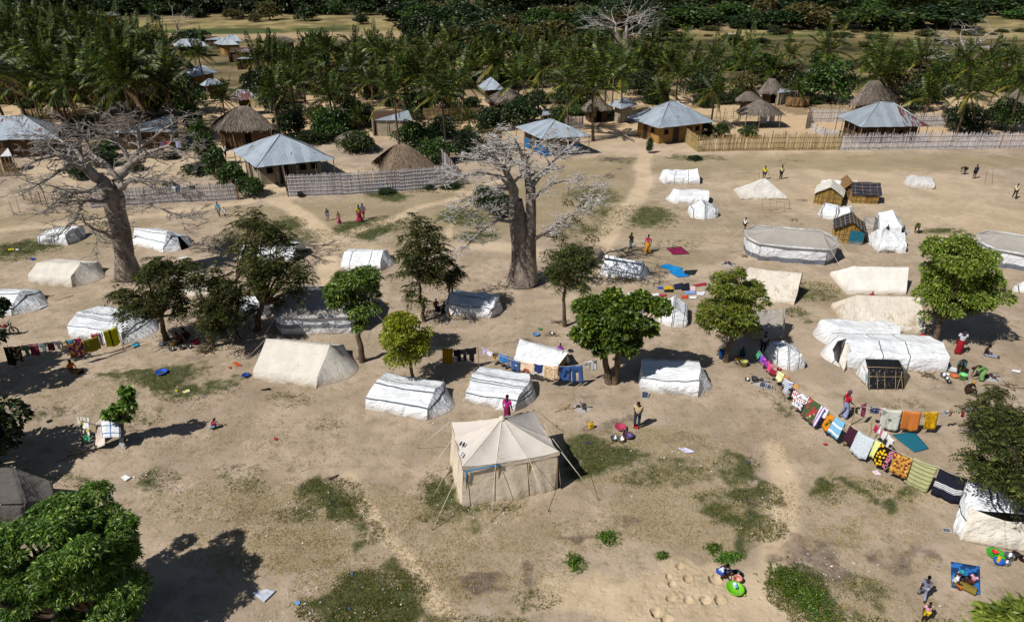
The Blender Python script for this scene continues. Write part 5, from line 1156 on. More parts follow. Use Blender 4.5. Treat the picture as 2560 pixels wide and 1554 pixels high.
# ------------------------------------------------------------------ village trees and shrubs
def masses(n, rz=.8, nb=30, nl=2600, L=.42, mat=None, kind='leaf', br=.30, low=-.75):
    bl = [(b[0], b[1], b[2] + rz * .80, b[3]) for b in blobs(1, 1, rz, nb, br, low)]
    V, F_ = crown_leaves(bl, nl, L, ratio=.62, flat=.85, fill=.2)
    V[:, 2] = np.maximum(V[:, 2], .04)
    me = npmesh('crown', V, F_, mat); t_ = MB(); t_.tube([(0, 0, -.02), (.02, .02, rz * .5), (.0, .05, rz)], [.07, .055, .03], 6)
    for k in range(4): b = rnd.choice(bl); t_.tube([(.0, .0, rz * .4), b[:3]], [.035, .012], 4)
    return me, t_.mesh('trunk', BARK)
MS = {}
for nm, mt in (('dark', L_DARK), ('mango', L_MID), ('brown', L_BRN), ('scrub', L_SCR), ('round', L_MID)):
    MS[nm] = [masses(i, rz=rnd.uniform(.7, 1.0), mat=mt, L=.13, nl=4200, nb=40) for i in range(2)]
MSF = {nm: [masses(i, rz=rnd.uniform(.65, .95), mat=mt, L=.17, nl=2200, nb=34) for i in range(3)] for nm, mt in (('dark', L_DARK), ('mango', L_MID), ('brown', L_BRN), ('scrub', L_SCR))}
def bush(box, kind='dark', label='', far=False, name='leafy_tree', cat='tree', group=None, depth=1.0):
    x0, y0, x1, y1 = box; P0 = G((x0 + x1) / 2, y1); s = ppm(P0); rx = (x1 - x0) / 2 / s; P0 = P0 + Vector((0, rx * .55, 0)); tp = atY((x0 + x1) / 2, y0, P0.y); H = max(tp.z, rx * .5)
    me, tk = rnd.choice((MSF if far else MS)[kind]); o = empty(name, P0, rnd.uniform(0, 6.28), label, cat, group)
    zz = max(v.co.z for v in (me.vertices[0], me.vertices[len(me.vertices) // 2])) ; zz = TOPZ.setdefault(me.name, max(v.co.z for v in me.vertices))
    o.scale = (rx, rx * depth, H / zz); link('crown', me, o); link('trunk', tk, o); return o
def zone(x): 
    for lim, n_ in ((90, 'at the extreme left edge'), (200, 'above the leftmost iron house'), (320, 'above the long shed'), (430, 'left of the alley'), (560, 'right of the distant iron roofs'), (700, 'above the grey thatched hut'), (850, 'above the large iron roof'), (1000, 'above the lean-to'), (1150, 'above the brown dome roof'), (1300, 'behind the round thatch hut'), (1450, 'above the blue walled house'), (1600, 'in front of the distant silver baobab'), (1800, 'behind the ochre mud house'), (1990, 'behind the open thatched shelter'), (2200, 'behind the tall thatched hut'), (2380, 'left of the far right baobab'), (9999, 'near the right edge')):
        if x < lim: return n_
def rowof(y): return 'back row' if y < 95 else 'upper row' if y < 130 else 'middle row' if y < 170 else 'lower row' if y < 205 else 'front row'
TOPZ = {}
for b, k, l in (((2020, 143, 2158, 262), 'mango', 'big round dark green tree left of the tall thatched hut'), ((1905, 150, 2022, 232), 'brown', 'brownish leafed tree left of the big round dark green one'),
 ((2185, 160, 2275, 240), 'brown', 'dull tree just behind the tall thatched hut'), ((2300, 158, 2405, 240), 'dark', 'dark tree below the distant bare baobab'), ((2475, 152, 2556, 232), 'brown', 'brownish tree near the right edge among palms'),
 ((2375, 255, 2475, 335), 'dark', 'spreading dark tree with a pale trunk behind the right fence'), ((2470, 240, 2560, 330), 'mango', 'green tree at the right edge behind the grey fence'),
 ((1262, 230, 1365, 320), 'dark', 'dark bush tree right of the round thatch hut'), ((1210, 175, 1300, 225), 'dark', 'dark tree behind the small iron house'), ((735, 68, 845, 200), 'mango', 'tall domed mango tree in the centre left grove'),
 ((395, 175, 508, 292), 'mango', 'rounded green tree by the alley above the left reed hedge'), ((682, 275, 765, 345), 'dark', 'dark bushy tree right of the grey thatched hut'), ((780, 262, 872, 350), 'mango', 'green tree behind the apex of the large iron roof'),
 ((840, 325, 925, 385), 'mango', 'low green shrub right of the large iron roof'), ((985, 300, 1080, 372), 'round', 'bright banana like shrubs behind the brown dome roof'), ((1070, 285, 1150, 345), 'dark', 'dark shrub in front of the brown village fence'),
 ((1130, 325, 1210, 400), 'dark', 'dark shrub left of the short yellow screen'), ((1040, 345, 1130, 415), 'round', 'green shrubs right of the brown dome roof'), ((1185, 262, 1270, 330), 'dark', 'dark tree in the yard behind the centre baobab crown'),
 ((720, 330, 830, 360), 'dark', 'low dark bush behind the large iron roof'), ((1740, 300, 1785, 345), 'dark', 'dark green bush beside the yellow fence'), ((1788, 305, 1825, 345), 'round', 'small green bush inside the yellow fence'), ((1850, 310, 1895, 345), 'mango', 'low leafy bush inside the yellow fence below the open shelter'),
 ((160, 285, 240, 345), 'dark', 'dark bush between the leftmost iron house and the shed'), ((225, 350, 290, 400), 'mango', 'green shrub seen through the left baobab branches'), ((160, 400, 230, 450), 'dark', 'dark shrub under the left baobab limb'), ((450, 405, 530, 440), 'dark', 'low spreading tree in the yard right of the left baobab'),
 ((1830, 180, 1900, 240), 'brown', 'brownish tree left of the thatched hut group'), ((1370, 260, 1440, 320), 'mango', 'green bush right of the blue walled house roof'), ((600, 170, 680, 250), 'dark', 'dark tree deep among the left centre palms'), ((880, 175, 960, 250), 'brown', 'orange tinged tree in the centre grove'),
 ((1480, 150, 1560, 225), 'dark', 'dark tree behind the single trunked palm'), ((1560, 165, 1640, 240), 'dark', 'dark tree above the small iron house'), ((1080, 190, 1160, 270), 'dark', 'dark tree right of the tallest centre palms'), ((280, 120, 380, 210), 'dark', 'dark tree within the left palm grove'),
 ((120, 130, 240, 230), 'dark', 'dark tree low in the left palm grove'), ((0, 150, 110, 250), 'dark', 'dark tree at the left edge in the palm grove'), ((420, 70, 520, 120), 'dark', 'dark tree above the far left houses'), ((760, 150, 860, 240), 'brown', 'brownish mango among the centre left palms'),
 ((1400, 200, 1500, 270), 'dark', 'dark undergrowth tree behind the single trunk palm'), ((1720, 170, 1810, 250), 'dark', 'dark tree behind the ochre house palms'), ((1960, 175, 2040, 250), 'dark', 'dark bush right of the blue lean-to'), ((2250, 200, 2330, 280), 'dark', 'dark shrub right of the tall thatched hut'), ((650, 215, 720, 290), 'dark', 'dark shrub above the grey thatched hut'),
 ((1000, 215, 1080, 290), 'dark', 'dark shrub behind the lean-to'), ((840, 245, 930, 320), 'dark', 'dark shrub left of the lean-to'), ((330, 215, 400, 290), 'dark', 'dark shrub behind the hidden thatched roof'), ((1600, 205, 1680, 262), 'dark', 'dark shrub just behind the ochre house roof')):
    bush(b, k, l)
for i, (x, y) in enumerate([(1005, 330), (1040, 300), (1090, 350), (1150, 300), (1175, 345), (1120, 380), (1215, 335), (960, 315), (900, 300), (870, 330), (790, 300), (740, 290), (660, 262), (720, 262), (1180, 270), (1300, 275), (1345, 262), (1400, 262), (1250, 260), (1060, 262), (980, 268), (860, 268), (1510, 292), (1440, 290), (1630, 262), (1800, 262), (1840, 262), (1760, 270), (2040, 262), (2290, 262), (2340, 262), (2270, 300), (240, 270), (150, 270), (60, 272), (200, 340), (130, 345), (250, 420), (330, 430), (420, 400), (450, 380)]):
    w_ = rnd.uniform(38, 64); bush((x - w_ / 2, y - w_ * rnd.uniform(.5, .85), x + w_ / 2, y), rnd.choice(('dark', 'mango', 'scrub', 'dark')), 'yard shrub, ' + ('near' if y > 300 else 'far') + ' part of the village, ' + zone(x), False, 'yard_shrub', 'shrub', 'shrubs in the village yards')
for b, l in (((466, 250, 508, 340), 'hedge clump nearest the rounded green tree'), ((476, 288, 526, 384), 'upper hedge clump beside the sandy alley'), ((495, 325, 546, 420), 'middle hedge clump along the sandy alley'), ((515, 362, 568, 450), 'lower hedge clump beside the sandy alley'), ((545, 400, 612, 482), 'hedge clump at the end of the left reed fence'), ((585, 440, 655, 494), 'dark low hedge clump nearest the camera by the fence end')):
    bush(b, 'round', l, name='hedge_shrub', cat='shrub', group='green hedge along the alley')
for b, l in (((1215, 475, 1290, 545), 'low dark green bush behind the centre baobab trunk'), ((1178, 460, 1240, 520), 'dark weedy bush left of the centre baobab'), ((400, 455, 440, 470), 'tuft of weeds at the left reed fence'), ((940, 470, 990, 487), 'weed tuft left of three at the foot of the long reed fence'), ((1055, 462, 1090, 476), 'weed tuft in the middle at the foot of the long reed fence'), ((1100, 456, 1150, 474), 'weed tuft at the right end of the long reed fence'),
 ((742, 478, 760, 494), 'weed at the left end of the long reed fence'), ((1615, 340, 1632, 384), 'single dry maize like plant on the sand by the footpath'), ((1490, 1330, 1548, 1362), 'leafy green weed patch in front of the square tent'), ((1415, 1388, 1462, 1428), 'leafy green weed clump with an open top'), ((1765, 1362, 1805, 1382), 'small weed clump above the washing man'), ((1780, 1385, 1860, 1408), 'creeping weed beside the washing man'),
 ((1640, 1385, 1668, 1396), 'tiny weed sprig on the bare sand'), ((1925, 1415, 2030, 1510), 'large low green bush, bottom centre right'), ((1990, 1470, 2085, 1554), 'spreading low bush below the large one'), ((1720, 395, 1760, 402), 'low weeds above the upper right tents')):
    if b[3] < 1300: bush(b, 'dark', l, name='low_bush', cat='bush', depth=.9); continue
    c_ = G((b[0] + b[2]) / 2, (b[1] + b[3]) / 2); s_ = ppm(c_); rx = (b[2] - b[0]) / 2 / s_; ry = (b[3] - b[1]) / 2 / s_ / .72; H_ = .16 + .12 * rx; o = empty('low_bush', c_, .2, l, 'bush'); W_ = []; n_ = int(900 * rx * ry) + 120
    pp = nrs.normal(size=(n_, 2)) * .42; zz = nrs.rand(n_) * np.clip(1.1 - np.hypot(pp[:, 0], pp[:, 1]), .1, 1); keep = np.array([nz(x * 3, y * 3, rx, 1) > -.25 for x, y in pp]); cc = np.stack([pp[:, 0] * rx, pp[:, 1] * ry, zz * H_], 1)[keep]; cc = np.repeat(cc, 7, 0) + nrs.normal(size=(len(cc) * 7, 3)) * .05; cc[:, 2] = np.abs(cc[:, 2]) + .01
    V, F_ = leaf_quads(cc, nrm(rdir(len(cc)) + np.array([0, 0, .5])), nrs.uniform(.05, .11, len(cc)), nrs.uniform(.03, .05, len(cc))); link('leaves', npmesh('leaves', V, F_, L_FEA if rx > .9 else L_ROUND), o)

# ------------------------------------------------------------------ coconut palms
PV = [(joined(palm_fronds(i), 'crown', h), palm_trunk_mesh(h, i), h) for i, h in enumerate((6.2, 5.2, 7.6, 4.2, 5.8, 6.8, 4.8))]
def palm(px, py, k=None, sc=1.0, label=None, group='coconut palms in the village grove', detailed=False):
    k = rnd.randrange(7) if k is None else k; me, tk, h = PV[k]; hh = h * sc; P0 = G(px, py, hh)
    if P0.y > 900: return
    o = empty('coconut_palm', (P0.x, P0.y, 0), rnd.uniform(-.5, .5), label, 'palm tree', group); o.scale = (sc, sc, sc * rnd.uniform(.97, 1.03)); link('trunk', tk, o)
    if detailed:
        for f, M in palm_fronds(int(px)):
            fo = link('frond', f, o); fo.matrix_local = Matrix.Translation((0, 0, h)) @ M
    else: link('crown', me, o)
    return o
for (x, y, s_, l) in ((1483, 219, 1.12, 'coconut palm standing alone on a visible full trunk, by the blue walled house'), (1360, 171, 1.0, 'tall coconut palm with drooping fronds left of the single trunked one'), (1654, 230, .8, 'coconut palm with bright yellow lower fronds behind the ochre house'), (1788, 233, .85, 'coconut palm right behind the ochre house roof ridge'),
 (1105, 235, 1.0, 'large coconut palm with a yellow frond right of the lean-to'), (985, 235, 1.05, 'coconut palm whose trunk passes before the lean-to'), (680, 232, .9, 'coconut palm with yellow fronds right of the left alley'), (824, 240, .9, 'coconut palm with yellowing frond above the dark green bush'), (556, 250, .8, 'coconut palm beside the grey thatched hut'),
 (334, 220, .95, 'coconut palm with hanging yellow fronds above the long shed'), (150, 232, 1.0, 'coconut palm with yellow drooping fronds above the leftmost house'), (2321, 245, .8, 'coconut palm leaning over the back fence at right'), (2423, 235, .9, 'dense coconut palm above the pale trunked tree'), (1420, 205, .9, 'coconut palm with long fronds left of the lone palm'), (1172, 300, .42, 'short young palm near the short yellow screen'), (891, 288, .5, 'short young palm left of the lean-to'), (1997, 226, .55, 'short palm over the heaped straw rolls')):
    palm(x, y, None, s_, l, None, True)
pts = [(728, 215), (879, 170), (969, 140), (1014, 205), (1068, 112), (1127, 107), (1116, 160), (1190, 139), (1424, 150), (1785, 145), (1636, 107), (1708, 112), (1614, 140), (1729, 171), (1881, 130), (1857, 165), (1973, 138), (2075, 130), (2182, 142), (2203, 158), (2254, 158), (2302, 142), (2423, 174), (2532, 140), (495, 135), (930, 115), (1240, 120), (1290, 135), (1330, 120), (1380, 115), (1450, 120), (1520, 170), (1560, 190), (1690, 190), (640, 150), (690, 130), (770, 140), (820, 120), (1050, 180), (1160, 205), (930, 200), (760, 190), (1300, 205), (1250, 170), (2350, 200), (2500, 200), (2200, 195), (2470, 150), (2555, 200), (1930, 170), (1830, 120), (1590, 165), (2390, 150), (860, 215)]
for (x, y) in pts: palm(x + rnd.uniform(-6, 6), y + rnd.uniform(-4, 4), None, rnd.uniform(.8, 1.05), 'coconut palm, ' + rowof(y) + ', ' + zone(x))
placed = []
k = 0
while len(placed) < 92 and k < 4000:
    k += 1; x = rnd.uniform(-60, 412); y = rnd.uniform(38, 218)
    if y < 38 + max(0, (x - 200)) * .33: continue
    m_ = 12 + (y - 30) * .12
    if any(abs(x - a) < m_ and abs(y - b) < m_ * .6 for a, b in placed): continue
    placed.append((x, y)); palm(x, y, None, rnd.uniform(.95, 1.25), 'dark coconut palm, ' + rowof(y) + ', ' + zone(x), 'coconut palms in the upper left grove')
placed = []; k = 0
while len(placed) < 34 and k < 4000:
    k += 1; x = rnd.uniform(430, 1700); y = rnd.uniform(112, 178)
    if x < 655: continue
    if any(abs(x - a) < 26 and abs(y - b) < 14 for a, b in placed): continue
    placed.append((x, y)); palm(x, y, None, rnd.uniform(.7, .95), 'coconut palm, ' + rowof(y) + ', ' + zone(x))
placed = []
for i in range(250):
    if i < 90: x = rnd.uniform(-40, 430); y = rnd.uniform(80 + max(0, x - 200) * .25, 262)
    else: x = rnd.uniform(430, 2560); y = rnd.uniform(140, 225)
    if x > 1650 and y < 165: continue
    if 405 < x < 650 and (y < 215 or x < 600): continue
    if 1660 < x < 1790 and y > 200: continue
    if (1830 < x < 2280) and y > 195: continue
    if (1540 < x < 1600) and y > 215: continue
    if (1195 < x < 1310) and y > 185: continue
    w_ = rnd.uniform(30, 66) * (.5 + y / 260); bush((x - w_ / 2, y - w_ * .62, x + w_ / 2, y), rnd.choice(('dark', 'mango', 'dark', 'scrub', 'brown')), 'leafy understorey bush, ' + rowof(y) + ', ' + zone(x), True, 'undergrowth_bush', 'bush', 'bushes under the palms')
# ------------------------------------------------------------------ big trees beyond the fields
FB = [(1952, 8, 2105, 74), (2108, 14, 2290, 78), (2270, 8, 2460, 76), (1310, 14, 1412, 84), (1396, 34, 1512, 92), (1617, 54, 1664, 86), (1655, 12, 1795, 72), (1500, -8, 1585, 46), (1780, 0, 1900, 60), (1880, -10, 1950, 48), (1830, 30, 1945, 74), (1700, -20, 1800, 30), (1000, -10, 1045, 46), (975, 6, 1050, 52), (1060, -6, 1125, 34), (1120, -8, 1180, 40), (1180, 20, 1240, 72), (1240, 28, 1310, 80), (1050, 20, 1110, 60), (730, 8, 785, 54), (640, 0, 700, 52), (560, -10, 640, 46), (480, -10, 560, 34), (400, -12, 480, 30), (300, -14, 400, 28), (200, -14, 300, 26), (90, -14, 200, 26), (-20, -14, 90, 26), (810, -4, 870, 38), (880, 34, 920, 62), (870, 0, 930, 40), (930, -8, 990, 30), (450, 18, 505, 46), (380, 24, 400, 56), (700, -10, 760, 30), (2460, -8, 2560, 42), (2380, -20, 2480, 20), (1920, 60, 1950, 88), (2100, -24, 2260, 20), (2250, -24, 2400, 16), (1420, -4, 1500, 34), (1330, -10, 1420, 20), (1240, -12, 1330, 26), (1600, -14, 1700, 24), (1190, -14, 1260, 24), (555, 20, 600, 50), (620, 30, 650, 56), (2520, 20, 2600, 50), (1100, 40, 1170, 84), (1180, 60, 1260, 100), (1290, 62, 1360, 108), (1000, 70, 1060, 110), (1060, 60, 1120, 96), (1370, 84, 1430, 120)]
for i in range(75):
    x = rnd.uniform(-40, 2600); y = rnd.uniform(12, 40) if x < 1000 else rnd.uniform(30, 80) if x < 2450 else rnd.uniform(10, 40); w_ = rnd.uniform(60, 130); FB.append((x - w_ / 2, y - w_ * .42, x + w_ / 2, y))
for i in range(40):
    x = rnd.uniform(1010, 1660); y = rnd.uniform(50, 118); w_ = rnd.uniform(70, 120); FB.append((x - w_ / 2, y - w_ * .5, x + w_ / 2, y))
for b in FB: bush(b, rnd.choice(('dark', 'dark', 'mango', 'brown')), 'woodland tree beyond the fields, ' + zone((b[0] + b[2]) / 2) + (', top edge' if b[1] < 0 else ''), True, 'woodland_tree', 'tree', 'woodland trees beyond the fields')
for i in range(150):
    x = rnd.uniform(-40, 2600); y = rnd.uniform(34, 120)
    if not ((x > 1600 and 70 < y < 130) or (420 < x < 1300 and y < 50)): continue
    w_ = rnd.uniform(10, 30); bush((x - w_, y - w_ * .55, x + w_, y), rnd.choice(('scrub', 'brown', 'scrub', 'dark')), 'low dusty bush on the dry far fields, ' + rowof(y) + ', ' + zone(x), True, 'field_bush', 'bush', 'bushes on the dry far fields')
# the wood that closes the view: one mass
VV = []; FF = []; b0 = 0; rs = np.random.RandomState(5)
for i in range(330):
    me = MSF[('dark', 'dark', 'mango', 'brown')[i % 4]][i % 3][0]; n = len(me.vertices)
    if i < 12: pass
    co = np.empty(n * 3, dtype=np.float32); me.vertices.foreach_get('co', co); co = co.reshape(n, 3); q = np.empty(len(me.loops), dtype=np.int32); me.loops.foreach_get('vertex_index', q); q = q.reshape(-1, 4)
    keep = rs.rand(len(q)) < .45; q = q[keep]; used = np.unique(q); remap = np.full(n, -1); remap[used] = np.arange(len(used)); co = co[used]; q = remap[q]
    Y = 300 + 480 * rs.rand() ** 1.5; X = (rs.rand() - .5) * 1.9 * Y; s_ = rs.uniform(7, 13); a = rs.rand() * 6.28
    c_ = np.stack([co[:, 0] * math.cos(a) - co[:, 1] * math.sin(a), co[:, 0] * math.sin(a) + co[:, 1] * math.cos(a), co[:, 2]], 1) * np.array([s_, s_, s_ * rs.uniform(.55, .8)]) + np.array([X, Y, 0])
    VV.append(c_); FF.append(q + b0); b0 += len(c_)
tag(link('far_wood', npmesh('far_wood', np.concatenate(VV), np.concatenate(FF), L_DARK)), 'dense dark woodland closing the view at the top', 'woodland', None, 'stuff')
# ------------------------------------------------------------------ people
def skinmesh(V, E, Rd, root=0, sub=1, name='body'):
    me = bpy.data.meshes.new('tmp'); me.from_pydata([tuple(v) for v in V], E, []); ob = bpy.data.objects.new('tmp', me); COL.objects.link(ob)
    md = ob.modifiers.new('s', 'SKIN'); md.use_smooth_shade = True
    if not me.skin_vertices: bm = bmesh.new(); bm.from_mesh(me); bm.verts.layers.skin.verify(); bm.to_mesh(me); bm.free()
    for i, r in enumerate(Rd):
        sv = me.skin_vertices[0].data[i]; sv.radius = r if isinstance(r, tuple) else (r, r); sv.use_root = (i == root)
    s2 = ob.modifiers.new('u', 'SUBSURF'); s2.levels = sub; s2.render_levels = sub
    dg = bpy.context.evaluated_depsgraph_get(); dg.update(); out = bpy.data.meshes.new_from_object(ob.evaluated_get(dg)); out.name = name
    bpy.data.objects.remove(ob); bpy.data.meshes.remove(me); return out
BASEJ = dict(pel=(0, 0, .96), spi=(0, .0, 1.14), che=(0, .0, 1.33), nek=(0, .0, 1.48), hd=(0, .02, 1.60), hL=(-.1, 0, .92), hR=(.1, 0, .92), kL=(-.11, .03, .5), kR=(.11, .03, .5), aL=(-.11, 0, .08), aR=(.11, 0, .08), tL=(-.12, .16, .03), tR=(.12, .16, .03),
    sL=(-.19, 0, 1.41), sR=(.19, 0, 1.41), eL=(-.25, -.02, 1.13), eR=(.25, -.02, 1.13), wL=(-.26, .07, .88), wR=(.26, .07, .88))
POSES = dict(stand={},
 look=dict(hd=(0, .09, 1.57), nek=(0, .03, 1.47), eL=(-.22, -.04, 1.14), wL=(-.10, .18, 1.02), eR=(.22, -.04, 1.14), wR=(.08, .19, 1.02)),
 walk=dict(kL=(-.1, .2, .52), aL=(-.1, .28, .08), tL=(-.1, .44, .04), kR=(.1, -.02, .5), aR=(.1, -.3, .13), tR=(.1, -.17, .03), eL=(-.24, -.12, 1.15), wL=(-.24, -.08, .92), eR=(.24, .08, 1.14), wR=(.22, .27, 1.0)),
 point=dict(kL=(-.1, .2, .52), aL=(-.1, .28, .08), tL=(-.1, .44, .04), kR=(.1, -.02, .5), aR=(.1, -.3, .13), tR=(.1, -.17, .03), eL=(-.38, .12, 1.30), wL=(-.52, .26, 1.38), eR=(.27, .02, 1.18), wR=(.16, .18, 1.3)),
 carry=dict(eL=(-.24, .06, 1.14), wL=(-.05, .22, 1.12), eR=(.24, .06, 1.14), wR=(.05, .22, 1.16)),
 bend=dict(pel=(0, -.12, .86), spi=(0, .06, .96), che=(0, .26, .98), nek=(0, .40, .94), hd=(0, .52, .88), hL=(-.1, -.12, .84), hR=(.1, -.12, .84), kL=(-.12, -.02, .46), kR=(.12, -.02, .46), aL=(-.12, -.08, .08), aR=(.12, -.08, .08), tL=(-.13, .08, .03), tR=(.13, .08, .03), sL=(-.18, .32, .92), sR=(.18, .32, .92), eL=(-.2, .36, .64), eR=(.2, .38, .64), wL=(-.12, .44, .38), wR=(.12, .46, .38)),
 squat=dict(pel=(0, -.14, .26), spi=(0, -.10, .44), che=(0, .02, .62), nek=(0, .10, .75), hd=(0, .17, .86), hL=(-.1, -.13, .25), hR=(.1, -.13, .25), kL=(-.17, .24, .42), kR=(.17, .24, .42), aL=(-.14, .04, .07), aR=(.14, .04, .07), tL=(-.15, .2, .03), tR=(.15, .2, .03), sL=(-.18, .06, .68), sR=(.18, .06, .68), eL=(-.24, .24, .5), eR=(.24, .24, .5), wL=(-.1, .44, .36), wR=(.1, .44, .36)),
 sit=dict(pel=(0, 0, .11), spi=(0, -.03, .3), che=(0, .01, .5), nek=(0, .05, .64), hd=(0, .10, .76), hL=(-.1, .02, .1), hR=(.1, .02, .1), kL=(-.14, .44, .14), kR=(.14, .44, .14), aL=(-.12, .84, .07), aR=(.12, .84, .07), tL=(-.13, .86, .2), tR=(.13, .86, .2), sL=(-.18, .02, .57), sR=(.18, .02, .57), eL=(-.24, .1, .34), eR=(.24, .1, .34), wL=(-.12, .32, .24), wR=(.12, .32, .24)))
SKIN = plain('3a241a', .55, .35, 0, .1); HAIR = plain('0f0c0b', .9, .1); EYE = plain('e8e4dc', .3, .5, 0, 0)
_BC = {}
def body_meshes(pose):
    if pose in _BC: return _BC[pose]
    J = {k: Vector(v) for k, v in BASEJ.items()}; J.update({k: Vector(v) for k, v in POSES[pose].items()})
    names = ['pel', 'spi', 'che', 'nek', 'hd', 'hL', 'kL', 'aL', 'tL', 'hR', 'kR', 'aR', 'tR', 'sL', 'eL', 'wL', 'sR', 'eR', 'wR']; ix = {n: i for i, n in enumerate(names)}
    E = [(ix[a], ix[b]) for a, b in (('pel', 'spi'), ('spi', 'che'), ('che', 'nek'), ('nek', 'hd'), ('pel', 'hL'), ('hL', 'kL'), ('kL', 'aL'), ('aL', 'tL'), ('pel', 'hR'), ('hR', 'kR'), ('kR', 'aR'), ('aR', 'tR'), ('che', 'sL'), ('sL', 'eL'), ('eL', 'wL'), ('che', 'sR'), ('sR', 'eR'), ('eR', 'wR'))]
    rr = dict(pel=(.14, .11), spi=(.125, .095), che=(.15, .105), nek=.055, hd=.075, hL=.09, kL=.058, aL=.042, tL=.035, sL=.06, eL=.042, wL=.03)
    for n in ('h', 'k', 'a', 't', 's', 'e', 'w'): rr[n + 'R'] = rr[n + 'L']
    body = skinmesh([J[n] for n in names], E, [rr[n] for n in names])
    m = MB(); co = [v.co.copy() for v in body.vertices]; m.add(co, [tuple(p.vertices) for p in body.polygons], 0, smooth=True)
    hd = J['hd']; up = (J['hd'] - J['nek']).normalized(); fw = Vector((0, 1, 0)) - up * up.y; fw = fw.normalized() if fw.length > .2 else Vector((0, 0, -1)); q = Matrix((Vector((1, 0, 0)), fw, up)).transposed()
    c = hd + up * .045; m.ball(c, (.078, .098, .118), seg=12, rings=8, q=q); m.ball(c + q @ Vector((0, .096, -.02)), (.016, .022, .028), seg=6, rings=4, q=q)
    for s_ in (-1, 1):
        m.ball(c + q @ Vector((.078 * s_, -.005, -.01)), (.012, .022, .032), seg=6, rings=4, q=q)
        # palm, four fingers and a thumb
        w_, e_ = J['w' + 'RL'[s_ < 0]], J['e' + 'RL'[s_ < 0]]; d = (w_ - e_).normalized(); sd_ = d.cross(Vector((0, 1, 0)) if abs(d.y) < .8 else Vector((0, 0, 1))).normalized(); nn = d.cross(sd_)
        m.ball(w_ + d * .055, (.022, .04, .05), seg=8, rings=6, q=Matrix((nn, sd_, d)).transposed())
        for k, fl in enumerate((.062, .075, .07, .055)):
            b_ = w_ + d * .085 + sd_ * (.027 - .018 * k); m.tube([b_, b_ + d * fl * .5 + nn * .008, b_ + d * fl * .9 + nn * .03], [.009, .0085, .006], 5)
        b_ = w_ + d * .03 + sd_ * .036; m.tube([b_, b_ + d * .03 + sd_ * .022, b_ + d * .06 + sd_ * .026 + nn * .01], [.011, .01, .007], 5)
    bm_ = m.mesh('body', SKIN)
    h = MB(); h.ball(c + q @ Vector((0, -.018, .022)), (.088, .096, .112), seg=12, rings=8, q=q); hair = h.mesh('hair', HAIR)
    sc = MB(); sc.ball(c + q @ Vector((0, -.02, .03)), (.098, .108, .118), seg=12, rings=8, q=q); sc.ball(c + q @ Vector((0, -.12, .0)), (.05, .05, .04), seg=8, rings=5, q=q); scarf = sc.mesh('headscarf', HAIR)
    f_ = MB()
    for s_ in (-1, 1): f_.ball(c + q @ Vector((.03 * s_, .086, .004)), (.013, .009, .009), seg=6, rings=4, q=q); f_.ball(c + q @ Vector((.03 * s_, .094, .004)), .005, m=1, seg=5, rings=3)
    f_.ball(c + q @ Vector((0, .088, -.06)), (.026, .008, .007), m=1, seg=6, rings=4, q=q); face = f_.mesh('face', [EYE, DARK])
    def part(ns, ed, rad, nm, root=0): i_ = {n: k for k, n in enumerate(ns)}; return skinmesh([J[n] if isinstance(n, str) else n for n in ns], [(i_[a], i_[b]) for a, b in ed], rad, root, name=nm)
    J['mL'] = J['sL'].lerp(J['eL'], .7); J['mR'] = J['sR'].lerp(J['eR'], .7); J['n2'] = J['che'].lerp(J['nek'], .62); J['p2'] = J['pel'].lerp(J['spi'], -.25)
    shirt = part(['p2', 'spi', 'che', 'n2', 'sL', 'mL', 'sR', 'mR'], [('p2', 'spi'), ('spi', 'che'), ('che', 'n2'), ('che', 'sL'), ('sL', 'mL'), ('che', 'sR'), ('sR', 'mR')], [(.17, .135), (.15, .12), (.165, .125), .075, .078, .066, .078, .066], 'shirt', 1)
    J['qL'] = J['kL'].lerp(J['aL'], .85); J['qR'] = J['kR'].lerp(J['aR'], .85)
    pants = part(['pel', 'hL', 'kL', 'qL', 'hR', 'kR', 'qR'], [('pel', 'hL'), ('hL', 'kL'), ('kL', 'qL'), ('pel', 'hR'), ('hR', 'kR'), ('kR', 'qR')], [(.15, .125), .11, .08, .068, .11, .08, .068], 'trousers')
    J['uL'] = J['hL'].lerp(J['kL'], .85); J['uR'] = J['hR'].lerp(J['kR'], .85)
    shorts = part(['pel', 'hL', 'uL', 'hR', 'uR'], [('pel', 'hL'), ('hL', 'uL'), ('pel', 'hR'), ('hR', 'uR')], [(.155, .13), .115, .10, .115, .10], 'shorts')
    s_ = MB(); top = J['pel'].lerp(J['spi'], .35); kn = (J['kL'] + J['kR']) / 2; an = (J['aL'] + J['aR']) / 2; an = Vector((an.x, an.y, max(.12, an.z + .06))); wk = (J['kL'] - J['kR']).length; wa = (J['aL'] - J['aR']).length
    pts = [top, (J['hL'] + J['hR']) / 2 - Vector((0, 0, .02)), ((J['hL'] + J['hR']) / 2).lerp(kn, .55), kn, kn.lerp(an, .55), an]; rads = [(.155, .12), (.19, .155), (.19, .15), (.13 + wk * .35, .14), (.14 + wa * .3, .13), (.15 + wa * .35, .14)]
    vs = []; fs = []
    for i, (p, r_) in enumerate(zip(pts, rads)):
        d = (pts[min(i + 1, 5)] - pts[max(i - 1, 0)]).normalized(); a_ = Vector((1, 0, 0)); b_ = d.cross(a_).normalized()
        for k in range(14): t_ = 6.283 * k / 14; w2 = 1 + .06 * math.sin(k * 3.1 + i); vs.append(p + a_ * r_[0] * math.cos(t_) * w2 + b_ * r_[1] * math.sin(t_) * w2)
    s_.add(vs, [(i * 14 + k, i * 14 + (k + 1) % 14, (i + 1) * 14 + (k + 1) % 14, (i + 1) * 14 + k) for i in range(5) for k in range(14)], smooth=True); skirt = s_.mesh('skirt', HAIR)
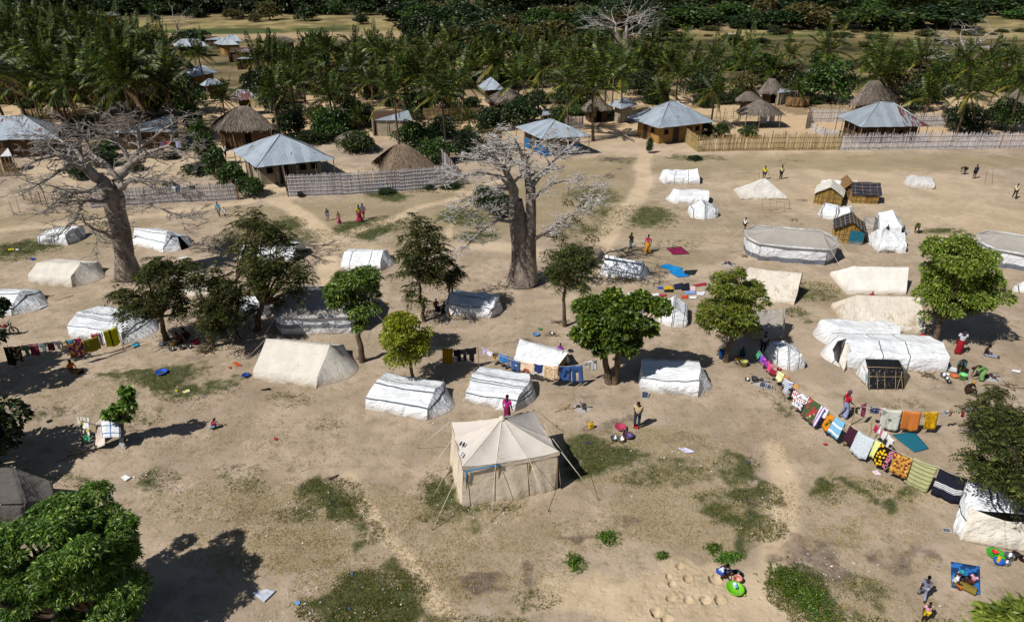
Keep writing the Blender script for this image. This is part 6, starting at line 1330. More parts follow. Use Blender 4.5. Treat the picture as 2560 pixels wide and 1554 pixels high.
    _BC[pose] = dict(body=bm_, hair=hair, headscarf=scarf, face=face, shirt=shirt, trousers=pants, shorts=shorts, skirt=skirt); return _BC[pose]
def person(px, py, H, pose, head, label, z=0.0, group=None, **cl):
    """head: bearing faced, degrees clockwise from 'away from the camera'; cl: shirt=..., trousers=..., skirt=..., shorts=..., headscarf=..."""
    P0 = px if isinstance(px, Vector) else G(px, py, z); o = empty('person', P0, -R(head), label, 'person', group); k = H / 1.72; o.scale = (k, k, k); bm_ = body_meshes(pose); link('body', bm_['body'], o); link('face', bm_['face'], o)
    if 'headscarf' not in cl: link('hair', bm_['hair'], o)
    for nm, c in cl.items():
        me = bm_[nm].copy(); me.materials.clear(); me.materials.append(c if not isinstance(c, str) else plain(c, .85, .15, 0, .2)); link(nm, me, o)
        me.polygons.foreach_set('material_index', [0] * len(me.polygons))
    return o
def pat(name, base, c2, kind='dots', sc=5.0, c3=None, thr=.35):
    k = ('pt', name)
    if k in _MC: return _MC[k]
    t = NT(name, .9, .1); uv = t.uv(); c = C3(base); f = None
    if kind == 'dots': f = t.math('LESS_THAN', t.n('TexVoronoi', {'Vector': uv, 'Scale': sc, 'Randomness': .5}, out=0), thr)
    elif kind == 'blot': f = t.step(t.noise(uv, sc, 2, .5), .48, .54)
    elif kind == 'hstripe': f = t.math('GREATER_THAN', t.math('FRACT', t.math('MULTIPLY', t.n('SeparateXYZ', {0: uv}, out=1), sc)), 1 - thr)
    elif kind == 'vstripe': f = t.math('GREATER_THAN', t.math('FRACT', t.math('MULTIPLY', t.n('SeparateXYZ', {0: uv}, out=0), sc)), 1 - thr)
    elif kind == 'check':
        a = t.math('GREATER_THAN', t.math('FRACT', t.math('MULTIPLY', t.n('SeparateXYZ', {0: uv}, out=0), sc)), 1 - thr); b = t.math('GREATER_THAN', t.math('FRACT', t.math('MULTIPLY', t.n('SeparateXYZ', {0: uv}, out=1), sc)), 1 - thr); f = t.math('MAXIMUM', a, b)
    elif kind == 'band': y = t.n('SeparateXYZ', {0: uv}, out=1); f = t.math('MULTIPLY', t.math('GREATER_THAN', t.math('FRACT', t.math('MULTIPLY', y, sc)), .45), t.math('MULTIPLY', t.math('GREATER_THAN', y, thr), t.math('LESS_THAN', y, thr + 3.6 / sc)))
    elif kind == 'medal': v = t.n('VectorMath', {0: uv, 1: (.0, .6, 0)}, out=1, operation='DISTANCE'); f = t.math('LESS_THAN', t.math('ADD', v, t.math('MULTIPLY', t.noise(uv, 4), .15)), thr)
    col = t.mix(f, c, C3(c2))
    if c3: col = t.mix(t.step(t.noise(uv, sc * .8, 2, .5), .56, .6), col, C3(c3))
    col = t.scale(col, t.math('ADD', t.math('MULTIPLY', t.noise(uv, 8, 3), .3), .84)); t.col(col); t.bump(t.noise(t.obj(), 5, 3), .5, .06); _MC[k] = t.m; return t.m
P_RY = pat('red_black_print', 'b02434', '1d1618', 'blot', 4); P_BL = pat('blue_violet_print', '6570a4', 'c9cfe0', 'blot', 5, '3b3f78'); P_TQ = pat('turquoise_print', '2f6a72', 'c9c47a', 'dots', 9, '1f3a50')
person(1591, 1068, 1.76, 'look', 200, 'man in tan shirt and jeans looking down near the red cloth', shirt=pat('tan_white_shirt', 'c9b089', 'e6e2d6', 'hstripe', 2.2, None, .4), trousers='2f4256')
person(1576, 628, 1.68, 'point', 240, 'person in dark shirt and grey trousers shouldering thin poles', shirt='3c332c', trousers='5b6674')
person(1618, 632, 1.62, 'walk', 215, 'woman in pink top and yellow wrap walking past the striped rug', shirt='c23a52', skirt='c98a1e', headscarf='2a1a16')
person(1860, 578, 1.3, 'walk', 60, 'child in white vest and dark shorts on bare ground above the net roofed tent', shirt='e8e6e2', shorts='2c2440')
person(1909, 449, 1.55, 'stand', 10, 'person in bright yellow shirt behind the grey topped conical tent', shirt='d9d01e', shorts='2b2f66')
person(1951, 448, 1.6, 'stand', 350, 'person in pale yellow shirt and black trousers right of the yellow shirted one', shirt='d8d0a0', trousers='1c1c20')
person(2410, 436, 1.5, 'bend', 270, 'person in dark clothes bending on the far right field', shirt='33222c', shorts='2a2430')
person(2434, 447, 1.6, 'stand', 0, 'person in dark blue vest standing on the far right field', shirt='2a2f44', shorts='202028')
person(2534, 496, 1.55, 'walk', 200, 'person in cream shirt and dark trousers near the right edge', shirt='d6cba4', trousers='24242a')
person(2290, 582, 1.6, 'bend', 215, 'person in olive top bending beside the tall white shelter', shirt='5e7038', shorts='86a83a')
person(549, 541, 1.45, 'walk', 170, 'child in cyan shirt on the track below the left reed fence', shirt='5fb4c4', shorts='8a8a94')
person(564, 543, 1.0, 'walk', 170, 'small child in white beside the one in cyan', shirt='e2dcdc', shorts='d8c4c8')
person(820, 551, 1.2, 'stand', 160, 'child in lilac clothes, left of the walkers below the long fence', shirt='6a5a78', shorts='8d86a4')
person(848, 559, 1.2, 'walk', 170, 'child with pink wrap, middle of the walkers below the long fence', shirt='8c7a3a', skirt='c05a84')
person(900, 555, 1.68, 'walk', 340, 'woman in red skirt with yellow cloth on her back below the long fence', shirt='c8ae3a', skirt='b02a4c')
person(909, 549, 1.6, 'walk', 20, 'person in blue and white just behind the woman in the red skirt', shirt='5a6a9a', trousers='9a3048')
person(565, 396, 1.6, 'walk', 0, 'person in white shirt walking up the alley by the hedge', shirt='dfe0d6', trousers='26262c')
person(1268, 1052, 1.68, 'stand', 25, 'woman in magenta top standing right behind the square tent', shirt='c42a8a', skirt='7a2a4a', headscarf='3a1a24')
person(1400, 897, 1.15, 'stand', 200, 'child in purple top behind the patched sheet tent', shirt='a03aa8', shorts='4a2a6a')
person(535, 1071, 1.1, 'squat', 60, 'squatting child in magenta shirt alone on open ground at left', shirt='c42474', shorts='8ab8c4')
person(2108, 1041, 1.72, 'walk', 95, 'woman in red top and blue print skirt walking past the clotheslines', shirt='c02438', skirt=P_BL, headscarf='5a4858')
person(2393, 884, 1.75, 'stand', 200, 'woman in white and black top with red print skirt in the shade', shirt='c4c8d4', skirt=P_RY)
person(2400, 932, 1.65, 'bend', 225, 'woman in turquoise print bending over pans behind the long shelter', shirt=P_TQ, skirt=pat('ochre_print', '4a5a3a', 'c0a040', 'dots', 8))
person(2448, 950, 1.65, 'bend', 280, 'woman in pale green dress bending by the hearth', shirt='6a9a58', skirt='74a060')
person(2418, 982, 1.6, 'squat', 170, 'woman in brown dress and yellow headscarf sitting low by the pots', shirt='33221c', skirt='3c2c22', headscarf='b08a34')
person(2462, 888, 1.5, 'sit', 120, 'person in dark shirt sitting in the tree shade at right', shirt='2a2430', trousers='8e94a8')
person(180, 928, 1.6, 'sit', 110, 'woman in orange sitting with legs out near the left clothesline', shirt='d0662a', skirt='8a5a2a')
person(452, 858, 1.6, 'squat', 200, 'person in dark orange top cooking in the shade of the left trees', shirt='7a3a20', skirt='3a2420')
person(470, 846, 1.5, 'squat', 240, 'person in dark red squatting behind the cook', shirt='5a1c24', skirt='2a1a1e')
person(594, 852, 1.3, 'walk', 60, 'child in dark clothes walking in shade right of the firewood pile', shirt='2a3040', shorts='20242c')
person(2178, 745, 1.1, 'sit', 200, 'child in red and white sitting behind the ridge of the wide cream tent', z=0, shirt='a83a48', shorts='3a2a30')
person(1805, 1440, 1.5, 'squat', 150, 'man in pale blue shirt squatting over the washing', shirt='c4d2e8', shorts='2f4fae')
person(2302, 1497, 1.28, 'walk', 20, 'boy in grey clothes walking at bottom right', shirt='7a7c94', trousers='8a8ca0')
person(2308, 1552, 1.05, 'stand', 190, 'small child in pink top and yellow shorts at the bottom edge', shirt='d8a4b0', shorts='cdb41e')
person(2385, 1458, 1.55, 'sit', 130, 'woman in white top sitting on the blue mat', shirt='dadce2', skirt='7a6a30', headscarf='2f8a9a', z=.03)
person(2415, 1462, 1.05, 'sit', 250, 'child with orange skirt sitting beside the woman on the mat', shirt='4a2a24', skirt='c8601e', z=.03)
person(2432, 1452, .95, 'sit', 230, 'child in pink leaning in on the blue mat', shirt='d4a0b4', shorts='6a3a30', z=.03)
person(1128, 742, 1.7, 'stand', 180, 'person in brown shirt standing under the leggy dark tree', shirt='5a3a26', trousers='2a2a30')
person(1090, 768, 1.4, 'sit', 160, 'person in dark red sitting in the shade of the leggy tree', shirt='5a2430', skirt='2a1a24')
person(1112, 776, 1.4, 'sit', 190, 'person in black sitting beside the collapsed shelter in shade', shirt='221c20', trousers='3a3440')
person(1905, 884, 1.6, 'stand', 190, 'person in white and dark clothes standing in shade behind the washing', shirt='8a8a90', trousers='26242a')
person(1840, 905, .95, 'sit', 170, 'small child in yellow sitting at the foot of the bright round tree', shirt='d8b41e', shorts='e0c4c8')
person(1855, 890, 1.3, 'squat', 200, 'person in teal squatting in the shade right of the bright round tree', shirt='2a7a84', skirt='1c4a54')
person(2214, 588, 1.0, 'stand', 180, 'child whose head shows left between the two white draped shelters', shirt='4a4a5a', shorts='2a2a30')
person(2254, 590, 1.0, 'stand', 180, 'child whose head shows right between the two white draped shelters', shirt='5a4a4a', shorts='2a2a30')
person(2515, 1045, 1.0, 'stand', 190, 'small child in pink behind the dry leafed tree at right', shirt='d88aa4', shorts='7a5a3a')
# ------------------------------------------------------------------ washing lines
def hang(px1, py1, px2, py2, z, drop, mat, label, kind='cloth', swing=.15, name='hanging_cloth', cat='cloth', back=.35, group=None, wav=.04, nrows=9):
    a = G(px1, py1, z); b = G(px2, py2, z); d = b - a; L = d.length; d.normalize(); n = Vector((d.y, -d.x, 0))
    if n.y > 0: n = -n
    O = (a + b) / 2; nu = max(8, int(L / .08)); P = []; nb = 3 if kind == 'cloth' else 1
    for i in range(nu + 1):
        u = i / nu; p = a.lerp(b, u) - O + Vector((0, 0, -.05 * math.sin(math.pi * u))); row = []
        for k in range(-nb, nrows):
            if k < 0: t_ = -k / nb; q = p - n * .05 * t_ + Vector((0, 0, -drop * back * t_))
            else: t_ = k / (nrows - 1); f = wav * math.sin(u * L * 9 + px1) * t_ + wav * .6 * math.sin(u * L * 21 + 2) * t_; q = p + n * (.02 + swing * drop * t_ + f) + Vector((0, 0, -drop * t_ * (1 - .03 * math.sin(u * 7)))) + d * (.05 * math.sin(px1) * t_ * drop)
            row.append(q)
        P.append(row)
    rows = len(P[0])
    def skip(i, j):
        u = (i + .5) / nu; v = (j - nb) / (nrows - 1)
        if kind == 'trousers': return v > .28 and .42 < u < .58
        if kind == 'shirt': return v > .38 and (u < .2 or u > .8)
        return False
    me = grid_mesh('cloth', P, mat, lambda i, j: ((i / nu - .5) * L, max(0, j - nb) / (nrows - 1) * drop), skip)
    o = link(name, me); o.location = O; tag(o, label, cat, group)
    sm = o.modifiers.new('thickness', 'SOLIDIFY'); sm.thickness = .008; return o
def line(pts, z, label, poles=(0, -1), ph=None):
    P = [G(x, y, zz) for (x, y, zz) in pts]; o = empty('clothesline', Vector((P[0].x, P[0].y, 0)), 0, label, 'clothesline'); O = o.location; V = []
    for p, q in zip(P[:-1], P[1:]):
        for k in range(7): t_ = k / 7; V.append(p.lerp(q, t_) - O + Vector((0, 0, -.10 * math.sin(math.pi * t_))))
    V.append(P[-1] - O); m = MB(); m.tube(V, .012, 4); m.build('rope', ROPE, o)
    for i in poles: p = P[i] - O; m = MB(); h = p.z + rnd.uniform(.05, .4); m.tube(limb_pts((p.x, p.y, 0), (p.x + rnd.uniform(-.1, .1), p.y, h), 4, .03), [.035, .03, .03, .025, .02], 6); m.build('pole', POLE, o)
    return o
line([(20, 868, 1.5), (170, 850, 1.55), (292, 818, 1.7)], 1.5, 'clothesline full of small coloured clothes in front of the left striped tent')
for x0, y0, x1, y1, dr, c, kd, l in ((27, 866, 50, 864, .9, 'dfe', 'b', None),):
    pass
CL = [(8, 866, 27, 865, 1.2, plain('0e0e12', .9), 'cloth', 'black cloth at the left end of the left clothesline'), (28, 865, 50, 863, 1.0, pat('black_beige_print', '1e1a18', 'a08a68', 'blot', 5), 'cloth', 'black and beige print next to the left end of the left line'), (52, 862, 71, 860, .7, plain('4a6a5a', .9), 'shirt', 'dull green shirt on the left clothesline'),
 (72, 859, 94, 857, .75, plain('6a1c34', .9), 'cloth', 'maroon towel on the left clothesline'), (96, 857, 114, 855, .55, plain('6a8494', .9), 'shirt', 'grey blue shirt on the left clothesline'), (116, 855, 133, 853, .55, plain('4a1a28', .9), 'cloth', 'dark wine cloth on the left clothesline'), (134, 853, 150, 850, .5, plain('c8bcd4', .9), 'shirt', 'pale lilac shirt on the left clothesline'),
 (151, 850, 162, 849, .5, plain('b8a87a', .9), 'trousers', 'khaki child trousers on the left clothesline'), (163, 848, 183, 846, .5, plain('2f8a9c', .9), 'shirt', 'turquoise shirt on the left clothesline'), (184, 845, 200, 842, .6, plain('a82a5c', .9), 'cloth', 'magenta cloth on the left clothesline'), (166, 858, 205, 852, .95, pat('dark_violet_print', '3a1c34', '8a5a30', 'blot', 4), 'cloth', 'dark violet wrap hanging low on the left clothesline'),
 (206, 850, 244, 838, .85, plain('7c7418', .9), 'cloth', 'olive yellow wrap low on the left clothesline'), (226, 834, 243, 831, .85, plain('a81c38', .9), 'cloth', 'crimson cloth right of the olive wrap'), (244, 830, 254, 828, .9, pat('white_red_stripe', 'dcdcdc', 'a04050', 'vstripe', 8), 'cloth', 'narrow white and red striped cloth by the tent'), (256, 826, 290, 815, 1.15, pat('yellow_green_band', 'b8b818', '4a4a1a', 'vstripe', 2.0, None, .2), 'cloth', 'bright yellow green wrap at the right end of the left line')]
for (x0, y0, x1, y1, dr, m_, kd, l) in CL: hang(x0, y0, x1, y1, 1.55, dr, m_, l, kd, group='clothes on the left clothesline')
line([(1050, 858, 1.5), (1100, 868, 1.5), (1196, 864, 1.55), (1300, 905, 1.4), (1390, 915, 1.4), (1468, 906, 1.4)], 1.5, 'long middle clothesline from the yellow green tree to the cashew tree', poles=(2,))
CM = [(1106, 868, 1132, 870, 1.0, pat('gold_black_check', 'b08a1c', '6a4a14', 'check', 8, None, .3), 'cloth', 'gold checked towel on the middle line'), (1133, 872, 1147, 872, .45, plain('16161e', .9), 'cloth', 'small black cloth beside the gold towel'), (1143, 872, 1166, 870, .8, plain('1c1c28', .9), 'trousers', 'black trousers with white hem on the middle line'), (1166, 870, 1190, 866, .85, plain('121218', .9), 'shirt', 'black top left of the bare pole'),
 (1205, 866, 1218, 872, .4, plain('b8a8d8', .9), 'shirt', 'small lilac top right of the bare pole'), (1219, 873, 1232, 878, .3, plain('d8d0e0', .9), 'cloth', 'small pale cloth right of the lilac top'), (1230, 877, 1246, 882, .4, pat('black_gold_spot', '1a1a1c', 'c8a83a', 'dots', 6), 'shirt', 'small black top with yellow mark on the middle line'), (1250, 883, 1270, 889, .45, plain('2f6fb0', .9), 'cloth', 'bright blue cloth left in front of the patched sheet tent'),
 (1270, 889, 1282, 892, .7, plain('5a6a84', .9), 'trousers', 'grey blue trousers beside the bright blue cloth'), (1282, 896, 1300, 902, .7, plain('34507e', .9), 'trousers', 'jeans at the left of the fan print cloth'), (1300, 900, 1336, 908, .6, pat('fan_print', 'd8bca0', 'a05a40', 'medal', 4, None, .3), 'cloth', 'cream cloth with a brown fan print'), (1337, 908, 1358, 911, .5, plain('2a3468', .9), 'cloth', 'navy cloth between the two cream prints'),
 (1360, 912, 1396, 915, .85, pat('cream_brown_lattice', 'dcc8a8', 'a8702a', 'dots', 11, None, .4), 'cloth', 'cream cloth with brown lattice rows'), (1398, 915, 1428, 914, .9, pat('denim', '3a5a90', '1c2c4c', 'blot', 3), 'cloth', 'denim piece right of the brown lattice cloth'), (1428, 914, 1456, 911, 1.1, plain('34588e', .9), 'trousers', 'blue jeans at the right of the middle line'),
 (1462, 903, 1478, 900, .5, pat('white_black_stripe', 'dadada', '38383c', 'hstripe', 9), 'shirt', 'white and black striped shirt near the cashew tree'), (1478, 901, 1492, 899, .6, plain('e2e2e6', .9), 'cloth', 'white towel by the cashew tree')]
for (x0, y0, x1, y1, dr, m_, kd, l) in CM: hang(x0, y0, x1, y1, 1.45, dr, m_, l, kd, group='clothes on the middle clothesline')
line([(1893, 868, 1.4), (1938, 922, 1.4), (1988, 968, 1.45), (2060, 1010, 1.4), (2124, 1060, 1.4), (2190, 1096, 1.4), (2262, 1136, 1.4), (2345, 1166, 1.5), (2425, 1196, 1.6)], 1.5, 'longest clothesline running down to the bottom right white shelter', poles=(2, 4, 6))
CD = [(1896, 876, 1904, 884, .35, plain('3aa070', .9), 'cloth', 'small green cloth at the top of the long line'), (1904, 884, 1914, 892, .4, plain('7a4ab8', .9), 'shirt', 'violet top high on the long line'), (1912, 892, 1924, 902, .4, pat('purple_print', '5a2a8a', 'c85a9a', 'blot', 7), 'cloth', 'purple printed cloth on the long line'), (1922, 902, 1936, 914, .45, plain('c84a7c', .9), 'shirt', 'pink top on the long line beside the dome tent'), (1930, 918, 1942, 926, .3, plain('8a1c30', .9), 'cloth', 'small crimson cloth below the pink top'),
 (1947, 926, 1962, 934, .5, plain('dcd8a0', .9), 'cloth', 'pale yellow cloth on the long line'), (1964, 934, 1974, 942, .4, plain('b07a4a', .9), 'cloth', 'tan cloth beside the pale yellow one'), (1962, 944, 1984, 956, .75, pat('navy_white_stripe', 'd4d8e4', '2a3460', 'hstripe', 9), 'shirt', 'navy and white striped shirt on the long line'), (1988, 958, 1998, 962, .3, plain('d8902a', .9), 'cloth', 'small orange cloth above the patterned blanket'),
 (1986, 972, 2024, 992, .85, pat('white_navy_orange_print', 'e0e2e6', '2a3460', 'dots', 9, 'c85a34', .42), 'shirt', 'white shirt dress with navy and orange pattern'), (2024, 990, 2054, 1012, 1.15, pat('green_red_rug', '46583a', 'a83a3c', 'blot', 2.2, 'c8a088'), 'cloth', 'green rug with blurred red and pink shapes'), (2055, 1012, 2064, 1022, 1.1, pat('white_purple', 'dcd8e4', '7a5aa8', 'vstripe', 5), 'cloth', 'white and purple towel'), (2062, 1016, 2073, 1024, .5, plain('d8dae0', .9), 'cloth', 'white cloth right of the purple towel'),
 (2072, 1030, 2088, 1040, .9, pat('orange_flower', 'd8801e', '3a5a2a', 'blot', 3), 'cloth', 'orange print with green leaves'), (2088, 1038, 2114, 1056, .95, pat('blue_white_cow', '7ab0d0', 'e4e4ec', 'hstripe', 2.4, None, .25), 'cloth', 'sky blue cloth with a white and black border'), (2126, 1062, 2146, 1076, .85, plain('3a1428', .9), 'cloth', 'dark maroon cloth left of the grey speckled blanket'),
 (2146, 1076, 2188, 1098, 1.15, pat('grey_speckle', 'c4ccd4', '9aa4ae', 'dots', 30), 'cloth', 'large grey white speckled blanket'), (2190, 1098, 2208, 1106, .9, plain('d4dc8a', .9), 'cloth', 'pale lime cloth beside the speckled blanket'), (2204, 1106, 2228, 1122, 1.0, pat('black_yellow_flower', '1a1614', 'e8b81a', 'dots', 6, None, .42), 'cloth', 'black cloth with large yellow flowers'), (2228, 1122, 2238, 1128, 1.0, pat('pink_black', 'c87a94', '2a1a24', 'blot', 9), 'cloth', 'narrow pink and black print'),
 (2238, 1128, 2282, 1146, 1.0, pat('ochre_maroon_batik', 'b88a3a', '6a2430', 'blot', 6, 'd8a84a'), 'cloth', 'ochre and maroon batik cloth'), (2286, 1142, 2346, 1166, 1.35, pat('green_striped_mat', 'a8a87a', '4a4a38', 'hstripe', 5, None, .16), 'cloth', 'pale green mat with dark stripes'), (2350, 1168, 2420, 1194, 1.3, pat('navy_four_stripe', '20222e', 'e4e6ea', 'band', 13, None, .62), 'cloth', 'navy blanket with four white stripes near its hem')]
for (x0, y0, x1, y1, dr, m_, kd, l) in CD: hang(x0, y0, x1, y1, 1.42, dr, m_, l, kd, group='clothes on the long right clothesline', swing=.3)
line([(2142, 1010, 1.4), (2190, 1018, 1.4), (2260, 1024, 1.4), (2350, 1028, 1.4), (2450, 1018, 1.4), (2560, 1004, 1.5)], 1.4, 'clothesline of blankets level with the walking woman', poles=(0, 2, 4))
CH = [(2155, 1008, 2166, 1006, .75, pat('wine_print', '5a2440', 'c86a8a', 'blot', 8), 'cloth', 'wine coloured scarf on the pole end of the blanket line'), (2176, 1014, 2200, 1017, .38, pat('star_stripe_left', '20285a', 'e4e4ea', 'dots', 16, None, .3), 'cloth', 'small cloth with white stars on navy'), (2201, 1017, 2214, 1018, .5, pat('red_white_stripe', 'e4dcdc', 'a02a3c', 'hstripe', 12, None, .5), 'cloth', 'small red and white striped cloth'),
 (2206, 1020, 2256, 1025, 1.2, pat('grey_green_leaf', 'c8cabe', '5a6a50', 'medal', 3, '8a9284', .16), 'cloth', 'grey blanket with a dark green leaf motif'), (2257, 1025, 2304, 1028, 1.15, plain('c8783a', .9, .1, 0, .1), 'cloth', 'plain orange blanket beside the grey leaf blanket'), (2314, 1028, 2346, 1027, 1.05, pat('yellow_flower', 'd8ac1a', 'b0821a', 'blot', 9), 'cloth', 'yellow printed blanket right of the orange one'),
 (2362, 1024, 2372, 1023, .35, pat('blue_white_small', 'c4d0e0', '4a6a9a', 'blot', 8), 'shirt', 'small blue and white top right of the yellow blanket'), (2374, 1023, 2384, 1022, .35, pat('maroon_yellow', '7a2434', 'd8b040', 'vstripe', 9), 'shirt', 'small maroon and yellow top'), (2406, 1020, 2414, 1019, .5, plain('b01c34', .9), 'cloth', 'small red cloth right on the blanket line'), (2415, 1018, 2426, 1017, .3, plain('c4d4e8', .9), 'shirt', 'pale blue top on the blanket line'), (2427, 1016, 2446, 1014, .55, pat('blue_pink_flower', '6a94cc', 'd8b4c4', 'dots', 6), 'shirt', 'blue dress with pink flowers at the right end')]
for (x0, y0, x1, y1, dr, m_, kd, l) in CH: hang(x0, y0, x1, y1, 1.4, dr, m_, l, kd, group='cloths on the blanket line', swing=.12)
line([(2186, 1052, 1.4), (2205, 1070, 1.4), (2240, 1102, 1.4)], 1.4, 'short clothesline with white towels above the teal mat', poles=(0,))
for (x0, y0, x1, y1, dr, m_, kd, l) in ((2192, 1056, 2202, 1064, .45, plain('a82a4a', .9), 'cloth', 'crimson cloth on the short line'), (2202, 1064, 2220, 1082, .45, pat('white_red_edge', 'e0dede', 'c07a84', 'vstripe', 2), 'cloth', 'white towel with red edge'), (2222, 1084, 2236, 1100, .6, plain('e0e2e6', .9), 'shirt', 'white shirt at the end of the short line')): hang(x0, y0, x1, y1, 1.4, dr, m_, l, kd)
for (x0, y0, x1, y1, dr, c, kd, l) in ((430, 466, 438, 466, .45, 'd8dade', 'shirt', 'white shirt on the weathered reed fence'), (438, 466, 448, 466, .8, '2a3c54', 'trousers', 'blue jeans on the weathered reed fence'), (455, 465, 470, 465, .4, '8a8a90', 'cloth', 'grey cloth on the weathered reed fence'), (473, 464, 487, 464, .4, '1c1c22', 'cloth', 'black cloth on the weathered reed fence')): hang(x0, y0, x1, y1, 1.8, dr, plain(c, .9), l, kd, swing=.05)
for (x0, y0, x1, y1, dr, c, kd, l) in ((400, 355, 412, 355, .7, '5a4a6a', 'cloth', 'violet cloth hanging in front of the long shed'), (415, 354, 424, 354, .7, 'a81c34', 'cloth', 'red cloth hanging in front of the long shed'), (438, 352, 452, 352, .9, 'a8a8d0', 'cloth', 'pale blue print hanging in front of the long shed')): hang(x0, y0, x1, y1, 1.6, dr, plain(c, .9), l, kd, swing=.05)
line([(385, 356, 1.6), (420, 354, 1.6), (462, 352, 1.6)], 1.6, 'short clothesline in front of the long shed')
hang(1900, 276, 1920, 275, 2.0, 1.9, plain('dcdcdc', .9), 'white cloth hanging on the open thatched shelter', swing=.05); hang(1926, 275, 1940, 274, 2.0, 1.7, plain('cfcfd2', .9), 'second white cloth at the right of the open thatched shelter', swing=.05)
# ------------------------------------------------------------------ sheets spanned between given points
def quad(root, O, c, mat, name='sheet', sag=.06, amp=.05, fr=1.6, n=12, seed=0, uvs=1.0):
    Q = [G(*p) for p in c]; P = []
    for i in range(n + 1):
        u = i / n; row = []
        for j in range(n + 1):
            v = j / n; p = Q[0].lerp(Q[1], u).lerp(Q[3].lerp(Q[2], u), v); p = p + Vector((0, 0, -sag * 16 * u * (1 - u) * v * (1 - v)))
            e = min(1, 6 * min(u, 1 - u, v, 1 - v) + .15); p = p + disp(p, amp, fr, seed) * e; p.z = max(p.z, .012); row.append(p - O)
        P.append(row)
    L = (Q[1] - Q[0]).length; W_ = (Q[3] - Q[0]).length
    o = link(name, grid_mesh(name, P, mat, lambda i, j: ((i / n - .5) * L * uvs, j / n * W_ * uvs)), root); sm = o.modifiers.new('thickness', 'SOLIDIFY'); sm.thickness = .012; return o
def stick(root, O, a, b, r=.022, mat=POLE, name='pole'):
    m = MB(); m.tube(limb_pts(G(*a) - O, G(*b) - O, 3, .015), [r, r * .95, r * .9, r * .8], 6); return m.build(name, mat, root)
BLKP = NT('black_plastic_sheet', .22, .6); BLKP.col((.012, .012, .013)); BLKP.bump(BLKP.noise(BLKP.obj(), 5, 4), 1.0, .12); BLKP = BLKP.m
# bottom right shelter
O = G(2480, 1310); r_ = empty('tarp_shelter', O, 0, 'white and cream sheet shelter under the dark tree at the bottom right corner', 'shelter')
quad(r_, O, ((2417, 1203, 1.7), (2530, 1235, 1.9), (2560, 1285, 1.5), (2430, 1274, 1.35)), WU, 'roof_sheet', .12, .09)
quad(r_, O, ((2415, 1203, 1.7), (2432, 1274, 1.35), (2404, 1352, 0), (2380, 1325, 0)), WV3, 'side_sheet', -.02, .10)
quad(r_, O, ((2426, 1270, 1.4), (2512, 1302, 1.25), (2520, 1374, 0), (2397, 1350, 0)), cloth('cream_cotton_sheet', 'dfd8cb', stain=.1, crease=.8, rough=.95), 'front_sheet', .05, .10)
quad(r_, O, ((2511, 1302, 1.25), (2660, 1310, 1.2), (2660, 1385, 0), (2519, 1374, 0)), cloth('cream_cotton_sheet', 'dfd8cb'), 'front_sheet', .05, .11)
quad(r_, O, ((2530, 1235, 1.9), (2680, 1250, 1.9), (2680, 1300, 1.4), (2560, 1285, 1.45)), TEAL, 'roof_sheet', .12, .06)
for a, b in (((2416, 1290, 0), (2417, 1202, 1.75)), ((2431, 1335, 0), (2431, 1272, 1.4)), ((2513, 1365, 0), (2513, 1300, 1.3)), ((2530, 1300, 0), (2530, 1233, 1.95))): stick(r_, O, a, b, .03)
# black porch of the long shelter
O = G(2215, 950); r_ = empty('plastic_porch', O, 0, 'black plastic porch lashed with sticks on the long white shelter', 'porch')
quad(r_, O, ((2163, 897, 1.15), (2246, 899, 1.15), (2258, 924, 1.0), (2167, 920, 1.0)), BLKP, 'roof_sheet', .02, .03)
quad(r_, O, ((2167, 920, 1.0), (2258, 924, 1.0), (2260, 972, 0), (2170, 973, 0)), BLKP, 'front_sheet', -.03, .06, 2.5)
quad(r_, O, ((2258, 924, 1.0), (2246, 899, 1.15), (2276, 940, 0), (2260, 972, 0)), BLKP, 'side_sheet', -.02, .04)
quad(r_, O, ((2163, 897, 1.15), (2170, 924, 1.0), (2168, 966, 0), (2136, 935, 0)), W0, 'side_sheet', -.04, .12)
quad(r_, O, ((2166, 930, .8), (2172, 930, .8), (2175, 968, 0), (2163, 962, 0)), plain('6a8f9c', .9), 'cloth_strip', .0, .04)
stick(r_, O, (2165, 917, 1.06), (2258, 919, 1.06))
for x, dx in ((2174, -3), (2194, -4), (2212, -2), (2238, 0), (2242, 12), (2256, -4)): stick(r_, O, (x, 975, .04), (x + dx + 2, 928, .95), .015)
stick(r_, O, (2172, 940, .72), (2262, 942, .72), .016)
O = G(2100, 895); r_ = empty('plastic_sheet', O, 0, 'black plastic sheet closing the left end of the long white shelter', 'sheet')
quad(r_, O, ((2094, 852, 1.35), (2116, 846, 1.62), (2096, 905, .45), (2074, 886, .05)), BLKP, 'sheet', -.22, .05); quad(r_, O, ((2116, 852, 1.5), (2126, 874, 1.1), (2110, 930, .03), (2094, 903, .4)), cloth('cream_cotton_sheet', 'dfd8cb'), 'patch', -.06, .06)
# grey canopy at the left edge
O = G(-20, 1300); r_ = empty('canvas_canopy', O, 0, 'dark grey canvas canopy behind the large mango tree at the left edge', 'canopy')
quad(r_, O, ((-120, 1168, 1.8), (33, 1168, 2.4), (62, 1258, 1.6), (-120, 1262, 1.5)), DGT, 'roof_sheet', .25, .04)
quad(r_, O, ((33, 1168, 2.4), (130, 1203, 1.7), (140, 1245, 1.1), (62, 1258, 1.6)), DGT, 'roof_sheet', .22, .05)
quad(r_, O, ((-120, 1264, 1.5), (60, 1262, 1.55), (70, 1345, 0), (-120, 1345, 0)), DGT, 'wall_sheet', .05, .06)
for a, b in (((33, 1270, 0), (33, 1166, 2.45)), ((130, 1275, 0), (130, 1201, 1.75)), ((62, 1335, 0), (62, 1258, 1.62))): stick(r_, O, a, b, .035, WOODG)
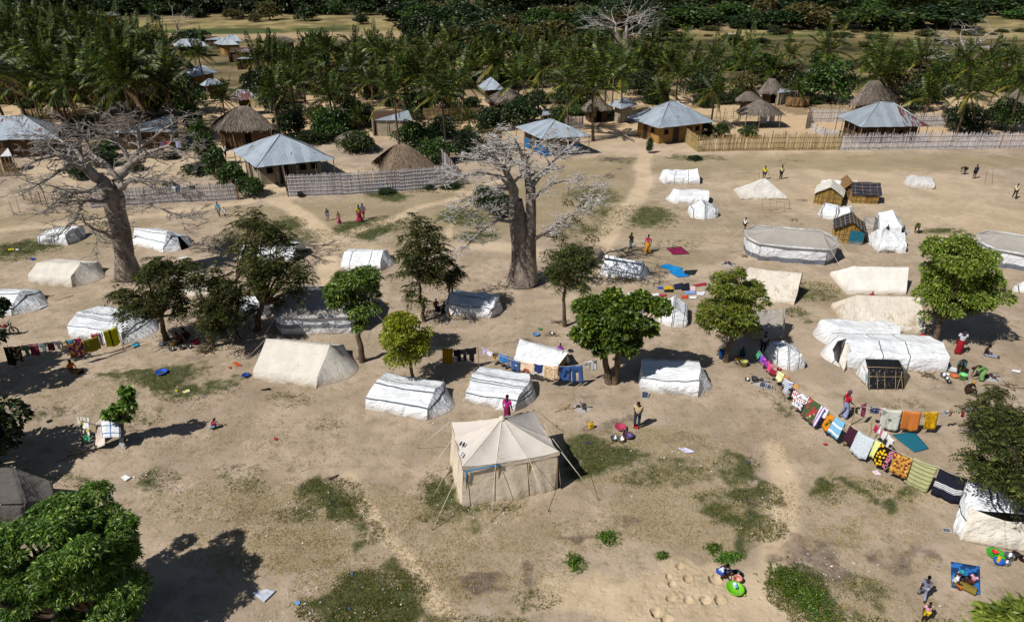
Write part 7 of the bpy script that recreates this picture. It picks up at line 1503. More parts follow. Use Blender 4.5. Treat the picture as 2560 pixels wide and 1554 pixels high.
# cloth draped frame at left
O = G(262, 1100); r_ = empty('stick_frame', O, 0, 'rough stick frame hidden under draped cloths by the small sapling', 'frame')
for a, b in (((240, 1118, 0), (240, 1062, 1.2)), ((300, 1112, 0), (300, 1060, 1.15)), ((262, 1090, 0), (262, 1040, 1.4)), ((305, 1095, 0), (305, 1045, 1.2)), ((240, 1062, 1.2), (300, 1060, 1.15)), ((262, 1042, 1.4), (305, 1045, 1.2)), ((205, 1112, 0), (205, 1050, 1.2)), ((205, 1052, 1.2), (240, 1062, 1.2))): stick(r_, O, a, b, .03, WOODG)
def sheet(label, cs, mat, cat='cloth', name='draped_cloth', **k):
    O_ = sum((G(*c) for c in cs), Vector()) / 4; O_.z = 0; e = quad(None, O_, cs, mat, name, **k); e.location = O_; tag(e, label, cat); return e
sheet('white cloth with blue window check spread on the stick frame', ((252, 1050, 1.3), (300, 1048, 1.3), (302, 1092, .85), (256, 1094, .9)), pat('white_blue_check', 'dcdee0', '3a6a9a', 'check', 2.2, None, .12), sag=-.03, amp=.07)
sheet('long pale pink and cream cloth hanging to the ground on the frame', ((262, 1040, 1.5), (240, 1058, 1.25), (238, 1122, .02), (262, 1112, .35)), plain('d8c8bc', .9), amp=.09)
sheet('grey white cloth falling off the right end of the frame', ((300, 1050, 1.25), (310, 1060, 1.1), (308, 1124, .05), (298, 1110, .3)), plain('a8b0b8', .9), amp=.09)
sheet('pale striped blanket thrown over the left end of the frame', ((192, 1042, 1.3), (225, 1044, 1.25), (222, 1080, .8), (196, 1070, .7)), pat('pale_stripe', 'c8c4b4', '8a8a7a', 'vstripe', 6), amp=.10)
sheet('white and yellow cloth hanging beside the striped blanket', ((206, 1055, 1.2), (222, 1058, 1.2), (225, 1088, .7), (208, 1084, .7)), pat('white_yellow', 'dcdce4', 'b0a030', 'blot', 3), amp=.08)
sheet('bright green plastic bag hanging low on the frame', ((208, 1088, .8), (225, 1088, .8), (224, 1103, .5), (207, 1101, .5)), plain('4ab88a', .5, .4), amp=.08)
# mats and clothes lying on the ground
def flat(label, cs, mat, name='ground_cloth', cat='cloth', amp=.10):
    k = (rnd.uniform(.95, 1.25) if 1600 < cs[0][0] < 1780 and 600 < cs[0][1] < 760 else rnd.uniform(.75, .95)) if name == 'ground_cloth' else 1; mx, my = sum(c[0] for c in cs) / 4, sum(c[1] for c in cs) / 4
    return sheet(label, [(mx + (x - mx) * k * (1 if name != 'ground_cloth' else rnd.uniform(.75, 1.15)), my + (y - my) * k, .05) for x, y in cs], mat, cat, name, sag=0, amp=amp * (1.6 if name == 'ground_cloth' else 1), fr=3.5 if name == 'ground_cloth' else 2.5)
flat('teal plastic mat lying near the short clothesline', ((2285, 1078), (2322, 1120), (2286, 1130), (2230, 1086)), plain('1d6478', .8, .2), 'ground_mat', 'mat', .03)
flat('blue patterned mat with people sitting on it', ((2377, 1403), (2449, 1415), (2451, 1486), (2378, 1466)), pat('blue_mat', '1e3c68', '2f70b8', 'blot', 3), 'ground_mat', 'mat', .02)
flat('dark red zigzag striped rug on the dry grass', ((1665, 620), (1702, 616), (1724, 634), (1682, 636)), pat('red_zigzag', '3a1430', 'a8285a', 'hstripe', 3.0, None, .45), 'ground_rug', 'rug')
flat('bright blue sheet, upper of two pieces right of the striped tent', ((1648, 666), (1666, 660), (1702, 670), (1686, 680)), plain('1c86c8', .8, .2)); flat('bright blue sheet, lower of two pieces beside the black cloth', ((1676, 680), (1702, 672), (1722, 690), (1694, 693)), plain('1a7cc0', .8, .2))
flat('black cloth spread beside the bright blue sheets', ((1712, 676), (1746, 674), (1738, 686), (1708, 686)), plain('1a2226', .9))
for cs, c, l in ((((1641, 717), (1660, 716), (1660, 722), (1643, 722)), '2a4aa0', 'small blue cloth, leftmost of the laundry spread on grass'), (((1660, 717), (1678, 715), (1680, 722), (1662, 723)), 'c0a020', 'yellow black cloth in the laundry spread on grass'), (((1660, 724), (1682, 724), (1682, 729), (1661, 729)), '16161c', 'black cloth low in the laundry spread on grass'), (((1682, 712), (1704, 708), (1708, 720), (1686, 722)), '1c2238', 'dark navy cloth in the middle of the spread laundry'), (((1704, 712), (1722, 708), (1724, 724), (1706, 724)), '16181e', 'black trousers in the middle of the spread laundry'),
  (((1732, 712), (1766, 706), (1768, 712), (1736, 716)), 'a01c38', 'red cloth at the right of the spread laundry'), (((1724, 718), (1738, 716), (1740, 728), (1726, 728)), 'd8b8b8', 'pale pink cloth in the spread laundry'), (((1712, 727), (1738, 726), (1738, 734), (1714, 735)), '7a98c8', 'light blue cloth in the spread laundry'), (((1740, 730), (1764, 728), (1760, 738), (1742, 737)), 'd4d8e0', 'white cloth at the right of the spread laundry'), (((1628, 734), (1650, 732), (1650, 738), (1632, 740)), 'dcd8d8', 'white cloth left below in the spread laundry'), (((1650, 736), (1664, 735), (1664, 740), (1650, 741)), 'a82a4a', 'pink patterned cloth below in the spread laundry'), (((1700, 740), (1720, 738), (1722, 745), (1702, 746)), 'c0401e', 'orange red cloth lowest in the spread laundry'), (((1722, 740), (1744, 740), (1742, 746), (1724, 746)), 'e0e0e0', 'white cloth lowest in the spread laundry'),
  (((575, 905), (592, 902), (608, 914), (590, 916)), 'b8502a', 'orange cloth crumpled on the ground left of the cream ridge tent'), (((570, 915), (580, 916), (578, 922), (571, 921)), 'a8482a', 'small rust coloured cloth beside the orange one'), (((328, 860), (346, 852), (350, 862), (334, 872)), '2f8ab0', 'turquoise cloth dropped beside the left striped tent'), (((448, 978), (476, 970), (480, 978), (460, 984)), 'd8d09a', 'cream rag on the green grass at left'), (((437, 973), (445, 973), (443, 979), (438, 978)), 'c8c020', 'tiny yellow rag on the green grass at left'),
  (((300, 1192), (316, 1184), (330, 1192), (312, 1204)), 'e0e0e0', 'torn white rags on bare ground above the large mango'), (((2172, 1176), (2196, 1172), (2208, 1188), (2188, 1188)), 'dcc8cc', 'white and red cloth dropped below the long clothesline'), (((2056, 1107), (2070, 1108), (2070, 1113), (2058, 1112)), '9a1c34', 'small crimson rag on sand below the long clothesline'), (((20, 622), (36, 620), (36, 625), (22, 626)), 'c8b81e', 'yellow rag on grass at the far left'), (((38, 622), (48, 622), (47, 626), (39, 626)), 'd8d8d8', 'white rag beside the yellow one at far left'), (((440, 645), (470, 641), (466, 646), (442, 648)), 'e4e6ea', 'white sheet lying right of the baobab trunk'),
  (((90, 758), (126, 762), (100, 774), (62, 772)), 'c8d0dc', 'torn white sheet beside the tent at the left edge'), (((630, 1480), (668, 1470), (700, 1476), (660, 1506)), 'b8bcc8', 'pale blanket lying in the mango shade at bottom left'), (((735, 1502), (750, 1500), (752, 1508), (740, 1512)), '6aa0d8', 'light blue packet in the mango shade'), (((668, 970), (676, 968), (680, 974), (648, 976)), '16161a', 'black shoes or rag in front of the cream ridge tent'), (((112, 1052), (132, 1046), (132, 1052), (116, 1058)), '1a1a1c', 'black plastic bag lying open on ground at left'), (((62, 1012), (74, 1008), (76, 1014), (64, 1018)), '22201c', 'dark lump of rags at far left'),
  (((820, 1196), (846, 1184), (846, 1188), (822, 1200)), '4a2a34', 'dark strip of cloth on the dry grass'), (((683, 1095), (692, 1092), (694, 1100), (684, 1100)), 'b01c24', 'small red rag on open ground below the cream ridge tent'), (((1690, 1120), (1712, 1116), (1744, 1130), (1716, 1134)), 'c8c4d8', 'torn pale cloth in the burnt grass patch'), (((2528, 922), (2554, 926), (2552, 932), (2528, 928)), 'dfe0e4', 'white foam sheet near the right edge'), (((1585, 1058), (1594, 1058), (1598, 1071), (1586, 1070)), 'c81c24', 'red cloth at the standing man\'s feet'), (((1458, 1102), (1482, 1104), (1480, 1108), (1460, 1108)), '3a3a5a', 'dark blue rag left of the pots'),
  (((1826, 1437), (1842, 1440), (1868, 1490), (1850, 1492)), '8a9a5a', 'heap of mixed washing beside the lime basin')):
    flat(l, cs, pat('heap_' + c, c, 'd8c84a', 'blot', 6, '4a7aa8') if 'heap' in l else plain(c, .9), amp=.09 if 'heap' not in l else .25)
# ------------------------------------------------------------------ basins, pots, buckets, cans
def at(o, px, py, z=0): o.location = G(px, py, z); return o
def basin(px, py, r, c, label, h=None, cat='basin', name='basin', handles=True):
    h = h or r * .45; m_ = plain(c, .35, .5, 0, .05); o = empty(name, G(px, py), rnd.uniform(0, 3), label, cat); m = MB(); m.lathe([(0, .01), (r * .68, .01), (r * .98, h), (r * 1.06, h + .012), (r * 1.06, h + .025), (r * .97, h + .02), (r * .64, .03), (0, .028)], 22); m.build('bowl', m_, o)
    m = MB(); m.lathe([(r * 1.0, h), (r * 1.08, h + .005), (r * 1.08, h + .03), (r * 1.0, h + .03)], 22); m.build('rim', m_, o); return o
def pot(px, py, r, label, c='9a9ca0', lid=False, metal=.8, cat='pot', name='cooking_pot'):
    m_ = plain(c, .3, .5, metal, .1); o = empty(name, G(px, py), rnd.uniform(0, 3), label, cat); m = MB(); h = r * 1.1; m.lathe([(0, 0), (r * .8, .0), (r, r * .25), (r, h), (r * 1.1, h + .01), (r * .95, h), (r * .93, r * .3), (0, .03)], 20); m.build('pot_body', m_, o)
    for s_ in (-1, 1): m = MB(); m.tube([(s_ * r, -r * .25, h * .75), (s_ * r * 1.25, -r * .2, h * .75), (s_ * r * 1.25, r * .2, h * .75), (s_ * r, r * .25, h * .75)], .012, 5); m.build('handle', m_, o)
    if lid: m = MB(); m.lathe([(0, h + .06), (r * .2, h + .05), (r * 1.05, h + .012)], 20); m.ball((0, 0, h + .08), .025); m.build('lid', m_, o)
    return o
def bucket(px, py, r, h, c, label, inner=None, handle=True, z=0):
    m_ = plain(c, .35, .5, 0, .05); o = empty('bucket', G(px, py, z), rnd.uniform(0, 3), label, 'bucket'); m = MB(); m.lathe([(0, .01), (r * .78, .01), (r, h), (r * 1.07, h), (r * 1.07, h - .03), (r * 1.03, h - .03), (r * .95, h - .02), (r * .75, .03), (0, .03)], 20); m.build('bucket_body', m_, o)
    if handle: m = MB(); m.tube([(r * math.cos(a), .02, h - .02 - r * .75 * math.sin(a)) if 0 else (r * 1.05 * math.cos(a), -r * .5 * math.sin(a), h + .01) for a in [math.pi * k / 8 for k in range(9)]], .007, 5); m.build('handle', plain('b0b0b0', .4, .5, .5, 0), o)
    return o
def jerry(px, py, h, c, label, rz=0):
    m_ = plain(c, .4, .5, 0, .06); o = empty('jerrycan', G(px, py), rz, label, 'jerrycan'); m = MB(); w_, d = h * .62, h * .4; bm = bmesh.new(); bmesh.ops.create_cube(bm, size=1); bmesh.ops.scale(bm, vec=(w_, d, h * .85), verts=bm.verts); bmesh.ops.translate(bm, vec=(0, 0, h * .425), verts=bm.verts); bmesh.ops.bevel(bm, geom=bm.edges[:], offset=h * .07, segments=3, affect='EDGES'); me = bpy.data.meshes.new('can_body'); bm.to_mesh(me); bm.free(); me.materials.append(m_); link('can_body', me, o)
    m.tube([(-w_ * .3, 0, h * .84), (-w_ * .28, 0, h * .97), (w_ * .12, 0, h * .97), (w_ * .16, 0, h * .84)], h * .045, 6); m.build('handle', m_, o); m = MB(); m.lathe([(h * .07, h * .84), (h * .07, h * .95), (0, h * .95)], 10, c=(w_ * .33, 0, 0)); m.build('cap', plain('22242a', .5), o); return o
jerry(1477, 1070, .42, 'e0b010', 'yellow jerrycan standing left of the dirty pots', .4)
basin(1551, 1072, .30, 'a83a54', 'rose red basin of water above the pots', .14)
basin(1570, 1093, .28, '54304a', 'dark maroon basin full of dishes', .16)
pot(1535, 1100, .18, 'aluminium pot, leftmost of the dishes by the standing man'); pot(1551, 1103, .19, 'aluminium pot with pale food right of the first pot', 'b8b4a8'); basin(1569, 1084, .10, '8ac83a', 'small lime bowl on top of the dirty dishes', .06); pot(1560, 1080, .13, 'small steel pot stacked behind the dishes'); basin(1574, 1091, .09, '3a78c8', 'small blue bowl beside the lime one', .05)
basin(1836, 1478, .34, '6ab81e', 'lime green washing basin holding white and red cloth', .2)
bucket(1842, 1456, .17, .30, 'c87a6a', 'salmon coloured bucket behind the lime basin'); pot(1842, 1440, .18, 'black rubber topped pot above the salmon bucket', '141416', metal=0)
flat('folded white blue and red cloth inside the lime basin', ((1826, 1460), (1840, 1460), (1846, 1476), (1832, 1478)), pat('wash_mix', 'd8e0e8', '4a9ad0', 'blot', 5, 'b81c30')).location.z += .17
basin(2488, 1388, .34, '3aa02a', 'large green basin with a red bowl in front of the cream sheet', .1); basin(2485, 1384, .12, 'c82a34', 'red bowl inside the green basin', .08).location.z = .06
jerry(2495, 1402, .30, 'e0b01a', 'small yellow can below the green basin', .8); basin(2494, 1408, .20, '1e58b8', 'blue bowl below the yellow can', .16); pot(2520, 1396, .19, 'shiny steel pot right of the green basin'); pot(2514, 1410, .14, 'small steel pot with a pale handle'); pot(2532, 1396, .12, 'small blackened pot right of the steel pot', '2a2826'); basin(2540, 1387, .17, '1e1c1c', 'black rimmed white bowl at the far right', .05); pot(2556, 1400, .15, 'dark pot at the right edge', '3a3230')
basin(2381, 926, .30, 'c8c8ca', 'round white pan beneath the bending woman', .08); pot(2357, 942, .18, 'large aluminium pot at the corner of the long shelter'); pot(2366, 949, .13, 'small aluminium pot next to the large one'); pot(2371, 957, .12, 'dark little pot below the aluminium ones', '3c3a3a'); basin(2384, 942, .22, 'c06a3a', 'orange basin left of the lime bucket', .1)
bucket(2405, 948, .2, .38, '7ad080', 'lime green bucket beside the orange basin'); basin(2367, 937, .12, 'dcdce0', 'small white dish near the aluminium pots', .05)
bucket(2302, 862, .22, .5, '2060b0', 'blue barrel with a red basin on top, behind the long shelter', handle=False); basin(2302, 862, .24, 'b81c20', 'red basin sitting on the blue barrel', .14).location.z = .5
bucket(2318, 862, .14, .25, '3a88c0', 'small light blue bucket beside the blue barrel')
bucket(1803, 896, .19, .42, '1a66b8', 'blue plastic barrel left of the bright round tree trunk', handle=False); basin(1803, 896, .19, '1c4a90', 'dark blue bowl on the blue barrel', .1).location.z = .43
basin(1350, 824, .12, '1e8a3a', 'small green bowl beyond the middle clothesline', .08); basin(1340, 838, .22, '5a7ea8', 'blue grey basin with water beyond the middle clothesline', .1); pot(1378, 836, .16, 'white pot on firewood beyond the middle clothesline', 'c8c8c8')
basin(405, 934, .32, '1c4fc0', 'bright blue basin alone below the cooks', .14); bucket(432, 864, .20, .36, 'c8b87a', 'cream yellow bucket beside the cook'); basin(488, 858, .28, 'a01c38', 'red basin right of the cooks', .12); basin(405, 862, .18, '9aa0a8', 'grey metal bowl left of the cream bucket', .08); pot(430, 876, .16, 'grey steel pot among the dishes at left'); pot(455, 872, .15, 'second steel pot among the dishes at left'); pot(475, 869, .13, 'third smaller steel pot right of the others')
basin(615, 940, .22, '1c3c80', 'navy basin beside the corner of the cream ridge tent', .1); basin(82, 649, .16, '1c4fc0', 'tiny blue bowl at far left on the grass', .08)
bucket(1526, 692, .14, .25, '6ac02a', 'lime bucket in front of the striped tent by the baobab'); jerry(1539, 700, .3, 'd8b81a', 'yellow jerrycan in front of the striped tent by the baobab')
bucket(1885, 952, .18, .26, '38383c', 'black pot standing near the small solar panels', handle=False); pot(1867, 951, .13, 'small silver pot left of the black one')
basin(1426, 878, .16, '2a2a2c', 'black bowl near the striped shirt on the middle line', .06); basin(1868, 1157, .13, '4a4a50', 'grey scrap bowl on sand at right', .06)
pot(1420, 880 - 40, .10, 'tiny pot behind the patched sheet tent', '6a6a6c'); bucket(1858, 915, .22, .4, 'a8a860', 'stack of yellow white sacks right of the bright tree', handle=False)
pot(1947, 925, .12, 'crimson pot beside the dome shaped tent', '8a1c30', metal=.2); pot(1931, 930, .12, 'silver pot beside the crimson one')
# ------------------------------------------------------------------ solar panels
def solar(px, py, w_, d, rz, label, tilt=25):
    o = empty('solar_panel', G(px, py), rz, label, 'solar panel'); M = Matrix.Rotation(R(tilt), 3, 'X'); up = Vector((0, 0, math.sin(R(tilt)) * d / 2 + .03)); m = MB(); m.box(up, (w_, d, .02), q=M); m.build('panel', plain('141c30', .15, .6, 0, .05), o); m = MB()
    for s_ in (-1, 1): m.box(up + M @ Vector((s_ * w_ / 2, 0, .004)), (.03, d + .03, .035), q=M); m.box(up + M @ Vector((0, s_ * d / 2, .004)), (w_ - .03, .03, .034), q=M)
    m.build('frame', plain('d0d2d4', .4, .5, .5, 0), o)
    for k in range(1, 5): m = MB(); m.box(up + M @ Vector((0, -d / 2 + d * k / 5, .0115)), (w_ - .03, .008, .004), q=M); m.build('cell_line', plain('a8b0b8', .4), o)
solar(1612, 991, .36, .42, -.2, 'white framed solar panel leaning at the corner of the long white tent'); solar(1908, 966, .42, .36, -.5, 'solar panel, left of two by the dome shaped tent'); solar(1920, 970, .34, .32, -.5, 'smaller solar panel, right of two by the dome shaped tent'); solar(2366, 1327, .32, .2, -.2, 'tiny solar panel left of the bottom right shelter', 8)
# ------------------------------------------------------------------ firewood, ashes, poles
def woodpile(px, py, r, n, label, name='firewood_pile', cat='firewood', mat=None, h=.35, L=.9):
    O = G(px, py); root = empty(name, O, 0, label, cat)
    for k in range(n):
        a = rnd.uniform(0, math.pi); d = Vector((math.cos(a), math.sin(a), rnd.uniform(-.25, .25))); l = L * rnd.uniform(.5, 1.1); c = Vector((rnd.gauss(0, r * .4), rnd.gauss(0, r * .35), rnd.uniform(.03, h) * math.exp(-rnd.random()))); p, q = c - d * l / 2, c + d * l / 2; p.z = max(p.z, .02); q.z = max(q.z, .02)
        m = MB(); m.tube(limb_pts(p, q, 3, .05), [.022, .02, .018, .012], 5, cap=False); m.build('stick', rnd.choice((WOODG, POLE, BARK)) if mat is None else mat, root)
woodpile(514, 876, .45, 55, 'round heap of firewood at the foot of the middle feathery tree', h=.5); woodpile(2142, 806, .5, 40, 'heap of brown sticks behind the white sheet shelter', h=.4); woodpile(1575, 700, .6, 40, 'firewood and bundles heaped before the striped tent by the baobab', h=.35); woodpile(1395, 806, .4, 8, 'few crooked branches left of the cashew tree', name='branches', L=1.2); woodpile(1380, 840, .4, 7, 'cooking fire sticks beyond the middle clothesline', L=.8)
woodpile(1360, 888, .4, 8, 'thorny sticks under the middle clothesline', L=.8); woodpile(1415, 1020, .3, 6, 'split pale logs beside the ash hearth', mat=POLE, L=1.0, h=.1); woodpile(1985, 550, .6, 7, 'few dark sticks left of the teal door hut', L=1.1, h=.1); woodpile(2215, 628, .5, 12, 'branches at the hem of the draped shelter', L=.9); woodpile(905, 896, .3, 7, 'sticks at the foot of the young mango', L=.9, h=.1); woodpile(1860, 640, .4, 10, 'short sticks at the left corner of the long net roofed tent', L=.6, h=.15)
woodpile(2320, 940, .6, 16, 'scattered wood along the hem of the long white shelter', L=.7, h=.12); woodpile(2520, 965, .5, 9, 'charred sticks near the right edge', mat=BARK, L=.7, h=.1); woodpile(1965, 785, .4, 6, 'twigs on the ground right of the grey shaded tent', L=.9, h=.08); woodpile(2160, 600, .5, 8, 'sticks right of the teal door hut', L=1.0, h=.2); woodpile(2005, 500, .5, 7, 'dark sticks left of the cream sheeted hut', L=1.2, h=.1); woodpile(2450, 935, .4, 8, 'hearth sticks right of the woman in green', mat=BARK, L=.5, h=.15); woodpile(190, 1130, .6, 5, 'sticks lying left of the draped frame', L=1.6, h=.05)
def hearth(px, py, label):
    O = G(px, py); root = empty('hearth', O, 0, label, 'hearth')
    for k in range(3): a = k * 2.1 + 1; m = MB(); m.ball((.22 * math.cos(a), .2 * math.sin(a), .08), (.14, .11, .10), seg=8, rings=6); me = m.mesh('stone', plain('4a3c34', .95)); link('stone', me, root)
    m = MB(); m.lathe([(0, .05), (.3, .035), (.55, .0)], 16); m.build('ash', plain('a8a4a0', 1, .05), root)
    for k in range(4): a = k * 1.7; m = MB(); m.tube([(.05, 0, .07), (.6 * math.cos(a), .5 * math.sin(a), .03)], .025, 5); m.build('charred_stick', DARK, root)
hearth(1455, 1018, 'cooking hearth of dark stones and grey ash behind the square tent'); hearth(2475, 942, 'cooking hearth near the women at right'); hearth(1900, 955, 'hearth beside the small solar panels'); hearth(1820, 660, 'ash heap left of the long net roofed tent')
def frame(label, segs, name='stick_frame', cat='frame', r=.02):
    O = G(*segs[0][0][:2]); root = empty(name, O, 0, label, cat)
    for a, b in segs: stick(root, O, a, b, r)
frame('open stick framework in front of the grey topped tent', [((1925, 530, 0), (1926, 495, 1.3)), ((1940, 526, 0), (1942, 492, 1.3)), ((1960, 528, 0), (1962, 498, 1.2)), ((1975, 520, 0), (1972, 495, 1.2)), ((1905, 522, 0), (1906, 494, 1.2)), ((1905, 496, 1.2), (1972, 497, 1.2)), ((1900, 525, .02), (1980, 522, .02)), ((1926, 500, 1.0), (1975, 510, .6)), ((1912, 534, .02), (1978, 528, .02))])
frame('pair of bare poles with a cross bar by the yellow shirted person', [((1898, 450, 0), (1898, 420, 1.6)), ((1885, 452, 0), (1885, 430, 1.0)), ((1885, 436, .8), (1898, 434, .8))]); frame('leaning poles between the yellow and pale shirted people', [((1935, 450, 0), (1934, 432, 1.0)), ((1943, 450, 0), (1942, 434, 1.0)), ((1935, 436, .9), (1943, 436, .9)), ((1920, 440, 0), (1924, 415, 1.2))])
frame('two thin poles standing on the empty field at far right', [((2462, 458, 0), (2470, 422, 2.2)), ((2480, 463, 0), (2484, 414, 2.6))], 'poles', 'poles'); frame('tall thin pole beside the alley above the hedge', [((478, 300, 0), (466, 205, 7))], 'utility_pole', 'pole', .06); frame('crooked pole by the grey thatched hut', [((515, 372, 0), (500, 300, 4))], 'utility_pole', 'pole', .05)
frame('two straight dark sticks lying left of the camp, by the edge tent', [((92, 751, .03), (137, 737, .03)), ((137, 752, .03), (184, 738, .03))], 'poles', 'sticks', .03); frame('bundle of long thin poles carried on the shoulder by the path', [((1582, 620, 1.45), (1628, 617, 2.0)), ((1580, 622, 1.4), (1632, 622, 1.9))], 'carried_poles', 'poles', .02)
frame('bare washing post beside the grey shaded tent', [((1960, 848, 0), (1958, 763, 2.2))], 'post', 'post', .04); frame('three bare posts along the edge of the left track', [((35, 535, 0), (20, 500, 1.4)), ((50, 533, 0), (38, 490, 1.6)), ((90, 528, 0), (84, 495, 1.3))], 'posts', 'posts', .03)
for k, (x, y) in enumerate(((1972, 266), (1988, 268), (2001, 268), (2012, 266))):
    o = empty('straw_roll', G(x, y), .3 * k, ('leftmost', 'second', 'third', 'rightmost')[k] + ' of four golden straw bundles stacked below the blue lean-to', 'straw bundle', 'straw bundles below the blue lean-to'); m = MB(); m.lathe([(0, 0), (.55, .0), (.62, .4), (.60, 1.2), (.45, 1.5), (0, 1.6)], 14); me = m.mesh('bundle', STRAWD); [setattr(v, 'co', v.co + Vector((nz(v.co.x, v.co.y, v.co.z + k, 3), nz(v.co.y, v.co.x, v.co.z, 3), 0)) * .12) for v in me.vertices]; link('bundle', me, o)
    for z in (.4, .9, 1.25): m = MB(); m.lathe([(.62, z), (.66, z + .03), (.62, z + .06)], 14); m.build('binding', POLE, o)
# shoes drying on the square tent
for k, (x, y) in enumerate(((1152, 1108, ), (1159, 1110), (1153, 1134), (1157, 1138))):
    Rf = lean_plane_pt(x, y, G(1150, 1130, 2.1), Vector((0, 0, 1))) if False else G(x, y, 2.42 if k < 2 else 2.28); m = MB(); m.ball((0, 0, 0), (.05, .14, .05), seg=8, rings=6); m.ball((0, -.06, .04), (.04, .06, .05), seg=8, rings=6); o = m.build('shoe', plain('3c4258' if k < 2 else 'e0e0e4', .8)); o.location = Rf; o.rotation_euler = (.3, 0, -.4); tag(o, ('dark shoe, left of the upper pair on the square tent roof', 'dark shoe, right of the upper pair on the square tent roof', 'white shoe, left of the lower pair on the square tent roof', 'white shoe, right of the lower pair on the square tent roof')[k], 'shoe', 'shoes drying on the square tent roof')
# goats in the far field
for k, (x, y) in enumerate(((1826, 92), (1832, 92), (1838, 91))):
    o = empty('goat', G(x, y), 1.5 + .3 * k, ('left', 'middle', 'right')[k] + ' one of three pale goats on the green strip in the far field', 'goat', 'goats in the far field'); m = MB(); m.tube([(0, -.45, .62), (0, -.3, .66), (0, .15, .62), (0, .35, .66), (0, .5, .86), (0, .6, .95), (0, .75, .88)], [.08, .19, .20, .17, .10, .09, .05], 8)
    for sx in (-.1, .1):
        for (ys, kn) in ((-.34, -.06), (.27, .03)): m.tube([(sx, ys, .58), (sx, ys + kn, .32), (sx, ys, .0)], [.07, .035, .03], 6)
        m.tube([(sx * .5, .58, 1.0), (sx * .8, .50, 1.14)], [.02, .006], 4)
    m.tube([(0, -.45, .68), (0, -.56, .74)], [.03, .01], 4); m.build('body', plain('dcd4c4', .9), o)
# motorcycle at the left edge
o = empty('motorcycle', G(12, 838), R(8), 'dark motorcycle parked in shade at the left edge', 'motorcycle'); MK = plain('141416', .4, .5); MT = plain('8a8c90', .3, .5, .8, .1)
for x in (-.65, .65):
    m = MB(); m.tube([(x + .28 * math.cos(a), 0, .3 + .28 * math.sin(a)) for a in [6.2832 * k / 20 for k in range(21)]], .045, 8, cap=False); w_ = m.build('wheel', MK, o); m = MB(); m.tube([(x, -.06, .3), (x, .06, .3)], .05, 8)
    for k in range(10): a = 6.283 * k / 10; m.tube([(x, 0, .3), (x + .26 * math.cos(a), 0, .3 + .26 * math.sin(a))], .005, 4)
    m.build('rim', MT, w_)
m = MB(); m.tube([(-.65, 0, .3), (-.45, 0, .55), (.1, 0, .45), (.45, 0, .75), (.5, 0, .9)], .035, 6); m.tube([(.65, .06, .3), (.5, .06, .95)], .025, 6); m.tube([(.65, -.06, .3), (.5, -.06, .95)], .025, 6); m.build('frame', MK, o); m = MB(); m.ball((.15, 0, .72), (.26, .13, .12)); m.build('fuel_tank', plain('7a1418', .3, .5), o); m = MB(); m.ball((-.35, 0, .72), (.38, .13, .07)); m.build('seat', MK, o); m = MB(); m.ball((0, 0, .38), (.2, .13, .17)); m.build('engine', MT, o)
m = MB(); m.tube([(.45, -.33, 1.0), (.5, -.12, .98), (.5, .12, .98), (.45, .33, 1.0)], .016, 6); m.build('handlebar', MT, o); m = MB(); m.ball((.6, 0, .85), .09); m.build('headlight', MT, o); m = MB(); m.tube([(-.95, 0, .55), (-.8, 0, .64), (-.6, 0, .66), (-.45, 0, .6)], .05, 6); m.build('mudguard', MK, o); m = MB(); m.tube([(-.9, -.12, .3), (-.3, -.14, .25), (.1, -.1, .3)], .035, 6); m.build('exhaust', MT, o)
# ------------------------------------------------------------------ litter, tufts and leaf litter
def scatter_quads(n, gen, name, mat, label, cat, size):
    V = []; k = 0
    while len(V) < n * 4 and k < n * 20:
        k += 1; p = gen()
        if p is None: continue
        s_ = size * rnd.uniform(.4, 1.5); a = rnd.uniform(0, 6.28); e = Vector((math.cos(a), math.sin(a), rnd.uniform(-.3, .6))) * s_; f = Vector((-math.sin(a), math.cos(a), rnd.uniform(-.2, .5))) * s_ * rnd.uniform(.3, .9); z = Vector((0, 0, .03))
        V += [p + z, p + e + z, p + e + f + z + Vector((0, 0, rnd.uniform(0, s_ * .5))), p + f + z]
    for i, v in enumerate(V): v.z = max(v.z, .02)
    o = link(name, npmesh(name, [tuple(v) for v in V], np.arange(len(V)).reshape(-1, 4), mat)); return tag(o, label, cat, None, 'stuff')
LIT = NT('litter_scraps', .7, .3); i_ = LIT.island(); LIT.col(LIT.mix(LIT.step(i_, .86, .9), LIT.mix(LIT.math('GREATER_THAN', i_, .55), C3('dcdcda'), C3('b8b09a')), C3('3a6ab8'))); LIT = LIT.m
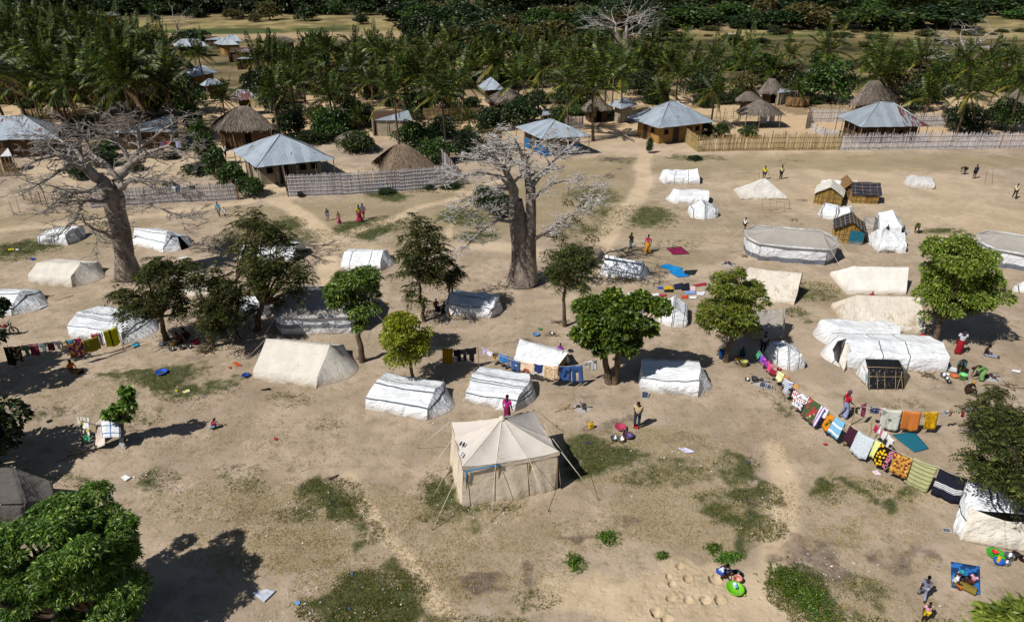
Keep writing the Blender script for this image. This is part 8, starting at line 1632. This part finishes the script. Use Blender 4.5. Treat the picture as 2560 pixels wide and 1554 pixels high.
ZN = [(880, 1490, 170, 60, 6), (820, 1265, 110, 60, 3), (1690, 1150, 130, 50, 4), (2060, 1420, 100, 50, 3), (1900, 1290, 80, 60, 1), (860, 530, 90, 20, 5), (1180, 1270, 160, 30, 1), (500, 960, 200, 60, 1), (1100, 1300, 200, 80, 1), (2350, 960, 80, 20, 2), (960, 590, 60, 16, 2), (400, 1200, 80, 30, 1), (1300, 1100, 900, 400, 4), (1300, 600, 1100, 150, 2), (760, 1540, 200, 30, 2), (2300, 1450, 200, 80, 1)]
def gz_(zs=ZN):
    z = rnd.choices(zs, [q[4] for q in zs])[0]; a = rnd.uniform(0, 6.28); r = math.sqrt(rnd.random()); return G(z[0] + z[2] * r * math.cos(a), z[1] + z[3] * r * math.sin(a))
scatter_quads(1000, gz_, 'litter', LIT, 'white and blue scraps of litter scattered over the camp ground', 'litter', .05)
TU = strawm('grass_tuft', '3f4a20', '7a7a3c'); TUD = strawm('dry_grass_tuft', '8a7a4a', 'b8a56e')
def blades(n, zones, mat, name, label, h):
    V = []
    for k in range(n):
        p = gz_(zones); p.z = 0; 
        for _ in range(3):
            a = rnd.uniform(0, 6.28); q = p + Vector((rnd.gauss(0, .06), rnd.gauss(0, .06), 0)); d = Vector((math.cos(a), math.sin(a), 0)) * .012; t_ = Vector((rnd.gauss(0, .05), rnd.gauss(0, .05), h * rnd.uniform(.5, 1.3))); V += [q - d, q + d, q + t_ * .6 + d * .8, q + t_]
    tag(link(name, npmesh(name, [tuple(v) for v in V], np.arange(len(V)).reshape(-1, 4), mat)), label, 'grass', None, 'stuff')
gz2 = [(x, y, rx * 1.0, ry * 1.0, rx * ry * a / 1000) for (x, y, rx, ry, a) in GREEN if y > 850]; dz2 = [(x, y, rx, ry, rx * ry * a / 1000) for (x, y, rx, ry, a) in DRY if y > 900]
blades(16000, gz2, TU, 'grass', 'short green grass growing in patches on the camp ground', .10); blades(15000, dz2, TUD, 'dry_grass', 'short dry grass spread thinly over the camp ground', .07)
gz3 = [(x, y, rx, ry, rx * ry * a / 1000) for (x, y, rx, ry, a) in GREEN if 440 < y <= 850]; blades(9000, gz3, TU, 'grass', 'short green grass in the farther patches of the camp', .14)
woodpile_done = True
